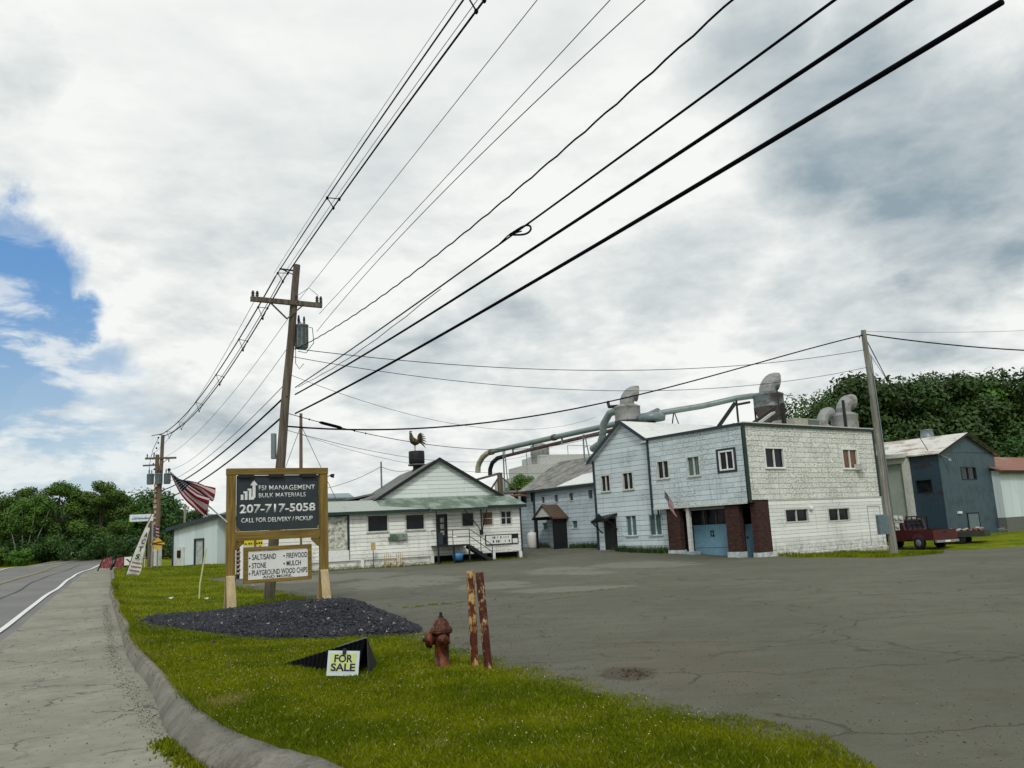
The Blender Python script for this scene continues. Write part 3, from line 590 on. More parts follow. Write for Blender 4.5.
# --- recessed garage porch
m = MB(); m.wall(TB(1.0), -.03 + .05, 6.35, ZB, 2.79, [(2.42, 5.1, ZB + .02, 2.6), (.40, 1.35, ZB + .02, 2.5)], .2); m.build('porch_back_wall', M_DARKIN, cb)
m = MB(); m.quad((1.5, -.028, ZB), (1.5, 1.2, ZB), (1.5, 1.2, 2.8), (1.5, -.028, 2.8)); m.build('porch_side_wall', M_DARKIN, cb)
def pier(y0, y1, x0=.15, x1=.48, z0=.25):
    o = MB(); o.box(x0, x1, y0, y1, z0, 2.79); p = o.build('brick_pier', M_BRICK, cb)
    q = MB(); q.box(x0 - .05, x1 + .03, y0 - .04, y1 + .04, ZB, z0); q.build('pier_base', plain('whitewashed_block', (.40, .46, .46), .9, var=.35, sc=4), p)
pier(5.25, 6.25, z0=.36); pier(.92, 1.86, z0=.22); 
o = MB(); o.box(.15, 1.45, -.024, .02, .1, 2.79); o.box(.15, .6, -.024, -.0 + .1, .1, 2.79)
o = MB(); o.box(.42, 1.498, -.02, .35, .15, 2.79); p = o.build('brick_pier', M_BRICK, cb)
m = MB(); m.box(.38, 1.5, -.06, .39, ZB, .15); m.build('pier_base', plain('whitewashed_block', (.4, .46, .46)), p)
m = MB(); m.box(.16, .34, 4.5, 4.72, ZB, 2.79); m.build('porch_post', M_OFFW, cb)
m = MB(); m.box(.1, .75, 4.4, 5.25, ZB, .26); m.build('porch_curb', plain('pale_block_blue', (.25, .33, .37), .9), cb)
M_DOORB = plain('pale_blue_door_paint', (.135, .27, .36), .55, var=.1)
m = MB(); m.box(1.05, 1.12, 2.46, 5.05, ZB, 1.72); go_ = m.build('garage_door', M_DOORB, cb)
m = MB(); m.box(1.10, 1.16, 2.46, 5.05, 1.73, 2.58); m.build('door_glass', G_DARK, go_)
m = MB(); 
for y in (3.3, 4.2): m = MB(); m.box(1.055, 1.098, y - .03, y + .03, 1.73, 2.58); m.build('mullion', plain('faded_brown_rail', (.13, .09, .07)), go_)
m = MB(); m.box(1.04, 1.049, 2.5, 5.0, .42, .45); m.build('door_rail', plain('faded_brown_rail', (.13, .09, .07)), go_)
m = MB(); 
for q in [(3.55, 3.8, 1.32, 1.39), (3.55, 3.62, 1.05, 1.39), (3.73, 3.8, 1.12, 1.33), (3.5, 3.78, 1.05, 1.12)]: m.box(1.03, 1.045, q[0], q[1], q[2], q[3])
m.build('door_emblem', M_BLACK, go_)
m = MB(); m.box(1.05, 1.12, .42, 1.33, ZB, 1.66); dr = m.build('side_door', M_DOORB, cb); m = MB(); m.box(1.0, 1.05, 1.15, 1.23, .9, 1.0); m.build('handle', M_BLACK, dr)
m = MB(); m.box(.3, .5, 1.9, 5.0, 2.56, 2.79); m.build('porch_header', plain('dull_header', (.16, .18, .17)), cb)
# --- gable end (local x=.7)
T2 = TB(.7); gw = [(9.35, 10.4, 4.08, 5.28), (11.5, 12.5, 4.1, 5.28), (9.3, 10.42, 1.2, 2.58), (7.15, 8.35, 1.18, 2.55), (7.3, 7.85, 4.08, 5.28)]
ya, yb, yr = 13.1, 6.1, 10.0
m = MB(); m.wall(T2, yb, ya, ZB, 2.79, [h for h in gw if h[3] < 3]); m.wall(T2, 7.2, ya, 2.79, 6.3, [h for h in gw if h[3] > 3])
m.add([(.7, 7.2, 6.3), (.7, 13.1, 6.3), (.7, yr, 8.42), (.7, 7.2, 6.75)], [(0, 1, 2, 3)]); m.build('gable_wall', M_BLUE, cb)
for i, (a, b, c, d) in enumerate(gw): window(cb, T2, a + .1, b - .1, c + .1, d - .1, M_OFFW if c > 3 else M_BLUE, (G_DARK, G_DARK, G_DARK, G_CURT, G_DARK)[i] if c > 3 else G_CURT, 2, trim=.09)
m = MB(); m.quad((.7, ya, ZB), (22, ya, ZB), (22, ya, 6.35), (.7, ya, 6.35)); m.build('rear_side_wall', M_BLUE, cb)
m = MB(); zr = 8.52; m.slab([(.45, 13.42, 6.20), (24, 13.42, 6.20), (24, yr, zr), (.45, yr, zr)], .14); m.slab([(.45, yr, zr), (24, yr, zr), (24, 7.0, 6.55), (.45, 7.3, 6.74)], .14); m.build('gable_roof', M_ROOFW, cb)
m = MB()
m.prism([(13.46, 6.02), (13.46, 6.24), (yr, 8.58), (7.32, 6.85), (7.32, 6.62), (yr, 8.34)], lambda u, o, z: (.45 - o, u, z), 0, .06); m.build('rake_board', M_NAVY, cb)
m = MB(); m.box(.62, .7, 13.0, 13.14, .2, 6.2); m.build('corner_board', M_NAVY, cb)
m = MB(); m.tube([(.55, 7.3, 6.7), (.55, 7.3, 2.3)], .05, 8); m.build('downspout', M_NAVY, cb)
# black door canopy on the gable wall
m = MB(); m.slab([(-.2, 11.1, 2.45), (-.2, 12.7, 2.3), (.7, 12.7, 2.6), (.7, 11.1, 2.75)], .14); m.prism([(11.15, 2.25), (12.65, 2.15), (11.9, 2.75)], lambda u, o, z: (-.15 - o, u, z), 0, .05); m.bar((-.15, 12.6, 2.2), (.66, 12.6, 1.5), .06); m.bar((-.15, 11.15, 2.3), (.66, 11.15, 1.7), .06); cp = m.build('door_canopy', M_BLACK, cb)
m = MB(); m.box(.62, .69, 11.35, 12.3, .35, 2.3); m.box(.66, .70, 11.25, 12.4, .35, 2.4); m.build('side_door', M_BLACK, cb)
m = MB(); m.box(-.2, .68, 11.1, 12.9, ZB, .42); m.build('door_step', plain('grey_step', (.14, .14, .12)), cb)
# --- long lower wing D (local x=3.5)
T3 = TB(3.5); sm_ = [(22.15, 22.7, 3.85, 4.5), (20.5, 21.1, 3.85, 4.55), (18.7, 19.3, 3.85, 4.58), (16.5, 17.15, 3.85, 4.65)]; lw_ = [(22.0, 22.75, 1.85, 2.5), (18.4, 19.15, 1.85, 2.52), (16.0, 16.8, 2.0, 2.5)]; dd = (19.9, 21.3, ZB + .01, 2.9)
wg = thing('mill_wing', 'long low blue mill wing under an old shingle roof, left of the gable end', 'building', (*K0, 0), radians(35.8))
m = MB(); m.wall(T3, 13.15, 23.6, ZB, 5.0, sm_ + lw_ + [dd], .6); m.build('front_wall', M_BLUE3, wg)
for a, b, c, d in sm_: window(wg, T3, a + .08, b - .08, c + .08, d - .08, M_OFFW, G_BLUE, 1, 1, trim=.06, sill=False)
for a, b, c, d in lw_: window(wg, T3, a + .08, b - .08, c + .08, d - .08, M_BLUE3, G_CURT, 1, 1, trim=.06, sill=False)
m = MB(); m.box(3.9, 4.0, dd[0], dd[1], ZB, 2.9); m.build('door', plain('grey_plank_door', (.12, .14, .15)), wg)
m = MB(); m.slab([(2.0, 19.45, 2.75), (3.6, 19.45, 2.75), (3.6, 20.75, 3.75), (2.0, 20.75, 3.75)], .1); m.slab([(2.0, 22.05, 2.75), (3.6, 22.05, 2.75), (3.6, 20.75, 3.75), (2.0, 20.75, 3.75)], .1); dc = m.build('door_hood', plain('rusty_brown_shingle', (.085, .055, .038), .8), wg)
m = MB(); m.prism([(19.6, 2.85), (21.9, 2.85), (20.75, 3.62)], lambda u, o, z: (2.15 - o, u, z), 0, .04); m.build('hood_gable', M_OFFW, dc)
m = MB(); m.box(2.1, 2.22, 21.6, 21.74, ZB, 2.75); m.box(2.1, 3.5, 21.62, 21.72, 2.62, 2.75); m.box(2.1, 3.5, 19.7, 19.8, 2.62, 2.75); m.box(2.2, 3.48, 19.72, 19.80, ZB, 2.62); m.build('hood_post', M_BLACK, dc)
m = MB(); m.wall(TB(3.8), 23.65, 31, ZB, 5.1, [(26.1, 26.75, 4.2, 5.0), (25.0, 25.75, 4.1, 4.95), (23.75, 24.4, 4.15, 4.95)], .2); m.build('end_wall', M_BLUE3, wg)
for a, b, c, d in [(26.1, 26.75, 4.2, 5.0), (25.0, 25.75, 4.1, 4.95), (23.75, 24.4, 4.15, 4.95)]: window(wg, TB(3.8), a + .08, b - .08, c + .05, d - .05, M_NAVY, G_DARK, 1, 1, trim=.05, sill=False)
m = MB(); m.box(3.42, 3.5, 23.5, 23.68, ZB, 5.0); m.build('corner_board', M_NAVY, wg)
m = MB(); m.quad((3.5, 23.6, ZB), (16, 23.6, ZB), (16, 23.6, 5), (3.5, 23.6, 5)); m.build('end_gable_wall', M_BLUE3, wg)
m = MB(); m.slab([(3.2, 13.2, 4.98), (3.2, 25.4, 5.0), (7.6, 25.4, 7.45), (7.6, 13.2, 7.40)], .16); m.slab([(7.6, 13.2, 7.4), (7.6, 25.4, 7.45), (13, 25.4, 4.6), (13, 13.2, 4.6)], .16); m.slab([(3.6, 25.42, 5.1), (3.6, 31, 5.35), (9, 31, 5.5), (9, 25.42, 5.3)], .12); m.build('shingle_roof', M_ROOFOLD, wg)
m = MB(); m.slab([(3.12, 13.2, 5.06), (3.12, 20.2, 5.06), (4.5, 18.7, 5.83), (5.4, 13.2, 6.33)], .05); m.build('roof_patch', M_ROOFW, wg, ).__setitem__('label', 'bright metal patch along the eave')
m = MB(); m.box(3.08, 3.18, 13.2, 25.5, 4.82, 4.98); m.build('eave_trim', M_DGREEN, wg)

# --- the low white shop with green roof
A0 = (.133, 55.86)
sh = thing('farm_store', 'low peeling white clapboard store with a green roof edge, mint gable and rooster on top', 'building', (*A0, 0), radians(18.7)); X = lambda s: -s
TA = lambda u, o, z: (u, -o, z)
hw = [(X(10.14), X(8.94), 2.35, 3.3), (X(7.72), X(6.59), 2.36, 3.25), (X(5.65), X(5.1), 1.32, 3.17), (X(4.03), X(3.29), 2.4, 3.22), (X(2.67), X(2.0), 2.42, 3.22), (X(1.36), X(.7), 2.42, 3.22)]
m = MB(); m.wall(TA, -18.3, 0, .62, 3.6, hw); m.build('front_wall', M_WSHOP, sh)
m = MB(); m.quad((0, 0, .62), (0, 15, .62), (0, 15, 3.7), (0, 0, 3.7)); m.quad((-18.3, 0, -.3), (-18.3, 15, -.3), (-18.3, 15, 3.9), (-18.3, 0, 3.6)); m.build('side_wall', M_WSHOP, sh)
m = MB(); m.box(-.07, .03, -.05, -.001, .55, 3.62); m.build('corner_board', M_NAVY, sh)
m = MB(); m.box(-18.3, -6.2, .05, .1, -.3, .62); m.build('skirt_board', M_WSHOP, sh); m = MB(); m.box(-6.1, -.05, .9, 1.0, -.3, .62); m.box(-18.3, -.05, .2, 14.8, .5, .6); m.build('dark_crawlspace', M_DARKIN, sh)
m = MB(); m.box(-18.3, 0, -.03, -.002, .60, .66); m.build('sill_board', M_OFFW, sh)
for s in (18, 15.6, 12.75, 10.55, 8.3, 6.1, 2.0, .15): m = MB(); m.box(-s - .1, -s + .1, -.08, .05 - .001, -.3, .60); m.build('foundation_post', M_WHITE, sh)
window(sh, TA, X(10.14), X(8.94), 2.35, 3.3, M_OFFW, G_DARK, 1, trim=.1, sill=True); window(sh, TA, X(7.72), X(6.59), 2.36, 3.25, M_OFFW, G_DARK, 1, trim=.1)
window(sh, TA, X(4.03), X(3.29), 2.4, 3.22, M_OFFW, G_DARK, 1, trim=.08, sill=False); window(sh, TA, X(2.67), X(2.0), 2.42, 3.22, M_OFFW, G_BROWN, 1, 2, trim=.08, sill=False, label='window boarded in brown'); window(sh, TA, X(1.36), X(.7), 2.42, 3.22, M_OFFW, G_DARK, 2, 2, trim=.08, sill=False)
d_ = window(sh, TA, X(5.65), X(5.1), 1.32, 3.17, M_BLACK, G_DARK, 1, 1, trim=.06, sill=False, name='door_frame'); d_.name = 'entrance_door'
m = MB(); 
for q in [(-5.5, -5.25, 2.3, 2.6), (-5.5, -5.25, 2.7, 3.0), (-5.5, -5.25, 1.9, 2.2)]: m.box(q[0], q[1], .075, .09, q[2], q[3])
m.build('door_light', G_PALE, d_)
m = MB(); m.box(X(12.75), X(12.6), -.02, .03, .6, 3.35); m.box(X(11.45), X(11.3), -.02, .03, .6, 3.35); m.box(X(12.75), X(11.3), -.025, .03, 3.35, 3.42); m.build('boarded_door_trim', M_NAVY, sh)
m = MB(); m.box(X(12.6), X(11.45), -.03, -.001, 1.3, 3.34); m.build('boarded_door', plain('mildewed_white_board', (.42, .43, .38), .8, var=.6, sc=5), sh); m = MB(); m.box(X(12.7), X(11.35), -.06, -.001, .62, 1.26); m.build('lower_panel', M_WHITE, sh)
# more of the front seen between the sign's posts
m = MB(); m.box(X(17.6), X(16.7), -.04, -.001, .7, 2.9); m.build('blue_door', M_PALEB, sh)
# green skirt roof with canopy bump, gable, roofs
m = MB(); m.slab([(-18.5, -.5, 3.62), (-6.2, -.5, 3.62), (-6.2, 3.0, 4.42), (-18.5, 3.0, 4.42)], .05); m.build('metal_roof_left', metalsheet('pale_green_grey_sheet', (.34, .38, .35), (.22, .24, .21), .3, .3, .5, 'x', 0), sh)
m = MB(); m.slab([(-9.2, .9, 3.985), (-6.1, -.52, 3.66), (.25, -.52, 3.66), (.25, 3.0, 4.46), (-9.2, 3.0, 4.46)], .04); m.slab([(-6.3, -1.1, 3.54), (-2.6, -1.1, 3.56), (-2.4, -.45, 3.72), (-6.3, -.45, 3.72)], .05); m.build('green_roof', M_GREENROOF, sh)
m = MB(); m.box(-18.5, -6.3, -.53, -.5, 3.42, 3.60); m.box(-2.5, .28, -.55, -.52, 3.46, 3.66); m.box(-6.3, -2.6, -1.14, -1.1, 3.44, 3.54); m.build('fascia_board', M_DGREEN, sh)
m = MB(); m.box(-18.4, .2, -.49, -.0 + -.001, 3.44, 3.48); m.build('eave_soffit', M_OFFW, sh)
gx0, gx1, gxa = -9.05, -.6, -4.75; gy0 = 3.0
m = MB(); m.prism([(gx0, 4.3), (gx1, 4.3), (gx1, 4.55), (gxa, 7.0), (gx0, 4.55)], lambda u, o, z: (u, gy0 - o, z), -.1, 0); m.build('gable_board', M_MINT, sh)
m = MB(); m.box(gx0, gx0 + .1, 3.1, 17, 3.6, 4.5); m.box(gx1 - .1, gx1, 3.1, 15, 3.6, 4.5); m.build('gable_side_wall', M_MINT, sh)
m = MB(); m.slab([(gx0 - .75, 2.75, 4.10), (gxa, 2.75, 7.12), (gxa, 17.5, 7.12), (gx0 - .75, 17.5, 4.10)][::-1], .12); m.slab([(gxa, 2.75, 7.12), (gx1 + .55, 2.75, 4.28), (gx1 + .55, 17.5, 4.28), (gxa, 17.5, 7.12)][::-1], .12)
m.slab([(gx0 - 3.0, 4.6, 4.45), (gx0 + .1, 4.6, 5.0), (gx0 + .1, 17.5, 5.0), (gx0 - 3.0, 17.5, 4.45)][::-1], .12); m.build('shingle_roof', M_ROOFSHOP, sh)
m = MB(); m.prism([(gx0 - .8, 3.86), (gx0 - .8, 4.10), (gxa, 7.18), (gx1 + .6, 4.28), (gx1 + .6, 4.04), (gxa, 6.92)], lambda u, o, z: (u, 2.74 - o, z), 0, .06); m.build('rake_board', M_BLACK, sh)
# wall-hung things on the store
m = MB(); m.box(X(8.8), X(7.7), -.18, -.002, 1.95, 2.12); 
for s in np.arange(7.72, 8.8, .12): m.box(X(s + .1), X(s), -.22, -.04, 1.7 + .05 * sin(s * 9), 1.95)
o = tag(m.build('wall_shelf', M_GREENROOF), 'small green slatted shelf hung on the white store wall', 'wall shelf')
def at_frame(o, fr, dx=0, dy=0, dz=0):
    o.location = Vector(fr.location) + Matrix.Rotation(fr.rotation_euler.z, 3, 'Z') @ Vector((dx, dy, dz)); o.rotation_euler = fr.rotation_euler.copy(); return o
at_frame(o, sh)
sg = thing('readerboard_sign', 'long white letter board in a black frame at the right end of the store', 'sign', (0, 0, 0)); at_frame(sg, sh)
m = MB(); m.box(-2.55, -.27, -.09, -.003, 1.10, 1.76); m.build('sign_frame', M_BLACK, sg); m = MB(); m.box(-2.49, -.75, -.10, -.0901, 1.16, 1.70); m.box(-.68, -.33, -.10, -.0901, 1.16, 1.45); m.build('sign_face', M_WHITE, sg)
Ts = lambda u, o, z: (u, -.105 - o, z)
m = MB(); random.seed(3)
for z_, u_, e_ in ((1.49, -2.05, -.92), (1.24, -2.40, -.85)):
    while u_ < e_:
        w_ = random.uniform(.05, .10); 
        if random.random() < .8: m.box(u_, u_ + w_, -.003, .002, z_, z_ + .15, Ts) if random.random() < .4 else m.box(u_, u_ + w_ * .45, -.003, .002, z_, z_ + .15, Ts)
        u_ += w_ + .04
m.build('faded_letters', M_BLACK, sg)
m = MB(); m.box(X(2.9), X(2.68), -.12, -.003, 1.82, 2.12); at_frame(tag(m.build('wall_box', M_BLACK), 'small black box mounted left of the letter board', 'utility box'), sh)
m = MB(); m.box(-.75, -.12, -.03, -.003, .62, 1.06); nb = at_frame(tag(m.build('notice_board', M_WHITE), 'small plain white notice below the letter board', 'notice'), sh)
m = MB(); m.lathe((X(1.75), -.25, 3.38), [(.03, 0), (.09, .03), (.1, .14), (.02, .2)], 10); at_frame(tag(m.build('flood_light', M_WHITE), 'white flood light under the store eave', 'light'), sh)
# porch deck and stairs
pd = thing('porch_steps', 'black iron porch landing and stair with pipe rails at the store door', 'steps'); at_frame(pd, sh)
m = MB(); m.box(-6.15, -4.0, -1.6, -.02, 1.16, 1.26); m.box(-6.1, -6.0, -1.6, -1.5, -.2, 1.16); m.box(-4.1, -4.0, -1.6, -1.5, -.2, 1.16); m.box(-5.1, -5.0, -1.6, -1.5, -.2, 1.16); m.build('landing', M_RAIL, pd)
m = MB()
for i in range(6): m.box(-4.0 + i * .27, -3.7 + i * .27, -1.55, -.6, 1.08 - i * .19, 1.12 - i * .19)
m.bar((-4.0, -1.55, 1.12), (-2.35, -1.55, -.05), .06, .2); m.bar((-4.0, -.62, 1.12), (-2.35, -.62, -.05), .06, .2); m.build('stair', M_RAIL, pd)
m = MB(); r = .025
for z in (1.75, 2.2): m.tube([(-6.12, -1.58, z), (-4.02, -1.58, z), (-2.55, -1.58, z - 1.06)], r, 6)
for x in (-6.12, -5.1, -4.02): m.tube([(x, -1.58, 1.2), (x, -1.58, 2.2)], r, 6)
m.tube([(-2.55, -1.58, 0), (-2.55, -1.58, 1.14)], r, 6); m.tube([(-3.3, -1.58, .6), (-3.3, -1.58, 1.68)], r, 6)
m.tube([(-6.12, -1.58, 2.2), (-6.12, -.05, 2.2)], r, 6); m.build('railing', M_RAIL, pd)
m = MB(); m.tube([(-6.1, -1.5, 1.26), (-6.1, -1.5, 3.4)], .04, 6); m.tube([(-4.25, -1.5, 3.4), (-2.9, -.1, 2.2)], .0301, 6); m.bar((-2.75, -1.45, 3.4), (-2.75, -.05, 2.0), .05); m.bar((-2.75, -.04, 1.9), (-2.75, -.04, 3.45), .06); m.build('canopy_post', M_RAIL, pd)
m = MB(); m.lathe((-5.0, -1.66, 1.68), [(.02, 0), (.13, .02), (.13, .10), (.02, .12)], 12); at_frame(tag(m.build('hanging_pot', M_WHITE), 'white hanging pot on the landing rail', 'pot'), sh)
m = MB(); m.box(-6.05, -5.75, -1.64, -1.61, 1.32, 2.05); at_frame(tag(m.build('towel', M_NAVY), 'dark blue cloth hung over the left end of the landing rail', 'cloth'), sh)
m = MB(); m.lathe((-4.75, -1.3, .62), [(.05, -.25), (.28, -.22), (.34, 0), (.36, .22), (.33, .22), (.3, .05)], 16); at_frame(tag(m.build('plastic_tub', plain('bright_blue_plastic', (.05, .20, .42), .4, bump=0)), 'round blue tub under the porch landing', 'tub'), sh).location.z -= .1
# little chairs and sign post in front
def lawn_chair(x, label):
    t = thing('wooden_chair', label, 'chair'); at_frame(t, sh, x, -1.0, .05); t.scale = (.85, .85, .85)
    m = MB(); m.box(-.25, .25, -.25, .2, .36, .42); m.build('seat', M_YEL, t); m = MB()
    for k in range(4): m.bar((-.21 + .14 * k, .2, .4), (-.21 + .14 * k, .32, 1.0 + .06 * (k in (1, 2))), .09, .03)
    m.build('backrest', M_YEL, t)
    for a, b in ((-.22, -.22), (.22, -.22), (-.22, .2), (.22, .2)): m = MB(); m.box(a - .03, a + .03, b - .03, b + .03, -.1, .36); m.build('leg', M_YEL, t)
    m = MB(); m.box(-.3, -.22, -.28, .22, .58, .62); m.box(.22, .3, -.28, .22, .58, .62); m.build('armrest', M_YEL, t)
lawn_chair(-9.1, 'left one of two small yellow wooden chairs by the store wall'); lawn_chair(-8.35, 'right one of two small yellow wooden chairs by the store wall')
t = thing('stake_sign', 'small yellowish sign on a thin stake against the store wall', 'sign'); at_frame(t, sh, -9.95, -.6, .05); m = MB(); m.box(-.02, .02, -.02, .02, -.1, 1.15); m.build('stake', M_RAIL, t); m = MB(); m.box(-.14, .14, -.045, -.02, 1.15, 1.6); m.build('sign_board', M_YEL, t)
# cupola and rooster on the shop roof
cu = thing('roof_ventilator', 'black round ventilator on the store ridge', 'roof vent', (0, 0, 0)); at_frame(cu, sh, gxa - .45, 8.2, 6.62); cu.scale = (.8, .8, .92)
m = MB(); m.lathe((0, 0, -.6), [(.65, 0), (.62, .3), (.38, .85), (.36, 1.15)], 20); m.build('vent_base', M_BLACK, cu); m = MB(); m.lathe((0, 0, .50), [(.5, 0), (.80, .02), (.82, .14), (.55, .16)], 22); m.build('vent_rim', plain('dull_vent_rim', (.09, .10, .10), .4), cu); m = MB(); m.lathe((0, 0, .70), [(.7, 0), (.74, .05), (.74, .95), (.70, 1.0), (.1, 1.03)], 24); m.build('vent_drum', M_BLACK, cu)
def rooster():
    k = NT('dark_mottled_feathers', .8); k.color(k.mix(k.ramp(k.noise(9, 4), .4, .65), (.02, .022, .012), (.12, .10, .04))); fm = k.m
    t = thing('rooster_statue', 'dark rooster figure standing on the black roof ventilator', 'statue'); at_frame(t, sh, gxa - .60, 8.2, 8.22); t.rotation_euler.z += radians(6)
    m = MB(); m.tube([(0, 0, 0), (0, 0, .42)], .03, 6); m.tube([(.1, .05, 0), (.08, 0, .42)], .03, 6); m.build('legs', plain('pale_post', (.5, .5, .42)), t)
    pts = [(.18, 0, .52), (.05, 0, .5), (-.12, 0, .62), (-.22, 0, .85), (-.24, 0, 1.1), (-.25, 0, 1.25), (-.30, 0, 1.36)]; m = MB(); m.tube([(.35, 0, .75), (.25, 0, .66), (.1, 0, .64), (-.08, 0, .74), (-.2, 0, .95), (-.24, 0, 1.15), (-.26, 0, 1.3), (-.34, 0, 1.38)], [.08, .2, .27, .27, .19, .13, .11, .03], 12); body = m.build('body', fm, t)
    m = MB()
    for k in range(8):
        a = radians(100 - k * 18); L = .62; p = [(.28, (k - 3.5) * .035, .72)]
        for j in range(1, 6): q = j / 5; p.append((.28 + cos(a) * L * q * .75 + .28 * q * q, (k - 3.5) * .035 * (1 + q), .72 + sin(a) * L * q * 1.0 + .12 * sin(q * pi) - (.1 * k * .3) * q * q))
        m.tube(p, [.07, .085, .08, .065, .045, .012], 6)
    m.build('tail', fm, t); m = MB(); m.lathe((-.44, 0, 1.36), [(.001, 0), (.03, .08)], 6, axis=(1, 0, 0)); m.build('beak', M_YEL, t)
    m = MB(); 
    for k in range(4): m.lathe((-.33 + k * .05, 0, 1.40), [(.03, 0), (.028, .06), (.005, .12)], 6)
    m.lathe((-.33, 0, 1.18), [(.01, 0), (.045, .05), (.02, .14)], 6); m.build('comb', plain('dull_red_comb', (.12, .03, .02)), t)
rooster()

# --- light blue shop on the left
bs = thing('small_blue_shop', 'small pale blue shop with a low slanted roof beside the road', 'building', (-21.62, 60, 0)); ang_b = atan2(60 - 64, -21.62 + 26.4); bs.rotation_euler.z = ang_b
TSB = lambda u, o, z: (u, -o, z); Lb = 6.25; z0 = .2
m = MB(); m.wall(TSB, -Lb, 0, z0, 3.35, [(-3.15, -1.75, z0 + .01, 2.45)]); m.add([(-Lb, 0, 3.35), (0, 0, 3.35), (0, 0, 3.95), (-Lb, 0, 3.5)], [(0, 1, 2, 3)]); m.build('front_wall', M_PALEB, bs)
m = MB(); m.quad((0, 0, z0), (0, 9, z0), (0, 9, 3.9), (0, 0, 3.95)); m.quad((0, 1.2, z0), (2.4, 1.2, z0), (2.4, 1.2, 4.1), (0, 1.2, 4.1)); m.build('side_wall', M_PALEB, bs)
m = MB(); m.slab([(-Lb - .5, -.35, 3.42), (.35, -.35, 4.12), (1.4, 3.5, 5.15), (-Lb - .2, 5.5, 4.0)], .12); m.slab([(.35, -.35, 4.12), (3.6, .6, 3.9), (4.3, 6, 4.4), (1.4, 3.5, 5.15)], .12); m.build('roof', plain('mottled_grey_roof', (.17, .18, .17), .9, var=.5, sc=1.5), bs)
m = MB(); m.bar((-Lb - .5, -.37, 3.34), (.35, -.37, 4.04), .06, .26); m.bar((.35, -.37, 4.04), (3.6, .58, 3.82), .06, .26); m.build('fascia', M_NAVY, bs)
m = MB(); m.box(-3.15, -3.0, -.05, .02, z0, 2.55); m.box(-1.9, -1.75, -.05, .02, z0, 2.55); m.box(-3.0, -1.9, -.05, .02, 2.42, 2.55); dt = m.build('door_trim', M_NAVY, bs); m = MB(); m.box(-3.0, -1.9, .04, .09, z0, 2.42); m.build('door', plain('dirty_pale_door', (.38, .42, .42), .7, var=.25, sc=3), bs)
m = MB(); m.box(-Lb + .35, -Lb + 1.75, -.06, -.003, z0, 2.0); m.build('white_shed_door', plain('chalky_white_door', (.55, .57, .56), .8, var=.15, sc=3), bs); m = MB(); m.box(-Lb + .75, -Lb + 1.25, -.1, -.061, 1.2, 1.75); m.build('small_window', G_DARK, bs)
m = MB(); m.box(-Lb - .08, -Lb + .06, -.06, -.001, z0, 3.35); m.build('corner_board', M_NAVY, bs)

# --- slate blue metal shed, right
Q0 = (31.5, 62.0); sd_ = thing('metal_shed', 'tall slate-blue sheet metal shed with a patchy rusted roof at the right', 'building', (*Q0, 0), radians(35.8))
m = MB(); m.wall(TW(0), 0, 8.7, -.7, 6.15, [(3.05, 5.4, 4.05, 5.06)]); m.add([(0, 0, 6.15), (8.7, 0, 6.2), (4.35, 0, 7.62)], [(0, 1, 2)]); m.build('front_wall', M_SHEDBLUE, sd_)
m = MB(); m.wall(TB(0), 0, 12, -.7, 6.15, [(.75, 2.0, 3.2, 4.2)]); m.build('side_wall', M_SHEDSIDE, sd_)
m = MB(); m.quad((8.7, 0, -.7), (8.7, 12, -.7), (8.7, 12, 6.2), (8.7, 0, 6.2)); m.build('far_side_wall', M_SHEDBLUE, sd_)
window(sd_, TW(0), 3.12, 5.33, 4.12, 5.0, M_NAVY, G_DARK, 2, trim=.04, sill=False); window(sd_, TB(0), .8, 1.95, 3.25, 4.15, M_NAVY, G_DARK, 1, trim=.04, sill=False)
m = MB(); m.slab([(-.35, -.3, 6.08), (4.35, -.3, 7.72), (4.35, 12.3, 7.72), (-.35, 12.3, 6.08)][::-1], .08); m.slab([(4.35, -.3, 7.72), (9.05, -.3, 6.12), (9.05, 12.3, 6.12), (4.35, 12.3, 7.72)][::-1], .08); m.build('roof', M_ROOFRUST, sd_)
m = MB(); m.prism([(-.38, 5.92), (-.38, 6.05), (4.35, 7.70), (9.08, 6.1), (9.08, 5.95), (4.35, 7.54)], lambda u, o, z: (u, -.3 - o, z), 0, .04); m.build('rake_board', M_DARKIN, sd_)
m = MB(); m.box(3.0, 3.08, -.06, -.002, -.5, 1.5); m.box(4.72, 4.8, -.06, -.002, -.5, 1.5); m.box(3.0, 4.8, -.06, -.002, 1.5, 1.58); dt = m.build('door_trim', M_BLACK, sd_); m = MB(); m.box(3.08, 4.72, -.03, -.002, -.6, 1.5); m.build('door', plain('faded_blue_green_door', (.11, .16, .17), .6), sd_)
m = MB(); m.tube([(.3, -.02, 5.9), (.7, -.35, 5.65)], .05, 6); m.lathe((.75, -.4, 5.45), [(.16, 0), (.14, .12), (.04, .22)], 10); m.build('barn_lamp', M_TRANS, sd_); m = MB(); m.box(1.6, 2.1, -.14, -.003, 1.55, 1.72); m.build('wall_lamp', M_WHITE, sd_)
m = MB(); m.lathe((5.3, 3.4, 7.1), [(.62, 0), (.62, .55), (.72, .6), (.5, .8), (.46, 1.25), (.5, 1.3), (.2, 1.35)], 18); m.build('roof_ventilator', M_TRANS, sd_)
m = MB(); m.bar((-.6, 5.5, 6.9), (-.6, 12, 7.2), .3, .2); m.build('roof_beam', M_POLER, sd_) 
gar = thing('white_garage_bay', 'white garage bay with a tall pale roller door between the mill and the slate shed', 'building', (*Q0, 0), radians(35.8))
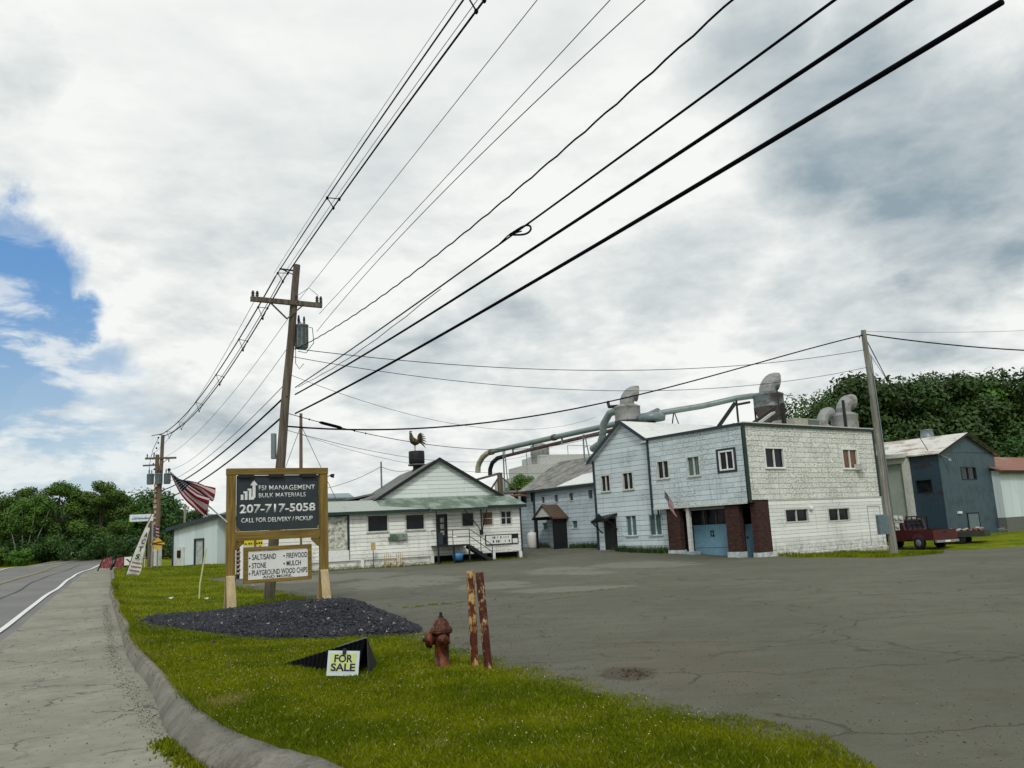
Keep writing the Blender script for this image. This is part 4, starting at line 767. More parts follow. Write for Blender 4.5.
m = MB(); m.box(-.6, -.03, 2.25, 8, 5.55, 6.0); m.box(-.6, -.03, 2.25, 2.6, -.7, 5.55); m.build('door_surround', M_OFFW, gar); m = MB(); m.box(-.35, -.1, 2.6, 8, -.7, 5.55); m.build('roller_door', plain('pale_grey_green_door', (.33, .38, .35), .6, var=.12, sc=.8), gar)
m = MB(); m.slab([(-1.0, 2.1, 6.25), (0 - .4, 2.1, 6.4), (-.4, 12, 6.6), (-1.0, 12, 6.45)], .3); m.slab([(-6, 3.2, 6.5), (-1.0, 3.2, 6.9), (-1, 12, 6.9), (-6, 12, 6.5)], .2); m.build('eave_trim', M_OFFW, gar)
rb = thing('rust_roofed_store', 'low white building with a rust-streaked roof at the right edge', 'building', (36, 64.5, 0), radians(35.8))
m = MB(); m.box(2.7, 20, 0, 8, 1.05, 4.75); m.build('wall', M_PALEB, rb); m = MB(); m.box(2.72, 20, -.02, 8, -.9, 1.05); m.build('block_base', plain('dull_block_base', (.12, .13, .12), .9), rb); m = MB(); m.slab([(2.4, -.4, 4.72), (20, -.4, 4.72), (20, 4, 6.3), (2.4, 4, 6.3)], .1); m.slab([(2.4, 8.4, 4.72), (20, 8.4, 4.72), (20, 4, 6.3), (2.4, 4, 6.3)], .1); m.build('roof', M_RUSTRED, rb); m = MB(); m.box(2.4, 20, -.46, -.4, 4.5, 4.72); m.build('fascia', M_DARKIN, rb)

# --- stepped white block far behind, and blue flat house behind the store
sb = thing('stepped_silo_house', 'stepped pale block building with a round bin, far behind the wing roof', 'building', (1.2, 85, 0), radians(20)); m = MB()
m.box(0, 12, 0, 6, 0, 8.6); m.box(-1.7, 0, 0, 6, 0, 7.9 - .6); m.box(1.6, 12, .5, 6, 8.6, 9.6); m.build('walls', plain('pale_concrete_block', (.42, .44, .42), .9), sb); m = MB(); m.lathe((2.2, 2, 8.6), [(.9, 0), (.95, 1.0), (1.0, 1.05), (1.0, 2.1), (.3, 2.4)], 16); m.build('round_bin', M_GALV, sb)
m = MB(); m.bar((-.2, -.3, 9.3), (2, -.3, 9.3), .06); m.bar((-.2, -.3, 8.5), (-.2, -.3, 10), .06); m.bar((5, 1, 10.6), (12, 1, 10.4), .05); m.bar((5, 1, 9.6), (5, 1, 10.6), .05); m.bar((12, 1, 9.5), (12, 1, 10.4), .05); m.build('catwalk_rail', M_TRANS, sb)
bb = thing('blue_grey_outbuilding', 'blue-grey flat-roofed outbuilding peeking over the store roof at left', 'building', (-18.6, 75, 0), radians(12)); m = MB(); m.box(0, 3.2, 0, 6, 0, 5.7); m.build('walls', M_PALEB, bb); m = MB(); m.slab([(-.4, -.4, 5.75), (3.8, -.4, 5.7), (3.4, 5, 6.35), (0, 5, 6.4)], .12); m.box(3.2, 4.4, 0, 6, 0, 5.4); m.build('roof', plain('blue_grey_roof', (.2, .25, .28), .6), bb)

# ------------------------------------------------------------------ ducts and cyclones over the mill
def mill(o): o.location = (*K0, 0); o.rotation_euler.z = radians(35.8); return o
def arc(c, r, a0, a1, n, plane='yz'):
    return [(c[0], c[1] + r * cos(radians(a0 + (a1 - a0) * i / n)), c[2] + r * sin(radians(a0 + (a1 - a0) * i / n))) for i in range(n + 1)]
def cyclone(name, label, c, r, z0, z1, turn, mat, bend=1.0, cone=True, ang=105):
    t = mill(thing(name, label, 'dust collector')); m = MB()
    m.lathe((c[0], c[1], 0), [(r * 1.0, z0), (r * 1.03, z0 + .03), (r, z0 + .08), (r, z1 - .15), (r * 1.03, z1 - .12), (r * 1.03, z1 - .06), (r * .62, z1 + .12)], 22); m.build('drum', mat, t)
    R_ = r * .85 * bend; hz_ = z1 + .02; d = Vector((cos(radians(turn)), sin(radians(turn)), 0)); p = [Vector((c[0], c[1], hz_ - .15)), Vector((c[0], c[1], hz_ + .12))]
    for i in range(1, 8):
        a = radians(i * ang / 7); p.append(Vector((c[0], c[1], hz_ + .12)) + d * R_ * (1 - cos(a)) * .85 + Vector((0, 0, R_ * sin(a) * .95)))
    h = MB(); h.tube(p, [r * .56] * 2 + [r * .57] * 2 + [r * (.57 + .02 * k) for k in range(5)], 12, cap=False, smooth=False)
    h.build('gooseneck', M_GALV, t); b = MB(); b.tube([p[-1] - (p[-1] - p[-2]) * .3, p[-1] - (p[-1] - p[-2]) * .25], [r * .6] * 2, 18); b.build('dark_mouth', M_DARKIN, t)
    if cone: m = MB(); m.lathe((c[0], c[1], 0), [(r * .5, z0 - 1.6), (r * .75, z0 - .8), (r * .99, z0 - .01)], 18); m.build('hopper', plain('rust_brown_hopper', (.07, .055, .045), .8), t)
    m = MB()
    for a in (45, 135, 225, 315): m.bar((c[0] + r * .95 * cos(radians(a)), c[1] + r * .95 * sin(radians(a)), z0 - 1.9), (c[0] + r * .95 * cos(radians(a)), c[1] + r * .95 * sin(radians(a)), z0 + .1), .09)
    m.build('stand', M_RAIL, t); return t
cyclone('dust_cyclone', 'galvanised dust cyclone with a gooseneck hood, above the mill gable', (3.5, 12.4), .88, 8.95, 10.0, -32, M_GALV, 1.0)
t = cyclone('dust_cyclone', 'large dark cyclone with a pale gooseneck on a rusty hopper, above the white face', (10, 5.65), .98, 9.15, 10.1, -32, M_GALVD, .85)
m = MB(); m.bar((9.2, 4.3, 9.8), (10.6, 4.3, 9.8), .04); m.bar((9.2, 4.3, 7.0), (9.2, 4.3, 10.1), .06); m.bar((9.0, 7.5, 7.0), (9.0, 7.5, 9.9), .1); m.bar((9, 7.5, 9.6), (9, 6.4, 9.6), .14); m.build('platform_frame', M_RAIL, t)
cyclone('dust_cyclone', 'smaller galvanised gooseneck hood low behind the roof edge, left of the pair', (9.9, 1.75), .62, 7.0, 7.35, -5, M_GALV, 1.5, False)
cyclone('dust_cyclone', 'taller galvanised cyclone with a bent hood near the right end of the white face', (11.3, 1.1), .80, 7.1, 8.1, -20, M_GALV, 1.0, False)
m = MB(); m.bar((10.6, .6, 7.0), (10.6, .6, 8.9), .13); mill(tag(m.build('vent_stack', M_RAIL), 'thin dark stack pipe between the two right-hand hoods', 'stack pipe'))
t = mill(thing('rooftop_unit', 'beige box air-conditioning unit on the white face roof', 'air conditioner')); m = MB(); m.box(6.3, 8.9, 1.2, 3.0, 6.95, 7.72); m.build('casing', plain('beige_metal', (.30, .30, .25), .6), t); m = MB(); m.box(7.65, 8.75, 1.17, 1.199, 7.05, 7.65); m.build('grille', plain('grey_grille', (.10, .12, .11)), t)
t = mill(thing('sloped_skylight', 'slanted white panels with dark edges leaning below the dark cyclone', 'skylight')); m = MB(); m.slab([(2.6, 1.5, 6.96), (5.0, 1.5, 8.1), (5.4, 2.6, 8.1), (3.2, 2.6, 6.96)], .1); m.build('white_panel', M_OFFW, t); m = MB(); m.bar((2.1, 1.45, 6.98), (4.9, 1.45, 8.3), .16); m.bar((3.4, 1.4, 6.98), (5.3, 1.4, 7.95), .12); m.bar((5.6, 1.4, 6.9), (5.6, 1.4, 8.6), .2); m.build('dark_edge', M_DARKIN, t)
# the two long blow pipes
pl_ = mill(thing('blow_pipe', 'upper long grey-green blow pipe with a pale downturned end', 'pipe')); m = MB(); m.tube([(7, 34.3, 9.25), (7, 28, 9.38), (7, 22.3, 9.48), (7, 17.8, 9.55), (6.6, 13.5, 9.65), (5.5, 11.5, 9.6)], .22, 14); m.build('straight_run', M_PIPE, pl_)
m = MB(); m.tube([(7, 34.2, 9.25), (7, 35.1, 9.18), (7, 35.9, 8.9), (7, 36.5, 8.45), (7, 36.8, 8.0), (7, 36.85, 7.5)], [.25, .26, .26, .26, .26, .26], 14); m.build('elbow', M_PIPEY, pl_)
m = MB(); m.lathe((7, 34.6, 9.22), [(.28, 0), (.28, .4)], 14, axis=(0, -1, 0)); m.build('coupling', M_PIPER, pl_); m = MB(); m.lathe((7, 25.2, 9.43), [(.27, 0), (.28, .2), (.27, .4)], 14, axis=(0, -1, 0)); m.build('coupling', M_PIPER, pl_)
pl2 = mill(thing('blow_pipe', 'lower thinner rusty blow pipe with a black downturned end', 'pipe')); m = MB(); m.tube([(7.3, 33.0, 8.65), (7.2, 26, 8.9), (7.1, 19, 9.1), (6.8, 14, 9.2)], .15, 12); m.build('straight_run', M_PIPER, pl2)
m = MB(); m.tube([(7.3, 32.9, 8.65), (7.3, 33.9, 8.6), (7.3, 34.8, 8.25), (7.3, 35.2, 7.7), (7.3, 35.25, 7.15)], .20, 12); m.build('elbow', M_BLACK, pl2)
t = mill(thing('pipe_trestle', 'light steel frame holding up the blow pipes above the wing roof', 'frame')); m = MB()
for y, zb in ((21.2, 5.3), (32.4, .2)):
    m = MB(); m.bar((6.9, y, zb), (6.9, y, 9.2), .09); m.bar((7.0, y - .9, zb), (7.0, y - .1, 9.2), .07); m.bar((6.9, y, 8.2), (7, y - .3, 8.2), .05); m.build('support_leg', M_TRANS, t)
for y in (24.0, 28, 31): m = MB(); m.bar((7, y, 8.8), (7, y, 9.3), .12); m.build('pipe_clamp', M_TRANS, t)
t = mill(thing('blow_pipe', 'short bent duct dropping from the left side of the gable cyclone', 'pipe')); m = MB(); m.tube([(3.5, 13.2, 9.85), (3.5, 14.2, 9.75), (3.5, 14.9, 9.1), (3.5, 15.1, 8.3), (3.5, 15.4, 7.75), (3.5, 16.3, 7.45)], .26, 12); m.build('duct', M_PIPE, t); m = MB(); m.tube([(3.4, 13.2, 10.1), (3.4, 14.1, 10.2), (3.4, 14.2, 10.6)], .12, 8); m.build('bracket_pipe', M_RAIL, t)
t = mill(thing('blow_pipe', 'grey-green pipe rising from the gable fan drum to the dark cyclone', 'pipe')); m = MB(); m.tube([(5.0, 10.9, 9.35), (7.5, 9.2, 9.7), (9.6, 7.9, 10.15), (9.9, 7.0, 10.15), (10, 6.5, 10.1)], .2, 12); m.build('straight_run', M_PIPE, t)
m = MB(); m.bar((5.9, 10.4, 9.3), (5.8, 10.5, 8.6), .06); m.bar((5.9, 10.3, 9.3), (6.0, 10.1, 8.5), .06); m.build('bracket', M_RAIL, t)
t = mill(thing('fan_drum', 'low dark fan drum between the gable cyclone and the rising pipe', 'fan')); m = MB(); m.lathe((4.3, 11.0, 8.75), [(.3, 0), (.95, .05), (1.0, .35), (.75, .55), (.1, .62)], 20); m.build('drum', M_TRANS, t); m = MB(); m.tube([(4.3, 11, 8.0), (4.3, 11, 8.8)], .3, 10); m.build('base', M_RAIL, t)
t = mill(thing('conveyor_leg', 'dark slanting conveyor leg rising to the dark cyclone', 'conveyor')); m = MB(); m.bar((8.5, 9.8, 7.4), (9.0, 7.6, 9.75), .16, .22); m.bar((8.5, 8.6, 7.2), (9.0, 7.0, 8.3), .07); m.bar((8.5, 8.2, 7.2), (9.0, 7.9, 8.4), .07); m.build('leg_trunk', M_RAIL, t)
# wood trestle beside the shop roof
t = mill(thing('timber_frame', 'weathered timber post and braces with a thin rusty roof, between store and wing', 'frame')); t.location = (-1.25, 61.8, 0); t.rotation_euler.z = radians(18)
m = MB(); m.box(-.16, .16, -.16, .16, 0, 6.25); m.build('post', M_POLE, t); m = MB(); m.bar((-2.4, 0, 5.65), (0, 0, 6.2), .2, .16); m.bar((-1.0, 0, 4.7), (-.1, 0, 5.9), .12); m.bar((0, .2, 6.1), (1.8, .6, 4.6), .07); m.build('brace', M_POLE, t); m = MB(); m.slab([(-1, 1.0, 4.6), (2.4, 1.0, 4.6), (2.4, 3, 4.75), (-1, 3, 4.75)], .1); m.build('thin_roof', plain('rust_red_sheet', (.17, .06, .035), .7), t)

# ------------------------------------------------------------------ the two-board business sign
sx, sy = -8.78, 25.26; SA = radians(29.8); SN = thing('business_sign', 'large timber-framed roadside sign with a dark upper board and white lower board', 'sign', (sx, sy, 0), SA)
zl, zrr = zg(sx, sy) + .05, .12
def spost(x, zb):
    m = MB(); m.box(x - .13, x + .13, -.09, .09, zb - .3, 4.02); p = m.build('post', M_LUMV, SN, bevel=.008)
    q = MB(); q.hexa([(x - .16, -.50, zb - .35), (x + .12, -.50, zb - .35), (x + .12, -.40, zb - .35), (x - .16, -.40, zb - .35), (x - .14, -.14, .98), (x + .10, -.14, .98), (x + .10, -.095, 1.02), (x - .14, -.095, 1.02)]); 
    q.hexa([(x - .12, .40, zb - .35), (x + .12, .40, zb - .35), (x + .12, .50, zb - .35), (x - .12, .50, zb - .35), (x - .12, .095, 1.02), (x + .12, .095, 1.02), (x + .12, .14, .98), (x - .12, .14, .98)]); q.build('raking_brace', M_NEWW, p)
spost(.08, .05); spost(2.93, .05)
m = MB(); m.box(-.06, 3.07, -.11, .11, 4.02, 4.22); m.build('top_beam', M_LUMH, SN, bevel=.008)
m = MB(); m.box(.212, 2.798, -.085, .085, 2.03, 2.30); m.build('bottom_beam', M_LUMH, SN, bevel=.008)
m = MB(); m.hexa([(.214, -.06, 2.02), (.214, -.06, 1.78), (.214, .06, 1.78), (.214, .06, 2.02), (.50, -.06, 2.02), (.44, -.06, 2.02 - .001), (.44, .06, 2.02 - .001), (.50, .06, 2.02)]); m.prism([(.212, 2.02), (.212, 1.75), (.30, 1.75), (.52, 1.98), (.52, 2.02)], lambda u, o, z: (u, .05 - o, z), 0, .1) if False else None
m = MB(); m.prism([(.213, 2.025), (.213, 1.76), (.26, 1.76), (.47, 1.97), (.47, 2.025)], TW(0), -.05, .05); m.build('corner_brace', M_LUMV, SN); m = MB(); m.prism([(2.797, 2.025), (2.797, 1.76), (2.75, 1.76), (2.54, 1.97), (2.54, 2.025)], TW(0), -.05, .05); m.build('corner_brace', M_LUMV, SN)
k = NT('charcoal_sign_board', .5, 0, .3); k.color(k.mix(k.ramp(k.noise(2.2, 4), .3, .7), (.022, .032, .038), (.030, .042, .050))); M_SIGN = k.m
m = MB(); m.prism([(.24, 2.31), (.24 + .001, 2.42), (.24, 4.0), (2.77, 4.0), (2.77, 2.42), (2.70, 2.31), (.36, 2.31)][::-1], TW(0), -.03, .02); ub = m.build('upper_board', M_SIGN, SN)
m = MB(); m.prism([(.241, 2.305), (.241, 2.46), (.38, 2.305)], TW(0), .021, .05); m.prism([(2.769, 2.305), (2.769, 2.40), (2.69, 2.305)], TW(0), .021, .05); m.build('gusset', M_LUMV, SN)
m = MB()
for a in (.26, 1.18, 2.20): m.box(a, a + .48, -.13, -.095 + .03 - .02, 3.93, 4.03)
m.build('clamp_plate', M_BLACK, SN)
TS = lambda u, o, z: (u, -.023 - o, z)
M_LET = plain('pale_sign_lettering', (.66, .69, .67), .5, var=.04, bump=0)
m = MB()
for a, b, h in ((.36, .44, 3.42), (.48, .56, 3.52), (.60, .68, 3.60)): m.box(a, b, .001, .005, 3.26, h, TS)
m.box(.36 + .115, .60, .0012, .0052, h - .08, h - 0.0, TS) if False else None
m.box(.56, .60, .0012, .0052, 3.545, 3.60, TS); m.box(.44, .48, .0012, .0052, 3.46, 3.52, TS)
m.prism([(.68, 3.26), (.74, 3.26), (.80, 3.34), (.80, 3.70), (.87, 3.70), (.755, 3.86), (.64, 3.70), (.71, 3.70), (.71, 3.37), (.68, 3.34)], TS, .001, .005)
m.build('arrow_logo', M_LET, ub)
text('lettering', 'FSI MANAGEMENT', M_LET, ub, .90, 3.54, 1.76, .15, TS, .006); text('lettering', 'BULK MATERIALS', M_LET, ub, .90, 3.32, 1.46, .135, TS, .004)
text('lettering', '207-717-5058', M_LET, ub, .33, 2.86, 2.34, .25, TS, .026); text('lettering', 'CALL FOR DELIVERY / PICKUP', M_LET, ub, .38, 2.57, 2.20, .135, TS, .012)
TL = lambda u, o, z: (u, -.14 - o, z)
M_SBW = plain('dull_white_sign_face', (.66, .68, .66), .5, var=.05, sc=3, bump=0)
m = MB(); m.box(.56, 2.38, -.05, .004, .86, 1.70, TL); lb = m.build('lower_board', M_SBW, SN)
m = MB(); m.box(.44, .56, -.09, .03, .75, 1.83, TL); m.box(2.38, 2.50, -.09, .03, .75, 1.83, TL); m.box(.56, 2.38, -.09, .03, 1.705, 1.83, TL); m.box(.56, 2.38, -.09, .03, .75, .86, TL); fl = m.build('lower_frame', M_LUMH, SN, bevel=.006)
for a in (.75, 2.15): m = MB(); m.box(a, a + .06, -.13, -.05 - .037, 1.83, 2.1); m.build('hanger', M_LUMV, SN)
M_INK = plain('dark_ink', (.018, .02, .022), .6, bump=0)
T6 = lambda u, o, z: (u, -.146 - o, z)
for s, x, z, w, h, b in (('•', .585, 1.525, .05, .13, .02), ('SALT/SAND', .68, 1.53, .72, .17, .012), ('•', 1.62, 1.545, .05, .13, .02), ('FIREWOOD', 1.72, 1.53, .64, .165, .012), ('•', .585, 1.27, .05, .13, .02), ('STONE', .68, 1.265, .42, .165, .012), ('•', 1.62, 1.29, .05, .13, .02), ('MULCH', 1.72, 1.28, .44, .16, .012), ('•', .585, 1.03, .05, .13, .02), ('PLAYGROUND WOOD CHIPS', .68, 1.035, 1.68, .165, .012), ('AND MORE..', 1.0, .925, .92, .08, .012)):
    text('lettering', s, M_INK, lb, x, .88 + (z - .925) * .93, w, h * .95, T6, b)
# small dark lamp on the sign's right post
t = thing('sign_spotlight', 'small black spotlight on an arm at the top right of the timber sign', 'spotlight', (sx, sy, 0), SA); m = MB(); m.tube([(3.07, 0, 3.95), (3.2, -.05, 3.98)], .015, 6); m.lathe((3.2, -.05, 3.97), [(.03, -.05), (.06, 0), (.07, .08)], 10, axis=(1, -.4, -.2)); m.build('lamp_head', M_BLACK, t)
# flag on a raking pole from the sign's left post
def flag_mat(name, vmin=.46):
    k = NT(name, .8, 0, .1); uvn = k.n('ShaderNodeUVMap'); p = k.n('ShaderNodeSeparateXYZ'); k.l(uvn.outputs[0], p.inputs[0]); u, v = p.outputs[0], p.outputs[1]
    s = k.math('GREATER_THAN', k.math('FRACT', k.math('MULTIPLY', v, 6.5)), .5); st = k.mix(s, (.13, .007, .012), (.38, .34, .34))
    inc = k.math('MULTIPLY', k.math('LESS_THAN', u, .42), k.math('GREATER_THAN', v, vmin))
    vo = k.n('ShaderNodeTexVoronoi'); mp = k.n('ShaderNodeMapping'); k.l(uvn.outputs[0], mp.inputs[0]); mp.inputs['Scale'].default_value = (19, 12, 1); k.l(mp.outputs[0], vo.inputs['Vector']); vo.inputs['Randomness'].default_value = 0; vo.inputs['Scale'].default_value = 1
    ca = k.mix(k.math('LESS_THAN', vo.outputs['Distance'], .22), (.008, .012, .03), (.45, .45, .47)); k.color(k.mix(inc, st, ca)); return k.m
M_FLAG = flag_mat('stars_and_stripes_cloth')
def cloth(name, grid, parent, mat, thick=.006):
    nv, nu = len(grid), len(grid[0]); vs_ = [tuple(p) for r in grid for p in r]; fs = [(j * nu + i, j * nu + i + 1, (j + 1) * nu + i + 1, (j + 1) * nu + i) for j in range(nv - 1) for i in range(nu - 1)]
    o = raw(name, vs_, fs, mat, parent); uv = o.data.uv_layers.new(name='UVMap'); li = np.zeros(len(o.data.loops), np.int32); o.data.loops.foreach_get('vertex_index', li)
    q = np.stack([(li % nu) / (nu - 1), (li // nu) / (nv - 1)], -1).astype(np.float32); uv.data.foreach_set('uv', q.ravel()); so_ = o.modifiers.new('thickness', 'SOLIDIFY'); so_.thickness = thick; return o
t = thing('flag', 'large drooping striped flag on a slanted white pole fixed to the left sign post', 'flag', (sx, sy, 0), SA)
m = MB(); m.tube([(-.05, -.12, 2.60), (-1.72, -.35, 4.12)], .022, 8); m.build('flag_pole', M_OFFW, t); m = MB(); m.lathe((-1.74, -.35, 4.12), [(.01, 0), (.045, .03), (.045, .07), (.01, .1)], 10); m.build('finial', M_BLACK, t)
tip = Vector((-1.70, -.35, 4.09)); along = Vector((.80, .11, -.72)).normalized() if False else (Vector((-.05, -.12, 2.60)) - Vector((-1.72, -.35, 4.12))).normalized()
# the cloth hangs from the pole's top: v runs down the hoist (along the pole), u out along the fly, blown to the right and down
G = []; nu, nv = 40, 26
# four corners traced from how it hangs
c00 = Vector((-1.72, -.36, 4.10)); c01 = Vector((-1.50, -.35, 3.86)); c10 = Vector((-.78, -.55, 2.80)); c11 = Vector((-.38, -.20, 3.52))
for j in range(nv):
    v = j / (nv - 1); row = []
    for i in range(nu):
        u = i / (nu - 1); p = (c00.lerp(c01, v)).lerp(c10.lerp(c11, v), u); bulge = sin(pi * v) * (.10 + .10 * u); fold = .10 * sin(v * 15 + u * 2.2) * (.15 + u) + .035 * sin(v * 31 + u * 5)
        sidep = .09 * sin(pi * u) * (1 - v) ; p = p + Vector((-.10 * sin(pi * u) * (1 - v), -fold, -.12 * sin(pi * u) * (1 - v) + .10 * sin(pi * u) * v + bulge * .3)); 
        if u > .7: p.z -= .12 * sin(v * 11) * (u - .7) / .3
        row.append(p)
    G.append(row)
cloth('flag_cloth', G, t, flag_mat('bunched_stars_and_stripes_cloth', .12))

# gravel heap under the sign
HEAP = smoothline([(-9.8, 21.3), (-7.7, 19.0), (-6.2, 17.8), (-4.9, 16.9), (-3.7, 16.4), (-2.3, 16.7), (-1.9, 17.6), (-2.7, 20.2), (-4.0, 23.6), (-5.3, 26.2), (-7.4, 26.6), (-9.2, 25), (-10, 23), (-9.8, 21.3)], 5)[:-1]
def heapz(x, y): 
    d = dline(x, y, HEAP, True); return lawnz(x, y) - .05 + (.10) * sstep(0, .35, d) + .05 * sstep(0, 2.2, d) + .04 * np.sin(x * 2.3 + 1) * np.sin(y * 1.9) * sstep(0, 1, d) + .40 * np.exp(-((x + 4.1) ** 2 + (y - 19.8) ** 2) / 5.5) * sstep(0, 1.6, d)
hb = sheet('gravel_heap', HEAP, plain('packed_dark_gravel', (.014, .016, .024), .9, sc=30, var=.5), .25, heapz, .25, 'stuff'); hb.name = 'gravel_bed'
def chips(name, xs, ys, zs, sizes, mat, kind='stuff'):
    n = len(xs); base = np.array([(1, 0, 0), (-.8, .2, 0), (0, 1, .1), (.1, -.9, 0), (0, 0, .75), (0, .1, -.5)], float); tri = np.array([(0, 2, 4), (2, 1, 4), (1, 3, 4), (3, 0, 4), (2, 0, 5), (1, 2, 5), (3, 1, 5), (0, 3, 5)])
    th = rng.uniform(0, 2 * pi, n); v = base[None] * rng.uniform(.55, 1.2, (n, 6, 3)) * sizes[:, None, None]; c, s = np.cos(th)[:, None], np.sin(th)[:, None]
    tx = rng.normal(0, .35, (n, 1)); X_, Y_, Z_ = v[..., 0] * c - v[..., 1] * s, v[..., 0] * s + v[..., 1] * c, v[..., 2] + v[..., 0] * tx
    V = np.stack([X_ + xs[:, None], Y_ + ys[:, None], Z_ + zs[:, None]], -1).reshape(-1, 3); Fc = (tri[None] + (np.arange(n) * 6)[:, None, None]).reshape(-1, 3)
    return tag(raw(name, V, Fc, mat, smooth=False), kind=kind)
xs = rng.uniform(-11, -1.5, 120000); ys = rng.uniform(15.5, 27.5, 120000); d_ = dline(xs, ys, HEAP, True); ins = inpoly(xs, ys, HEAP); keep = (ins & (rng.random(xs.size) < .75)) | (~ins & inpoly(xs, ys, LAWN) & (rng.random(xs.size) < .12 * np.exp(-d_ / .18)))
xs, ys = xs[keep], ys[keep]; chips('gravel', xs, ys, np.where(inpoly(xs, ys, HEAP), heapz(xs, ys), np.where(inpoly(xs, ys, LAWN), lawnz(xs, ys) + .01, zf(xs, ys))) + .006, rng.gamma(4, .0055, xs.size) + .008, M_STONE)
# loose grit on the lot beside the lawn
xs = rng.uniform(-3, 16, 60000); ys = rng.uniform(5, 28, 60000); k_ = ~inpoly(xs, ys, LAWN) & inpoly(xs, ys, LOT) & (rng.random(xs.size) < .10 + .7 * np.exp(-dline(xs, ys, LOTSIDE) / 1.3)); xs, ys = xs[k_], ys[k_]
chips('loose_grit', xs, ys, zf(xs, ys) + .003, rng.gamma(3, .0022, xs.size) + .004, plain('brown_grit', (.13, .115, .09), .9, var=.5, sc=3))
xs = rng.normal(1.42, .12, 110); ys = rng.normal(11.3, .20, 110); k_ = ~inpoly(xs, ys, LAWN); xs, ys = xs[k_], ys[k_]; chips('dirt_clods', xs, ys, zf(xs, ys) + .004, rng.gamma(3, .0035, xs.size) + .004, plain('damp_brown_soil', (.045, .032, .02), .95))

# ------------------------------------------------------------------ lawn objects
def hydrant():
    x, y = -1.20, 12.38; z = lawnz(np.array([x]), np.array([y]))[0] - .03
    t = thing('fire_hydrant', 'weathered red fire hydrant on the lawn edge beside the rusty posts', 'fire hydrant', (x, y, z), radians(-14)); s = .80
    m = MB(); m.lathe((0, 0, 0), [(.135, 0), (.135, .03), (.105, .035), (.100, .34), (.125, .36), (.125, .39), (.12, .40), (.12, .50), (.16, .515), (.16, .545), (.12, .55)], 26); b = m.build('barrel', M_HYD, t)
    m = MB(); m.lathe((0, 0, .551), [(.165, 0), (.165, .025), (.12, .03), (.115, .08), (.09, .14), (.045, .17), (.03, .175)], 26); m.build('bonnet', M_HYD, t)
    m = MB(); m.lathe((0, 0, .72), [(.04, 0), (.04, .02), (.024, .025), (.022, .075), (.01, .08)], 6, smooth=False); m.build('operating_nut', M_BLACK, t)
    for ax, r_, L in (((-.92, -.5, 0), .095, .22), ((.45, -.92, 0), .068, .16), ((-.45, .92, 0), .068, .16)):
        m = MB(); m.lathe((0, 0, .43), [(r_ * .85, .05), (r_ * .85, L * .65), (r_ * 1.15, L * .66), (r_ * 1.15, L), (r_ * .9, L + .015), (.03, L + .02), (.028, L + .055), (.01, L + .056)], 16, axis=ax); m.build('hose_outlet', M_HYD, t)
    m = MB()
    for i in range(8): a = i * pi / 4; m.lathe((.142 * cos(a), .142 * sin(a), .50), [(.012, 0), (.012, .09)], 6)
    m.build('flange_bolt', M_HYD, t)
    ch = MB(); ch.tube([(-.2, -.06, .37), (-.16, -.10, .31), (-.11, -.11, .33)], .009, 5); ch.build('cap_chain', M_BLACK, t)
    for o in t.children: o.scale = (1.0, 1.0, 1.0)
    t.scale = (1, 1, 1)
hydrant()
def bollard(x, y, h, r, tilt, mat, label):
    z = lawnz(np.array([x]), np.array([y]))[0]; m = MB(); p = []; nn = 26
    m.tube([(tilt[0] * q * h, tilt[1] * q * h, -.25 * (q == 0) + q * h) for q in [i / nn for i in range(nn + 1)]], [r] * nn + [r * .98], 18)
    o = m.build('bollard', mat); o.location = (x, y, z); return tag(o, label, 'bollard')
bollard(-.74, 12.5, 1.36, .058, (-.012, 0), M_BOLL, 'upright rusty pipe post with flaking cream paint, nearer the fire hydrant')
bollard(-.53, 12.09, 1.34, .058, (-.055, .02), M_BOLL2, 'slightly leaning redder rusty pipe post, farther from the fire hydrant')
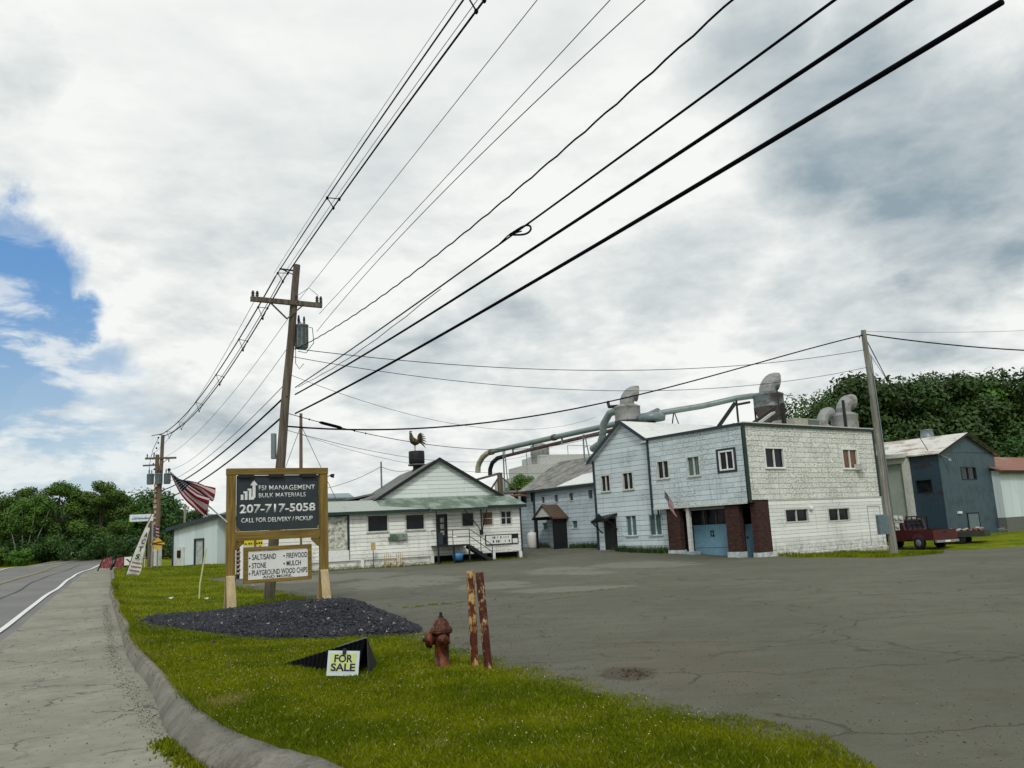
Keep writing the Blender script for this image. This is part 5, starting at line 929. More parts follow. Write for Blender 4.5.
# black corrugated sheet and FOR SALE sign
def wedge():
    z = lawnz(np.array([-2.9]), np.array([12.6]))[0] - .04; t = thing('corrugated_sheet', 'folded black corrugated sheet lying like a tent in the grass', 'folded sheet', (-2.30, 12.2, z)); m = MB()
    n = 44; A = Vector((-1.62, 1.0, 0.0)); Bt = Vector((.03, .10, .47)); Bb = Vector((-.05, -.22, -.02)); top = []; bot = []; 
    for i in range(n + 1):
        q = i / n; w = .022 if i % 2 else -.022; a = A.lerp(Bt, q); b = (A + Vector((.1, -.25, -.02))).lerp(Bb, q); nrm = Vector((.45, -.8, 0)); top.append(a + nrm * w + Vector((0, 0, abs(w) * .9 * (i % 2)))); bot.append(b + nrm * w)
    m.add(top + bot, [(i, i + 1, n + 2 + i, n + 1 + i) for i in range(n)]); m2 = MB(); Cb = [Vector((.11, .55, -.02)), Vector((.09, -.16, -.02))]
    m.build('near_face', plain('black_corrugated_plastic', (.003, .003, .004), .8, spec=.05), t).modifiers.new('t', 'SOLIDIFY').thickness = .012
    m2.add([Bt + Vector((.005, 0, .004)), Cb[0], Cb[1]], [(0, 1, 2)]); m2.add([A, Bt, Cb[0], A + Vector((.2, .5, 0))], [(0, 1, 2, 3)]); m2.build('far_face', M_BLACK, t).modifiers.new('t', 'SOLIDIFY').thickness = .012
    m = MB(); m.bar(A.lerp(Bt, .72) + Vector((0, -.02, .02)), Bt + Vector((0, -.02, .025)), .03, .014); m.build('edge_strip', M_TRANS, t)
    f = thing('for_sale_sign', 'small white FOR SALE sign with a pale yellow panel leaning on the black sheet', 'sign', (-2.53, 11.86, z + .05), radians(8)); f.rotation_euler = (radians(-12), radians(-6 + 11), radians(10))
    Tf = lambda u, o, z: (u, -o, z); m = MB(); m.box(-.215, .215, -.006, .006, 0, .33, Tf); m.build('sign_board', plain('cool_white_plastic', (.50, .58, .62), .4, var=.06, bump=0), f)
    m = MB(); m.box(-.175, .175, .0065, .009, .05, .295, Tf); m.build('yellow_panel', plain('pale_yellow_panel', (.48, .55, .20), .5, var=.08, bump=0), f)
    ink = plain('navy_ink', (.012, .02, .07), .5, bump=0); text('lettering', 'FOR', ink, f, -.125, .18, .25, .095, Tf, .032, o=.010); text('lettering', 'SALE', ink, f, -.165, .065, .33, .095, Tf, .032, o=.010)
    m = MB(); m.box(-.02, .03, .010, .03, .28, .36, Tf); m.build('clip', M_BLACK, f)
    b = MB(); 
    for i in range(16): a = random.uniform(-.12, .14); b.box(a, a + .04, .01 - random.uniform(0, .05), .05, -.06, -.06 + random.uniform(.03, .09))
wedge()
# leaning stake and litter
m = MB(); m.tube([(0, 0, -.1), (.03, 0, .5), (.22, .02, 1.72)], .028, 8); o = m.build('leaning_stake', plain('pale_yellow_stake', (.52, .52, .28), .7)); o.location = (-11.43, 30, zg(-11.4, 30) + .1); tag(o, 'pale yellow stake leaning to the right on the lawn', 'stake')
def litter(x, y, label):
    m = MB(); 
    for i in range(7): a = random.uniform(0, 6.28); m.lathe((.16 * cos(a) * random.random(), .16 * sin(a) * random.random(), 0), [(.05, 0), (.07, .06), (.01, .12 + .1 * random.random())], 5, smooth=False, axis=(cos(a) * .7, sin(a) * .7, 1))
    o = m.build('crumpled_litter', M_WHITE); o.scale = (.5, .5, .5); o.location = (x, y, float(lawnz(np.array([x]), np.array([y]))[0])); tag(o, label, 'litter')
litter(-12.75, 30.8, 'crumpled white scrap on the lawn left of the leaning stake'); litter(-11.1, 29.9, 'crumpled white scrap at the foot of the leaning stake')
# feather banner
def feather():
    x, y = -23.3, 49.6; z = zg(x, y) + .1; t = thing('feather_banner', 'tall white leaning feather banner with dark letters on the roadside lawn', 'banner', (x, y, z), radians(24)); 
    pole = [(0, 0, -.1), (.45, 0, 1.3), (.82, 0, 2.3), (1.08, 0, 2.9), (1.28, 0, 3.35), (1.46, 0, 3.72)]; m = MB(); m.tube(pole, .03, 6); m.build('banner_pole', M_BLACK, t)
    import bisect
    def edge(q): 
        zz = q * 3.55; k_ = max(0, min(len(pole) - 2, bisect.bisect([p[2] for p in pole], zz) - 1)); a, b = pole[k_], pole[k_ + 1]; f = (zz - a[2]) / (b[2] - a[2]); return a[0] + (b[0] - a[0]) * f
    G = []
    for j in range(31):
        q = .02 + j / 30 * .98; w = .78 * (1 - q) ** .35 * (1 - .55 * q) * (.85 + .15 * min(1, q * 8)) if q < .8 else .1 + .02 * sin(q * 20); w = min(w, .62) if q > .3 else w * (1 + .1 * (.3 - q)); row = []
        for i in range(13): u = i / 12; row.append((edge(q) + .02 + u * w, .05 * sin(q * 22 + u * 3) * u - .02, q * 3.55 - u * .12 * (1 - q) + .05 * sin(pi * u) * (q < .1)))
        G.append(row)
    k = NT('dirty_white_banner_cloth', .8); k.color(k.mix(k.ramp(k.noise(3, 5), .4, .7), (.60, .61, .57), (.45, .46, .43))); cloth('banner_cloth', G, t, k.m, .01)
    Tb = lambda u, o, z: (u, -.08 - o, z); ink = plain('dark_ink_b', (.05, .04, .045), .7, bump=0); red = plain('dull_red_ink', (.16, .06, .06), .7, bump=0)
    for s, zc, w in (('S', .98, .22), ('T', 1.42, .24), ('C', 1.84, .20), ('A', 2.22, .18)):
        text('lettering', s, ink, t, edge(zc / 3.55) + .17, zc, w, .27, Tb, .03, slant=.3)
    m = MB()
    for zc in (.74, .52, .30):
        for q in range(6): a = edge(zc / 3.55) + .12 + q * .092; m.box(a, a + .07, -.005, .0, zc - .02 * q + random.uniform(0, .02), zc + .09 - .02 * q, lambda u, o, z: (u, -.09 - o, z))
    m.build('small_print', red, t)
feather()
# red folding boards on the shoulder
def redboards():
    x, y = -31.0, 62.5; z = zg(x, y); m0 = rustpaint('red_white_board', (.13, .006, .012), (.34, .20, .20), .5, 9, .6, .44)
    for i, (dx, dy, rz_, lab) in enumerate(((0.2, 0, .5, 'nearest'), (.75, .9, .55, 'middle'), (1.35, 1.8, .5, 'farthest'))):
        t = thing('folding_sign', f'{lab} of three dark red folding boards standing on the road shoulder', 'sign', (x + dx, y + dy, zg(x + dx, y + dy)), rz_, 'red folding boards on the shoulder')
        for s in (-1, 1):
            m = MB(); m.hexa([(-.40, s * .42, .2), (.30, s * .42, .12), (.30, s * .39, .12), (-.40, s * .39, .2), (-.10, s * .03, .86), (.42, s * .03, .92), (.42, 0, .92), (-.10, 0, .86)]); m.build('board', m0, t)
            m = MB(); m.bar((-.52, s * .43, 0), (-.2, s * .05, .8), .05); m.bar((.34, s * .43, 0), (.5, s * .05, .85), .05); m.build('leg', M_DARKIN, t)
redboards()
def panel_sign(name, label, x, y, w, h, zb, rz_, face, postm=None, txt=None, tm=None, diamond=False, cat='sign', posts=(.0,)):
    t = thing(name, label, cat, (x, y, zg(x, y)), rz_); Tq = lambda u, o, z: (u, -o, z); m = MB()
    if diamond: c = zb + h / 2; m.prism([(0, c - h / 2), (w / 2, c), (0, c + h / 2), (-w / 2, c)], Tq, 0, .02)
    else: m.box(-w / 2, w / 2, 0, .03, zb, zb + h, Tq)
    m.build('sign_board', face, t); 
    if postm:
        for px in posts: m = MB(); m.box(px - .04, px + .04, .001, .08, -.2, zb + h * .8); m.build('post', postm, t)
    if txt: text('lettering', txt, tm, t, -w * .4, zb + h * .3, w * .8, h * .45, Tq, .02, o=.034)
    return t
t = panel_sign('street_sign', 'long white sign with blue script lettering beside the far pole', -27.1, 60, 1.55, .50, 3.38, radians(18), plain('sign_white', (.62, .66, .68), .4), M_TRANS, None, None, posts=(.72,))
m = MB(); Tq = lambda u, o, z: (u, -.032 - o, z); xs_ = -.60
for i in range(13): h_ = random.uniform(.08, .2); m.prism([(xs_, 3.52), (xs_ + .04, 3.52), (xs_ + .07, 3.52 + h_), (xs_ + .03, 3.52 + h_)], Tq, 0, .005); xs_ += .092
m.box(-.62, .58, 0, .005, 3.55, 3.59, Tq); m.build('script_lettering', plain('blue_ink', (.05, .10, .33), .6), t)
panel_sign('small_road_sign', 'small white sign low on the lawn left of the feather banner', -29.3, 63.2, .8, .62, .28, radians(15), M_WHITE, M_TRANS, 'V', M_INK)
panel_sign('warning_sign', 'yellow diamond sign beside the blue shop corner', -26.1, 60.5, 1.0, .95, 1.25, radians(20), plain('warning_yellow', (.55, .33, .04), .5), M_TRANS, '<', M_INK, diamond=True)
panel_sign('yellow_sign', 'bright yellow rectangular sign seen between the two boards of the timber sign', -13.9, 42.7, 1.22, .36, 1.72, radians(18), plain('bright_yellow_sign', (.60, .50, .02), .4, var=.05), M_POLE, 'WE BUY GOLD', M_INK, posts=(-.55, .55)) if False else None
t = panel_sign('yellow_sign', 'bright yellow rectangular sign seen between the two boards of the timber sign', -14.3, 44.6, 1.25, .36, 1.66, radians(18), plain('bright_yellow_sign', (.60, .50, .02), .4, var=.05), M_POLE, None, None, posts=(.5,)); m = MB(); xs_ = -.5
for i in range(9): m.box(xs_, xs_ + .08, .031, .036, 1.74, 1.74 + random.uniform(.07, .12), lambda u, o, z: (u, -o, z)); xs_ += .115 + .05 * (i in (2, 4))
m.build('small_print', M_INK, t)
# striped post with planters, flags by the shop
t = thing('striped_post', 'white and rust-red banded post with a dark post behind, seen left of the lower board', 'post', (-14.9, 44.2, zg(-14.9, 44.2))); 
m = MB(); m.tube([(.28, 0, 0), (.28, 0, 1.75)], .11, 12); m.build('white_shaft', M_WHITE, t); m = MB()
for i in range(6): m.lathe((.12 + .03 * (i % 2), -.05, .2 + i * .22), [(.05, 0), (.13, .05), (.05, .13)], 10)
m.build('red_bands', rustpaint('red_white_band', (.45, .38, .34), (.22, .04, .03), .5, 14), t); m = MB(); m.box(-.08, .06, .2, .34, 0, 1.95); m.build('dark_post', M_BLACK, t)
def planter(x, y, r, label, fc):
    t = thing('flower_pot', label, 'flower pot', (x, y, zg(x, y) + .1)); m = MB(); m.lathe((0, 0, 0), [(r * .7, 0), (r, r * 1.3), (r * 1.05, r * 1.35), (r * .85, r * 1.35)], 14); m.build('pot', plain('pale_pot', (.42, .38, .32), .7), t)
    m = MB(); 
    for i in range(26): a = random.uniform(0, 6.28); q = r * random.uniform(0, 1.1); m.lathe((q * cos(a), q * sin(a), r * 1.35 + random.uniform(-.02, r * .8)), [(.005, 0), (.05, .03), (.01, .07)], 5, smooth=False)
    m.build('flowers', fc, t)
planter(-12.35, 35.9, .24, 'pale pot of dark red flowers right behind the left sign post', plain('dark_red_flower', (.09, .012, .015))); planter(-11.7, 36.9, .14, 'tiny pot of dark flowers under the lower white board', plain('maroon_flower', (.05, .01, .015)))
def small_flag(x, y, rz_, label, top=2.9, s=1.0):
    t = thing('feather_flag', label, 'flag', (x, y, zg(x, y)), rz_); m = MB(); m.tube([(0, 0, 0), (0, 0, top)], .02, 6); m.build('flag_pole', M_WHITE, t); G = []
    for j in range(14):
        v = j / 13; G.append([(.03 + u / 8 * .5 * s * (1 - .25 * v), .05 * sin(u + v * 7), top - 1.7 * s + 1.6 * s * v - .12 * u / 8) for u in range(9)])
    cloth('flag_cloth', G, t, M_FLAG)
small_flag(-27.0, 61.7, radians(10), 'tall narrow striped flag left of the yellow diamond sign', 3.2); small_flag(-27.8, 62.3, radians(200), 'lower striped flag nearest the two far poles', 1.9, .7)
t = panel_sign('small_banner', 'narrow white banner board below the yellow diamond sign', -26.55, 61.6, .55, 1.5, .15, radians(20), M_OFFW, M_TRANS)

# ------------------------------------------------------------------ utility poles and wires
U1 = Vector((-8.76, 29.25, zg(-8.76, 29.25))); TOP1 = Vector((-7.71, 29.25, 11.98)); wd = Vector((.466, -.885, 0)); wp = Vector((.885, .466, 0))
def onpole(z): f = (z - U1.z) / (TOP1.z - U1.z); return U1.lerp(TOP1, f)
def shaft(a, b, r0_, r1_, mat, par, loc):
    m = MB(); a = Vector(a); b = Vector(b); n = 14; m.tube([a.lerp(b, i / n) - Vector(loc) + Vector((.012 * sin(i * 1.3), 0, 0)) for i in range(n + 1)], [r0_ + (r1_ - r0_) * i / n for i in range(n + 1)], 16); return m.build('pole_shaft', mat, par)
def insul(m, p, h=.22, r=.06): m.lathe(p, [(.02, 0), (r, .03), (r * .5, .06), (r, .09), (r * .5, .12), (r * .9, .15), (.03, h)], 10)
def transformer(par, p, r=.25, h=.9, name='transformer'):
    m = MB(); m.lathe(p, [(r * .85, 0), (r, .04), (r, h * .9), (r * 1.06, h * .91), (r * 1.06, h * .96), (r * .6, h)], 20); t_ = m.build(name, M_TRANS, par)
    m = MB(); insul(m, (p[0] - .1, p[1], p[2] + h - .02), .36, .06); insul(m, (p[0] + .1, p[1], p[2] + h - .02), .3, .05); m.build('bushing', M_INS, t_)
    m = MB(); 
    for i in range(10): a = i * pi / 5; m.bar((p[0] + r * cos(a), p[1] + r * sin(a), p[2] + .1), (p[0] + r * cos(a), p[1] + r * sin(a), p[2] + h * .8), .015, .03)
    m.build('cooling_fins', M_TRANS, t_); return t_
p1 = thing('utility_pole', 'tall leaning wooden utility pole with one crossarm and one transformer, behind the timber sign', 'utility pole', U1)
shaft(U1 - Vector((0, 0, .3)), TOP1, .19, .125, M_POLE, p1, U1)
cx = Vector((-8.02, 29.0, 10.50)) - U1; m = MB(); m.bar(cx - wp * 1.28 + Vector((0, 0, .02)), cx + wp * 1.28 - Vector((0, 0, .02)), .14, .17); m.build('crossarm', M_POLE, p1)
m = MB(); m.bar(cx - wp * .6 + Vector((0, 0, -.05)), cx + Vector((0, 0, -.62)), .05); m.bar(cx + wp * .6 + Vector((0, 0, -.05)), cx + Vector((0, 0, -.62)), .05); m.build('arm_brace', M_POLE, p1)
for e in (-1.2, -1.05, .35, 1.1, 1.24): m = MB(); insul(m, cx + wp * e + Vector((0, 0, .07)), .26, .07); m.build('insulator', M_INS, p1)
bt = onpole(11.75) - U1; m = MB(); m.bar(bt, bt - wp * .62 + Vector((0, 0, .02)), .05); m.bar(bt + Vector((0, 0, -.2)), bt - wp * .5, .03); m.build('top_bracket', M_RAIL, p1)
tp = onpole(8.85) - U1 + wp * .42; transformer(p1, (tp.x, tp.y, tp.z), .24, .92)
m = MB(); m.tube([onpole(9.9) - U1 + wp * .25, onpole(9.7) - U1 + wp * .4, onpole(9.65) - U1 + wp * .75, onpole(9.1) - U1 + wp * .85, onpole(8.7) - U1 + wp * .6, onpole(8.75) - U1 + wp * .3], .014, 5, smooth=True); m.tube([cx + wp * .4 + Vector((0, 0, .3)), cx + wp * .8 + Vector((0, 0, .62)), cx + wp * 1.15 + Vector((0, 0, .35))], .01, 5)
m.tube([onpole(9.0) - U1 + wp * .2, onpole(8.3) - U1 + wp * .25, onpole(8.1) - U1 + wp * .4, onpole(8.3) - U1 + wp * .55], .012, 5); m.build('jumper_wire', M_CABLE, p1)
for z, s in ((7.05, 1), (6.45, 1)):
    q = onpole(z) - U1; m = MB(); m.lathe(q - wd * .1, [(.03, 0), (.09, .1), (.10, .5), (.04, .75)], 10, axis=(wd.x * -1, wd.y * -1, -.25)) if s < 0 else m.lathe(q + wd * .15, [(.03, 0), (.10, .08), (.10, .45), (.03, .6)], 10, axis=(-wd.x, -wd.y, -.15)); m.build('splice_case', M_CABLE, p1)
q = onpole(5.3) - U1; m = MB(); m.box(q.x - .34, q.x - .2, q.y - .12, q.y + .1, q.z - .45, q.z + .45); m.build('pole_box', M_TRANS, p1)
# second pole and its neighbour
U2 = Vector((-28.2, 65, zg(-28.2, 65))); TOP2 = Vector((-27.83, 65, 10.8)); p2 = thing('utility_pole', 'far utility pole carrying three transformers, right one of the pair by the road', 'utility pole', U2); shaft(U2 - Vector((0, 0, .3)), TOP2, .19, .13, M_POLER, p2, U2)
c2 = Vector((-27.9, 64.85, 8.95)) - U2; ex = Vector((.9, .2, 0)).normalized()
m = MB(); m.bar(c2 - ex * 1.15, c2 + ex * 1.15, .13, .15); m.bar(c2 - ex * 1.3 - Vector((0, 0, .55)), c2 - ex * .2 - Vector((0, 0, .52)), .11, .12); m.build('crossarm', M_POLE, p2); m = MB(); m.bar(c2 + ex * .6, c2 - Vector((0, 0, .5)), .05); m.build('arm_brace', M_POLE, p2)
for e in (-.62, .02, .62): transformer(p2, tuple(Vector((0, 0, 7.0)) - Vector((0, 0, U2.z)) + ex * e + Vector((.25, -.3, -.1))), .25, .85)
for e in (-1.0, -.5, .6): m = MB(); insul(m, c2 + ex * e + Vector((0, 0, -.32 if e > 0 else .06)), .3, .06); m.build('insulator', M_INS, p2)
m = MB(); m.bar(Vector((.37, 0, 10.35)), Vector((-.5, -.1, 10.2)), .05); m.build('top_bracket', M_RAIL, p2)
U3 = Vector((-28.75, 66.2, zg(-28.7, 66))); p3 = thing('utility_pole', 'shorter patched pole standing close behind the far transformer pole, left of it', 'utility pole', U3); shaft(U3 - Vector((0, 0, .3)), Vector((-28.75, 66.2, 9.4)), .22, .15, M_POLER, p3, U3)
m = MB(); 
for i in range(15): m.box(-.10 + random.uniform(-.05, .05), .10 + random.uniform(-.05, .05), -.25, -.20, 1.2 + i * .42, 1.2 + i * .42 + random.uniform(.15, .33))
m.build('paper_strips', plain('faded_posters', (.42, .30, .22), .8, var=.5), p3)
m = MB(); 
for i in range(9): m.lathe((-.35 + .25 * sin(i * 1.1) * .5 + .05 * i, -.2, 7.3 + i * .42 - U3.z), [(.02, 0), (.07, .05), (.07, .1), (.02, .16)], 8)
m.tube([(-.5, -.2, 6.8), (-.55, -.2, 8), (-.3, -.2, 9.2), (.1, -.2, 10.1)], .02, 5); m.build('hanging_spacers', M_CABLE, p3)
m = MB(); m.tube([(0, 0, -.3), (-.03, 0, 4.4)], .13, 10); o = m.build('short_post', M_POLER); o.location = (-29.55, 67, zg(-29.5, 67)); tag(o, 'short dark stub post left of the two far poles', 'post')
m = MB(); m.tube([(0, 0, 1.0), (0, 0, 6.6)], [.15, .11], 10); o = m.build('distant_pole', M_POLEG); o.location = (-35.97, 90, .0); tag(o, 'distant grey pole against the trees behind the blue shop', 'utility pole')
# right pole
U4 = Vector((18.05, 41, zg(18, 41))); TOP4 = Vector((17.95, 41, 11.05)); p4 = thing('utility_pole', 'grey wooden utility pole with meter boxes at the right corner of the white face', 'utility pole', U4); shaft(U4 - Vector((0, 0, .3)), TOP4, .19, .125, M_POLEG, p4, U4)
m = MB(); m.box(-.62, -.16, -.2, .12, 1.05, 1.98); m.build('electric_cabinet', plain('blue_grey_cabinet', (.10, .15, .165), .5), p4)
for x, z in ((.24, 1.72), (.48, 1.70), (.26, 1.35)): m = MB(); m.box(x - .1, x + .11, -.14, .0, z - .14, z + .2); m.lathe((x, -.14, z + .03), [(.08, 0), (.09, .04), (.05, .09)], 12, axis=(0, -1, 0)); m.build('meter', plain('pale_meter_box', (.38, .40, .38), .5), p4)
m = MB(); m.tube([(.16, -.1, 1.9), (.1, -.12, 6), (.05, -.13, 9.9)], .03, 6); m.build('conduit', M_TRANS, p4)
m = MB(); m.bar((-.05, 0, 11.05 - U4.z), (-.4, -.05, 11.0 - U4.z - .35), .04); m.lathe((-.42, -.05, 7.75), [(.08, 0), (.1, .1), (.02, .15)], 10); m.bar((0, 0, 7.9), (-.4, -.05, 7.85), .05); m.build('lamp_bracket', M_RAIL, p4)
# thin pole behind the store with guys
m = MB(); m.tube([(0, 0, -.2), (.05, 0, 11.3)], [.16, .11], 10); o = m.build('thin_pole', M_POLER); o.location = (-16.15, 62, .2); tag(o, 'thin brown pole behind the store, just right of the leaning pole', 'utility pole')
m = MB(); m.tube([(0, 0, 0), (0, 0, 7.7)], [.07, .07], 8); o = m.build('mast', M_TRANS); o.location = (-10.92, 67, .3); tag(o, 'thin grey mast rising behind the store roof', 'mast')

def wire(label, pts, r, name='overhead_wire', mat=None, cat='wire', wob=0):
    m = MB(); q = [Vector(p) + (Vector((0, 0, wob * sin(i * 2.1))) if wob else Vector()) for i, p in enumerate(pts)]; o0 = q[0].copy(); m.tube([p - o0 for p in q], r, 6); o = m.build(name, mat or M_CABLE, fixn=False); o.location = o0; return tag(o, label, cat)
def span(a, b, sag, n=28): a, b = Vector(a), Vector(b); return [a.lerp(b, i / n) - Vector((0, 0, 4 * sag * (i / n) * (1 - i / n))) for i in range(n + 1)]
C0 = Vector((-8.0, 29.25, 0))
def roadwire(e, k, t0=0.0, t1=26, n=40):   # toward the camera side along the road: height is a quadratic in distance
    return [C0 + wp * e + wd * t + Vector((0, 0, k[0] * t * t + k[1] * t + k[2])) for t in [t0 + (t1 - t0) * i / n for i in range(n + 1)]]
P2t = Vector((-27.9, 65, 10.75))
w1a = (-.0012, .036, 11.50); w1b = (-.0012, .034, 11.53)
def bundle(lab, e, k, sgn, r):
    a = roadwire(e, k); return wire(lab, a, r)
bundle('left strand of the heavy spaced bundle rising from the pole top overhead', -.50, w1a, 0, .02); bundle('right strand of the heavy spaced bundle rising from the pole top overhead', -.14, w1b, 0, .024)
wire('thin messenger wire of the spaced bundle, left of its heavy strands', roadwire(-.55, (-.0012, .036, 11.62)), .007, mat=M_WIRE); wire('thin wire between the heavy strands of the spaced bundle', roadwire(-.32, (-.0012, .035, 11.42)), .008, mat=M_WIRE)
sp0 = C0 + wp * -.50 + Vector((0, 0, 11.5)); sp1 = C0 + wp * -.14 + Vector((0, 0, 11.53))
wire('left strand of the spaced bundle running down the road to the far pole', span(sp0, P2t + Vector((-.2, 0, .05)), 1.0, 40), .028); wire('right strand of the spaced bundle running down the road to the far pole', span(sp1, P2t + Vector((.2, 0, 0)), 1.15, 40), .028)
wire('middle wire of the spaced bundle running down the road to the far pole', span((sp0 + sp1) / 2 - Vector((0, 0, .15)), P2t - Vector((0, 0, .1)), 1.1, 40), .016)
def spacer(a, b, c, label):
    m = MB(); 
    for p, q in ((a, b), (b, c), (c, a)): m.bar(p, q, .022)
    for p in (a, b, c): m.lathe(p - Vector((0, 0, .06)), [(.02, 0), (.04, .03), (.04, .07), (.02, .10)], 8)
    o0 = Vector(a); o = m.build('wire_spacer', M_CABLE); tag(o, label, 'spacer', 'spacers on the overhead bundle')
def bpt(e, k, t): return C0 + wp * e + wd * t + Vector((0, 0, k[0] * t * t + k[1] * t + k[2]))
spacer(bpt(-.5, w1a, 7.2), bpt(-.14, w1b, 7.2), bpt(-.32, w1a, 7.2) + Vector((0, 0, -.28)), 'wire spacer on the heavy bundle, midway between pole top and frame top')
spacer(bpt(-.5, w1a, 17.1), bpt(-.14, w1b, 17.1), bpt(-.32, w1a, 17.1) + Vector((0, 0, -.28)), 'wire spacer on the heavy bundle at the top of the frame')
spacer(bpt(-.5, w1a, .4), bpt(-.14, w1b, .4), bpt(-.32, w1a, .4) + Vector((0, 0, -.3)), 'wire spacer right beside the pole top')
L_ = span(sp0, P2t + Vector((-.2, 0, .05)), 1.0, 40); R_ = span(sp1, P2t + Vector((.2, 0, 0)), 1.15, 40)
for i, lab in ((3, 'first'), (7, 'second'), (13, 'third'), (20, 'fourth'), (28, 'fifth'), (35, 'sixth')): spacer(L_[i], R_[i], (L_[i] + R_[i]) / 2 - Vector((0, 0, .45)), f'{lab} wire spacer on the bundle beyond the leaning pole, counted from it')
wire('thin wire from the pole face rising steeply, right of the heavy bundle', roadwire(0, (0, .0273, 10.2)), .008, mat=M_WIRE)
wire('thin upper wire from the right end of the crossarm toward the top of the frame', roadwire(1.1, (0, .0226, 10.22)), .009, mat=M_WIRE)
wire('thin lower wire from the right end of the crossarm toward the top of the frame', roadwire(1.0, (-.0029, .08, 9.536)), .010, mat=M_WIRE)
wire('medium wavy twisted cable from beside the transformer', roadwire(.2, (.0033, -.1085, 8.81), n=90), .015, wob=.012)
wire('medium black cable that carries the loop, above the two thickest cables', roadwire(.2, (.0005, -.0226, 7.40)), .017)
wire('thick black cable, upper of the two thickest', roadwire(.2, (.00091, -.04365, 7.147)), .025); wire('thickest black cable, lowest of those rising from the leaning pole', roadwire(.2, (.00083, -.03577, 6.454)), .029)
q0 = bpt(.2, (.0005, -.0226, 7.40), 12.2); wire('thin second strand lashed under the looped cable near the leaning pole', [bpt(.2, (.0005, -.0226, 7.36 if i % 2 else 7.34), .5 + i * 1.1) - Vector((0, 0, .16 * sin(pi * i / 12))) for i in range(13)], .009)
lp = bpt(.2, (.0005, -.0226, 7.40), 17.35); m = MB(); m.tube([lp + Vector((.92, -.35, .12)) * (.21 * cos(a) + .02) + Vector((0, 0, (.115 * sin(a)) * (.55 + .45 * cos(a)) - .03)) for a in [2 * pi * i / 22 for i in range(23)]], .018, 6)
m.tube([lp - wd * .9 + Vector((0, 0, .0)), lp + Vector((-.2, .08, -.06)), lp + Vector((.05, 0, -.02))], .012, 5); tag(m.build('cable_loop', M_CABLE), 'teardrop cable storage loop hanging on the medium black cable', 'cable loop')
# pole to pole, lower wires
for a, b, s, r, lab in ((onpole(7.1), (-27.9, 65, 6.4), .5, .035, 'upper thick cable from the leaning pole down the road to the far pole'), (onpole(6.4), (-27.9, 65, 5.7), .5, .035, 'lower thick cable from the leaning pole down the road to the far pole'), (onpole(7.6), (-27.9, 65, 6.9), .6, .014, 'thin cable just above the thick ones down the road'), (C0 + wp * -1.2 + Vector((0, 0, 10.6)), (-28.9, 65, 9.1), .8, .010, 'thin left crossarm wire down the road to the far pole'), (C0 + wp * .3 + Vector((0, 0, 10.5)), (-27.6, 65, 9.05), .8, .010, 'thin middle crossarm wire down the road to the far pole'), (onpole(9.0), (-27.4, 65, 8.0), 1.0, .010, 'thin sagging wire from below the transformer to the far pole')):
    wire(lab, span(a, b, s), r, mat=M_CABLE if r > .02 else M_WIRE)
# pole to right pole
P4 = lambda z: Vector((17.98, 41, z))
a8 = onpole(8.85); wire('upper thin cable crossing level from the leaning pole to the right pole', span(a8, P4(10.05), .95), .014); wire('second thin cable crossing from the leaning pole to the right pole, below the first', span(onpole(8.55), P4(9.15), 1.25), .012)
n = 36; Lc = (P4(0) - C0).length; pts = [];
kx = np.polyfit([.27, 4.29, 8.84, 14.62, 22.0, 28.3], [6.02, 5.86, 6.28, 7.55, 9.16, 10.85], 3)
for i in range(n + 1): tq = 28.3 * i / n; b_ = onpole(6.05); d4 = (Vector((17.98, 41, 0)) - Vector((b_.x, b_.y, 0))); pts.append(Vector((b_.x, b_.y, 0)) + d4 * (i / n) + Vector((0, 0, float(np.polyval(kx, tq)))))
wire('heavy black cable sweeping up from the leaning pole to the top of the right pole', pts, .032)
mcp = lambda x, y, z: Vector((K0[0], K0[1], 0)) + Matrix.Rotation(radians(35.8), 3, 'Z') @ Vector((x, y, z))
sv = span(onpole(6.5), mcp(.4, 10.5, 8.0), 1.3, 30); wire('service cable with a black splice running from the leaning pole to the mill gable', sv, .014)
d_ = sv[2]; e_ = sv[3]; m = MB(); m.tube([sv[2].lerp(sv[3], -.15), sv[2], sv[3], sv[3].lerp(sv[4], .15)], [.03, .06, .06, .03], 8)
for q in (.8, 1.3, 3.9, 4.6): k_ = int(q); m.lathe(sv[k_].lerp(sv[k_ + 1], q - k_), [(.01, -.04), (.04, 0), (.01, .04)], 6)
tag(m.build('splice_case', M_CABLE), 'black sausage-shaped splice hanging on the service cable', 'cable splice')
wire('faint thin wire to the mill roof above the service cable', span(onpole(7.9), mcp(2, 14, 9.4), 1.4), .009, mat=M_WIRE); wire('faint thin wire to the timber frame behind the store', span(onpole(5.9), (3, 66, 8.4), 1.2), .010, mat=M_WIRE)
wire('thin wire from the thin brown pole to the grey mast', span((-16.1, 62, 5.6), (-10.92, 67, 7.6), .4), .02, mat=M_WIRE); wire('thin wire from the grey mast to the roof ventilator', span((-10.92, 67, 7.6), (-8.2, 63.5, 6.9), .2), .02, mat=M_WIRE)
wire('left guy wire of the thin brown pole', span((-16.1, 62, 10.6), (-20, 62, .3), 0, 4), .02, mat=M_WIRE); wire('right guy wire of the thin brown pole', span((-16.1, 62, 10.6), (-12.2, 66, .3), 0, 4), .02, mat=M_WIRE)
wire('thin wire over the store from the thin brown pole to the mill wing', span((-16.1, 62, 9.9), mcp(3.3, 22, 6.2), .9), .014, mat=M_WIRE); 
wire('heavy black cable leaving the right pole toward the right edge', span(P4(10.85), (44, 38, 9.6), 1.3), .032); wire('thin wire above the heavy cable leaving the right pole', span(P4(11.0), (46, 40, 12), .9), .008, mat=M_WIRE)
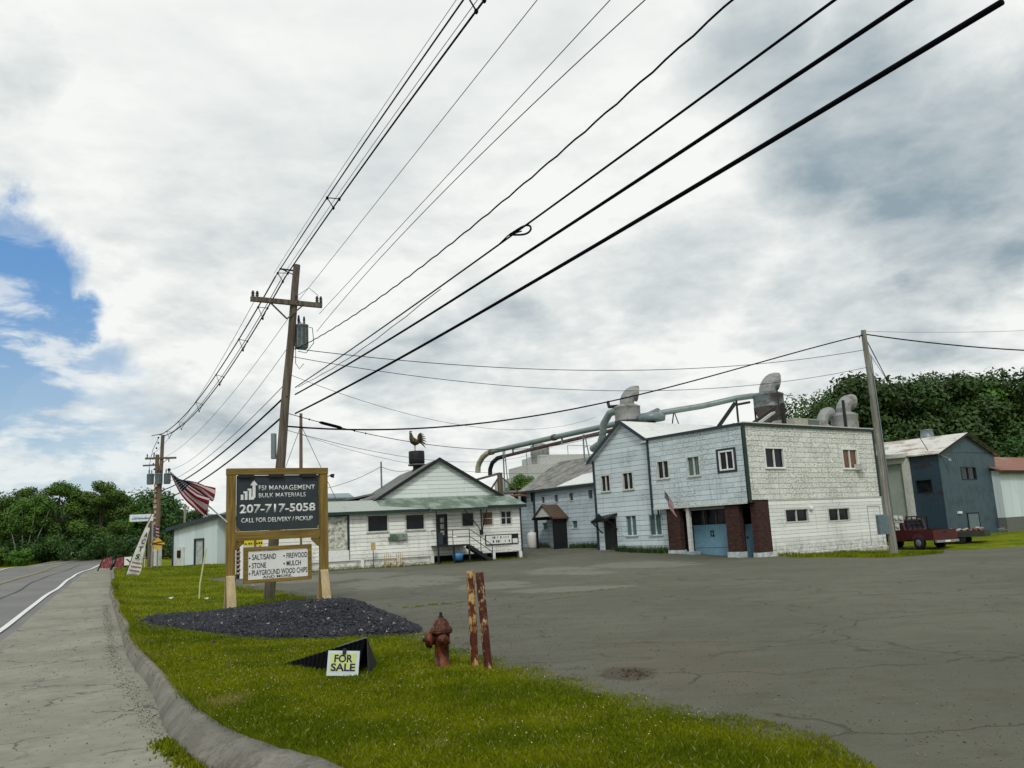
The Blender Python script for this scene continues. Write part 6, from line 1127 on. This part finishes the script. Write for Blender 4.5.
wire('dark guy strand slanting down right from the right pole', span(P4(10.7), (31.2, 62.8, 6.35), .25, 8), .025); wire('thin wire from the right pole to the slate shed roof', span(P4(10.1), (33.5, 66, 7.6), .5), .014, mat=M_WIRE)

# ------------------------------------------------------------------ vehicles by the shed
def tyre(m, c, r, w, ax): m.lathe(Vector(c) - Vector(ax) * w / 2, [(r * .6, 0), (r * .95, .01), (r, w * .25), (r, w * .75), (r * .95, w - .01), (r * .6, w)], 22, axis=ax)
def pickup():
    o = mill(thing('pickup_truck', 'dark red pickup truck with a black rack, tail toward us beside the mill corner', 'pickup truck')); base = mcp(15.2, -2.2, 0); o.location = (base.x, base.y, zg(base.x, base.y) + .02); o.rotation_euler.z = radians(35.8 - 15)
    red = plain('dark_red_truck_paint', (.055, .005, .007), .45, var=.1, spec=.5, bump=0); 
    # local: +y forward, x across, tail at y=0
    m = MB(); T = lambda u, o_, z: (o_, u, z)
    side = [(0, .55), (0, 1.18), (2.15, 1.2), (2.15, .62), (1.75, .60), (1.62, .86), (1.35, .98), (1.05, .98), (.78, .86), (.66, .58)]
    for x in (-.95, .89): m.prism(side, T, x, x + .06)
    m.box(-.89, .89, .0, .07, .55, 1.18); m.box(-.89, .89, 2.08, 2.15, .5, 1.2); m.build('cargo_bed', red, o)
    m = MB(); m.box(-.86, .86, -.012, -.001, .62, 1.12); tg = m.build('tailgate', red, o); m = MB(); m.box(-.12, .12, -.03, -.013, .98, 1.05); m.build('handle', M_BLACK, tg)
    m = MB(); m.box(-.89, .89, .07, 2.08, .55, .62); m.build('bed_floor', M_BLACK, o)
    cab = [(2.17, .5), (2.17, 1.22), (2.35, 1.88), (3.55, 1.90), (4.15, 1.28), (5.35, 1.18), (5.45, .95), (5.45, .5), (5.1, .5), (4.98, .8), (4.7, .93), (4.4, .93), (4.12, .8), (4.0, .5)]
    m = MB(); m.prism(cab, T, -.92, .92); m.build('cab', red, o, bevel=.04)
    m = MB(); m.prism([(2.40, 1.28), (2.48, 1.78), (3.48, 1.80), (3.95, 1.3)], T, -.935, .935); m.hexa([(-.75, 2.16, 1.3), (.75, 2.16, 1.3), (.75, 2.2, 1.3), (-.75, 2.2, 1.3), (-.7, 2.30, 1.78), (.7, 2.30, 1.78), (.7, 2.4, 1.78), (-.7, 2.4, 1.78)]); m.build('windows', G_DARK, o)
    for y in (1.2, 4.55):
        for x in (-.82, .82): m = MB(); tyre(m, (x, y, .40), .40, .24, (1, 0, 0)); w_ = m.build('wheel', plain('tyre_rubber', (.012, .012, .014), .8), o); m = MB(); m.lathe((x + (-.13 if x < 0 else .13), y, .40), [(.22, 0), (.2, .02), (.05, .03)], 14, axis=(-1 if x < 0 else 1, 0, 0)); m.build('rim', M_TRANS, w_)
    m = MB(); m.box(-.9, .9, -.16, -.03, .42, .56); m.build('rear_bumper', plain('dull_chrome', (.35, .36, .36), .35, .7), o); m = MB(); m.box(-.2, .2, -.175, -.161, .44, .54); m.build('licence_plate', M_WHITE, o)
    for x in (-.92, .86): m = MB(); m.box(x, x + .08, -.02, .0 - .001, .78, 1.08); m.build('tail_light', plain('red_lens', (.25, .01, .01), .2), o)
    m = MB(); 
    for x in (-.85, .85): m.bar((x, 2.0, 1.2), (x, 2.0, 2.02), .07)
    m.bar((-.85, 2.0, 2.02), (.85, 2.0, 2.02), .08); m.bar((-.85, 2.0, 1.6), (.85, 2.0, 1.6), .05)
    for x in (-.4, 0, .4): m.bar((x, 2.0, 1.2), (x, 2.0, 2.02), .05)
    m.build('headache_rack', M_BLACK, o)
pickup()
def trailer():
    o = thing('utility_trailer', 'low dark trailer piled with pale scrap, right of the red pickup', 'trailer'); base = mcp(19.6, -2.6, 0); o.location = (base.x, base.y, zg(base.x, base.y)); o.rotation_euler.z = radians(35.8 + 14)
    m = MB(); m.box(-.95, .95, 0, 2.8, .48, .56); m.box(-.95, -.9, 0, 2.8, .56, .85); m.box(.9, .95, 0, 2.8, .56, .85); m.box(-.9, .9, -.03, .02, .56, .85); m.build('deck', plain('dark_olive_paint', (.03, .04, .03), .6), o)
    m = MB(); m.bar((0, 2.8, .5), (0, 4.2, .45), .1); m.build('drawbar', M_BLACK, o)
    for x in (-.8, .8): m = MB(); tyre(m, (x, 1.4, .32), .32, .2, (1, 0, 0)); m.build('wheel', M_BLACK, o)
    random.seed(5); m = MB()
    s = thing('scrap_load', 'jumbled pale planks and metal scrap heaped on the low trailer', 'scrap'); s.location = o.location; s.rotation_euler = o.rotation_euler
    for i in range(26): a = Vector((random.uniform(-.8, .8), random.uniform(.1, 2.6), random.uniform(.62, 1.0))); b = a + Vector((random.uniform(-.7, .7), random.uniform(-.6, .6), random.uniform(-.1, .1))); b.x = max(-.85, min(.85, b.x)); m.bar(a, b, random.uniform(.04, .12), random.uniform(.03, .1))
    m.build('planks', plain('pale_scrap', (.36, .36, .33), .6, var=.4, sc=2), s); m = MB()
    for i in range(5): a = Vector((random.uniform(-.7, .7), random.uniform(.1, 2.2), .8)); m.bar(a, a + Vector((.4, .3, .15)), .12)
    m.build('red_scrap', plain('red_scrap_metal', (.18, .03, .02)), s)
trailer()
m = MB(); m.bar((0, 0, .5), (2.2, .5, .5), .25, .04); m.bar((.3, .07, 0), (.3, .07, .53), .1); m.bar((2.3, .53, 0), (2.3, .53, .53), .1); m.bar((.2, .1, .62), (1.4, .3, .66), .2, .1); o = m.build('plank_bench', M_TRANS); b_ = mcp(32 - 7, 7.2, 0); o.location = (34.3, 60.6, zg(34.3, 60.6) + .05); o.scale = (.7, .7, .7); o.rotation_euler.z = .45; tag(o, 'low plank on trestles on the grass in front of the slate shed', 'bench')
t = thing('propane_tank', 'short white gas cylinder against the blue wing wall', 'gas cylinder'); q = mcp(2.6, 22.9, 0); t.location = (q.x, q.y, zg(q.x, q.y)); m = MB(); m.lathe((0, 0, 0), [(.3, 0), (.38, .1), (.38, .95), (.3, 1.15), (.12, 1.2)], 18); m.build('cylinder', M_WHITE, t); m = MB(); m.lathe((0, 0, 1.16), [(.16, 0), (.16, .16), (.1, .17)], 14); m.build('collar', M_OFFW, t)
t = thing('wall_flag', 'small faded striped flag on a slanted staff at the overhang corner of the mill', 'flag'); mill(t); m = MB(); m.tube([(-.02, 4.2, 2.95), (-1.05, 5.3, 3.95)], .02, 6); m.build('flag_pole', M_OFFW, t)
G = [[(-1.0 + .05 * sin(u * .9) + .75 * v * .35, 5.25 - .8 * v * .45 - .03 * u, 3.88 - .10 * u - .7 * v + .05 * sin(u + 3 * v)) for u in range(11)] for v in [1 - j / 12 for j in range(13)]]; cloth('flag_cloth', G, t, M_FLAG)

# ------------------------------------------------------------------ vegetation
def foliage(centers, radii, n, leaf, seed, squash=.8):
    r = np.random.default_rng(seed); k = len(centers); w = radii ** 2; idx = r.choice(k, n, p=w / w.sum()); d = r.normal(size=(n, 3)); d /= np.linalg.norm(d, axis=1)[:, None]; rad = radii[idx] * (r.random(n) ** .28) * r.uniform(.8, 1.12, n)
    c = centers[idx] + d * rad[:, None] * np.array([1, 1, squash]); nrm = d + r.normal(0, .6, (n, 3)); nrm[:, 2] += .3; nrm /= np.linalg.norm(nrm, axis=1)[:, None]
    a = np.cross(nrm, r.normal(size=(n, 3))); a /= np.linalg.norm(a, axis=1)[:, None]; b = np.cross(nrm, a); s = leaf * r.uniform(.6, 1.3, n)[:, None]
    V = np.stack([c - a * s, c - b * s * .55 + a * s * .05, c + a * s, c + b * s * .55 + nrm * s * .15], 1).reshape(-1, 3); return V, np.arange(4 * n).reshape(-1, 4)
def tree_proto(seed, h, w, mat, leaf=.3, n=5200, trunk=.3, barkm=M_BARK, low=.22, clumps=34, top=1.0):
    r = np.random.default_rng(seed); c = []; rr = []
    for i in range(clumps):
        t = r.random(); z = h * (low + (1 - low) * t); prof = np.sin(np.pi * min(1, (t * .86 + .12))) ** .65; a = r.uniform(0, 2 * pi); q = w * .5 * prof * np.sqrt(r.random()); c.append((q * cos(a), q * sin(a), z - .06 * h)); rr.append(r.uniform(.09, .16) * w + .25)
    c = np.array(c); rr = np.array(rr); V, Fc = foliage(c, rr, n, leaf, seed + 1); m = MB(); m.tube([(0, 0, -.4), (.05 * w * .2, 0, h * .3), (0, .02 * w, h * .6), (0, 0, h * .9)], [trunk, trunk * .8, trunk * .5, trunk * .12], 9)
    for i in r.choice(clumps, 12, replace=False): z0_ = max(h * .15, c[i][2] * r.uniform(.45, .7)); m.tube([(0, 0, z0_), tuple(c[i] * np.array([.5, .5, 0]) + np.array([0, 0, (z0_ + c[i][2]) / 2 + .3])), tuple(c[i])], [trunk * .38, trunk * .22, .04], 6)
    return V, Fc, m, mat, barkm
PROTO = {}
def tree(kind, x, y, s, rz_, label, group=None, z=None, cat='tree', name='tree', sz=None):
    if kind not in PROTO:
        args = {'a': (21, 13, 9, M_LEAF), 'b': (22, 13, 10, M_LEAFD), 'c': (23, 14, 8, M_LEAF), 'd': (24, 11, 9.5, M_LEAFD)}
        if kind in args: s_, h, w, mt = args[kind]; PROTO[kind] = tree_proto(s_, h, w, mt, leaf=.19, n=17000, clumps=44)
        elif kind == 'birch':
            V, Fc, m, mt, bk = tree_proto(31, 11, 7, M_LEAF, leaf=.2, n=4200, low=.55); m = MB()
            for dx, tx in ((-.5, -2.0), (.1, -.3), (.5, 1.3), (.9, 3.0)): m.tube([(dx, 0, -.3), (dx + tx * .3, .1, 3), (dx + tx * .7, 0, 6.2), (dx + tx, 0, 9)], [.10, .08, .06, .02], 7)
            PROTO[kind] = (V, Fc, m, mt, M_BIRCH)
        elif kind == 'bush':
            r = np.random.default_rng(5); c = np.stack([r.uniform(-1.2, 1.2, 12), r.uniform(-1.0, 1.0, 12), r.uniform(.4, 1.9, 12)], -1); V, Fc = foliage(c, r.uniform(.5, .85, 12), 1800, .16, 9); m = MB(); m.tube([(0, 0, -.2), (.1, 0, .9)], [.1, .05], 6); PROTO[kind] = (V, Fc, m, M_LEAF, M_BARK)
        V, Fc, m, mt, bk = PROTO[kind]; t = thing(name, label, cat, group=group); cr = raw('crown', V, Fc, mt, t, smooth=False); tr = m.build('trunk', bk, t); PROTO[kind + '_o'] = (cr, tr)
    else:
        t = thing(name, label, cat, group=group)
        for o in PROTO[kind + '_o']: c = o.copy(); COL.objects.link(c); c.parent = t
    t.location = (x, y, zg(x, y) - .1 if z is None else z); t.rotation_euler.z = rz_; t.scale = (s, s, sz or s); return t
ORD = ['first', 'second', 'third', 'fourth', 'fifth', 'sixth', 'seventh', 'eighth', 'ninth', 'tenth', 'eleventh', 'twelfth', 'thirteenth', 'fourteenth', 'fifteenth', 'sixteenth']
# left wood, beyond the road
LT = [('c', -74, 92, .64), ('a', -67, 94, .72), ('a', -62.5, 96, .72), ('c', -58, 98, .68), ('a', -53.5, 97, .74), ('c', -49.5, 99, .72), ('a', -53, 110, .70), ('b', -50.5, 118, .62), ('d', -50, 130, .66), ('a', -46, 138, .52), ('c', -48, 150, .52)]
for i, (k_, x, y, s) in enumerate(LT): tree(k_, x, y, s * 1.05, i * 1.7, f'{ORD[i]} tall leafy tree from the left in the wood beyond the road', 'trees beyond the road', z=zg(x, y), sz=s * .92)
t = tree('birch', -55.5, 93.5, .66, .4, 'slender many-stemmed tree with pale trunks at the front of the road wood')
for i, (x, y, s) in enumerate(((-60.5, 88.5, 1.0), (-58.0, 89, .8), (-55.8, 89.5, .9), (-53.4, 89.5, .75))): tree('bush', x, y, s, i * 1.3, f'{ORD[i]} round bush from the left at the foot of the pale-stemmed tree', 'bushes across the road', cat='bush', name='bush')
def mass(name, pts, n, leaf, seed, mat, rad=(2.2, 3.6)):
    r = np.random.default_rng(seed); c = []; rr = []
    for x, y, zt in pts:
        for _ in range(11): c.append((x + r.normal(0, 2.6), y + r.normal(0, 2.0), r.uniform(.15, .92) * zt + zg(x, y))); rr.append(r.uniform(*rad))
    V, Fc = foliage(np.array(c), np.array(rr), n, leaf, seed); return tag(raw(name, V, Fc, mat, smooth=False), kind='stuff')
mass('woodland', [(-84 + i * 4.5, 104 + (i % 3) * 3 + i * 1.2, 7.6) for i in range(8)] + [(-78, 98, 7), (-70, 99, 8), (-92, 104, 7), (-100, 100, 7)], 130000, .24, 51, M_LEAFD)
mass('distant_woodland', [(-62, 160, 5), (-58, 165, 5), (-53, 170, 5.5), (-48, 172, 6), (-43, 174, 6), (-38, 175, 6), (-33, 176, 6), (-68, 150, 5), (-28, 176, 6), (-62, 142, 5)], 60000, .34, 52, M_LEAFD)
mass('undergrowth', [(-76 + i * 2.5, 90.5 + i * .55, 2.6) for i in range(15)] + [(-40, 118, 3), (-46, 108, 3), (-43, 130, 4), (-48, 120, 4)], 50000, .15, 53, M_LEAFD, (.7, 1.4))
# right wood, rising behind the mill
RT = [('b', 36.5, 99, 1.2), ('b', 39.2, 98, 1.36), ('d', 42.0, 98, 1.72), ('b', 46.5, 100, 1.50), ('d', 51, 97, 1.66), ('c', 55.5, 99, 1.36), ('b', 60, 97, 1.52), ('d', 65, 98, 1.70), ('d', 70, 96, 1.66), ('b', 76, 96, 1.40), ('d', 82, 96, 1.5)]
for i, (k_, x, y, s) in enumerate(RT): tree(k_, x, y, s * .98, 2 + i * 1.1, f'{ORD[i]} big dark tree from the left in the wood behind the mill', 'trees behind the mill', z=-.5)
mass('hillside_wood', [(38 + i * 4.6, 107 + (i % 3) * 4, 16.5 + (i > 1) * 2.6) for i in range(14)] + [(42 + i * 6, 92, 9) for i in range(9)] + [(39 + 5 * i, 100, 10) for i in range(12)], 400000, .22, 61, M_LEAFD, (2.2, 3.8))
tree('c', .6, 82, .50, .3, 'lone green tree top left of the stepped block house', z=.6)
# weeds and low plants by walls
def weeds(name, pts, n, h, seed, mat=None, spread=.18):
    r = np.random.default_rng(seed); P_ = np.array(pts); i = r.integers(0, len(P_), n); x = P_[i, 0] + r.normal(0, spread, n); y = P_[i, 1] + r.normal(0, spread, n); z = np.array(zf(x, y)) ; hh = h * r.uniform(.3, 1.2, n)
    a = r.uniform(0, 2 * pi, n); w = .012 + .03 * r.random(n) * (h > .2); lx, ly = r.normal(0, .35, n) * hh, r.normal(0, .35, n) * hh
    V = np.stack([np.stack([x - w * np.cos(a), y - w * np.sin(a), z], -1), np.stack([x + w * np.cos(a), y + w * np.sin(a), z], -1), np.stack([x + lx, y + ly, z + hh], -1)], 1).reshape(-1, 3)
    return tag(raw(name, V, np.arange(3 * n).reshape(-1, 3), mat or M_BLADE, smooth=False), kind='stuff')
def along(a, b, n): return [tuple(Vector(a).lerp(Vector(b), i / (n - 1)))[:2] for i in range(n)]
weeds('wall_weeds', along(mcp(.45, 6.6, 0), mcp(.45, 11, 0), 30) + along(mcp(3.2, 14, 0), mcp(3.2, 19, 0), 30) + along(mcp(3.2, 21.9, 0), mcp(3.2, 23.5, 0), 10), 2600, .42, 71, M_LEAFD)
weeds('wall_weeds', along(mcp(2, -.2, 0), mcp(12.4, -.2, 0), 60), 2500, .22, 72)
weeds('wall_weeds', along((-13, 50.6, 0), (.1, 55.1, 0), 60), 2600, .16, 73)
weeds('crack_grass', [tuple(p[:2]) for p in [(-3.2, 23.2), (-2.4, 23.6), (-1.5, 24.1), (-.8, 24.2), (.2, 24.4), (1.1, 24.9), (2.4, 26.1), (3.4, 26.6)]] + [(x, y + .12 * sin(x * 7)) for x, y in along((-3.2, 23.2, 0), (-1.5, 24.1, 0), 40) if sin(x * 17) > -.4], 420, .04, 74, spread=.04)
weeds('crack_grass', [(x + .12 * sin(x * 3.1) + .06 * sin(x * 11), y + .15 * sin(x * 2.3)) for x, y in along((-.2, 24.5, 0), (4.4, 27.2, 0), 90) if sin(x * 5) + sin(x * 13) > .1], 200, .03, 75, spread=.04)
KW = [p for p in resample(offset(CURBN, .40), .05) if 5.5 < p[1] < 8.8 and sin(p[1] * 9) + sin(p[1] * 23) > -.3] * 2
weeds('kerb_weeds', KW, 4200, .05, 76, spread=.07)
xs = np.array([p[0] for p in resample(offset(CURBN, .34), .01) if 4 < p[1] < 30]); ys = np.array([p[1] for p in resample(offset(CURBN, .34), .01) if 4 < p[1] < 30]); xs = xs + rng.normal(-.06, .07, xs.size); ys = ys + rng.normal(0, .07, ys.size); chips('gutter_grit', xs, ys, zf(xs, ys) + .002, rng.gamma(2.5, .002, xs.size) + .003, plain('dark_grit', (.075, .072, .052), .95, var=.5, sc=3))

# mown grass blades over the near lawn
def blades(name, n, box_, dens, h, wd_, seed, zfn, poly, excl=None):
    r = np.random.default_rng(seed); x = r.uniform(box_[0], box_[1], n); y = r.uniform(box_[2], box_[3], n); k = inpoly(x, y, poly) & (r.random(n) < dens(x, y))
    if excl is not None: k &= ~excl(x, y)
    x, y = x[k], y[k]; z = zfn(x, y); n = len(x); tuft = .75 + .5 * np.sin(x * 3.1 + np.sin(y * 2.3) * 2) * np.sin(y * 2.7 + np.sin(x * 1.9) * 2); hh = h(x, y) * r.uniform(.5, 1.25, n) * (.75 + .4 * tuft); a = r.uniform(0, 2 * pi, n); w = wd_(x, y) * r.uniform(.7, 1.3, n); l = r.normal(0, .38, (2, n)) * hh
    V = np.stack([np.stack([x - w * np.cos(a), y - w * np.sin(a), z - .01], -1), np.stack([x + w * np.cos(a), y + w * np.sin(a), z - .01], -1), np.stack([x + l[0] * .35 + w * .6 * np.cos(a), y + l[1] * .35 + w * .6 * np.sin(a), z + hh * .6], -1), np.stack([x + l[0], y + l[1], z + hh], -1)], 1).reshape(-1, 3)
    f = np.arange(4 * n).reshape(-1, 4); f = np.concatenate([f[:, [0, 1, 2]], f[:, [0, 2, 3]]]); return tag(raw(name, V, f, M_BLADE, smooth=False), kind='stuff')
inheap = lambda x, y: inpoly(x, y, HEAP) & (dline(x, y, HEAP, True) > .12)
dist = lambda x, y: np.hypot(x, y)
blades('grass', 900000, (-12, 2.6, 6, 19), lambda x, y: np.clip((9.0 / np.maximum(dist(x, y), 6)) ** 1.6, 0, 1), lambda x, y: .045 + .0 * x, lambda x, y: .0028 * dist(x, y) / 8, 81, lawnz, LAWN, inheap)
blades('far_grass', 420000, (-34, 0, 19, 62), lambda x, y: np.clip((22.0 / dist(x, y)) ** 1.5, 0, 1), lambda x, y: .06 + .0 * x, lambda x, y: .0045 * dist(x, y) / 18, 82, lawnz, LAWN, inheap)
gz = lambda x, y: zf(x, y) + .04
blades('strip_grass', 60000, (13, 24, 39, 52), lambda x, y: np.ones_like(x) * .8, lambda x, y: .10 + .0 * x, lambda x, y: .012 + 0 * x, 83, gz, smoothline(G1 + [G1[0]], 4)[:-1])
# clover heads
r_ = np.random.default_rng(9); x = r_.uniform(-9, 2, 2400); y = r_.uniform(6.8, 17, 2400); k_ = inpoly(x, y, LAWN) & ~inheap(x, y) & (np.sin(x * 1.3 + 2) * np.sin(y * 1.1) > -.25); x, y = x[k_], y[k_]
chips('clover_flowers', x, y, lawnz(x, y) + .045, r_.uniform(.004, .0095, x.size), M_CLOVER)

E_ = resample([p for p in CURBN if 3 < p[1] < 45], .04); r_ = np.random.default_rng(77); n = 26000; i_ = r_.integers(0, len(E_), n); E_ = np.array(E_)
xe = E_[i_, 0] + r_.normal(.04, .05, n); ye = E_[i_, 1] + r_.normal(.03, .05, n); he = r_.uniform(.03, .10, n); a_ = r_.uniform(0, 2 * pi, n); we = .004 * np.hypot(xe, ye) / 8; ze = np.maximum(lawnz(xe, ye), zf(xe, ye) + .12)
V = np.stack([np.stack([xe - we * np.cos(a_), ye - we * np.sin(a_), ze - .01], -1), np.stack([xe + we * np.cos(a_), ye + we * np.sin(a_), ze - .01], -1), np.stack([xe + r_.normal(-.25, .4, n) * he, ye + r_.normal(-.1, .4, n) * he, ze + he], -1)], 1).reshape(-1, 3)
tag(raw('edge_grass', V, np.arange(3 * n).reshape(-1, 3), M_BLADE, smooth=False), kind='stuff')
xs = rng.uniform(-12, 0, 5000); ys = rng.uniform(5, 26, 5000); SHP = [(p[0], p[1]) for p in offset(CURBN, .5)]; k_ = inpoly(xs, ys, [q for q in WHITE_LINE if -5 < q[1] < 30] + [q for q in SHP if 3 < q[1] < 30][::-1]); xs, ys = xs[k_], ys[k_]
chips('shoulder_pebbles', xs, ys, zf(xs, ys) + .003, rng.gamma(2.5, .0022, xs.size) + .003, plain('grey_pebbles', (.10, .10, .085), .9, var=.6, sc=3))
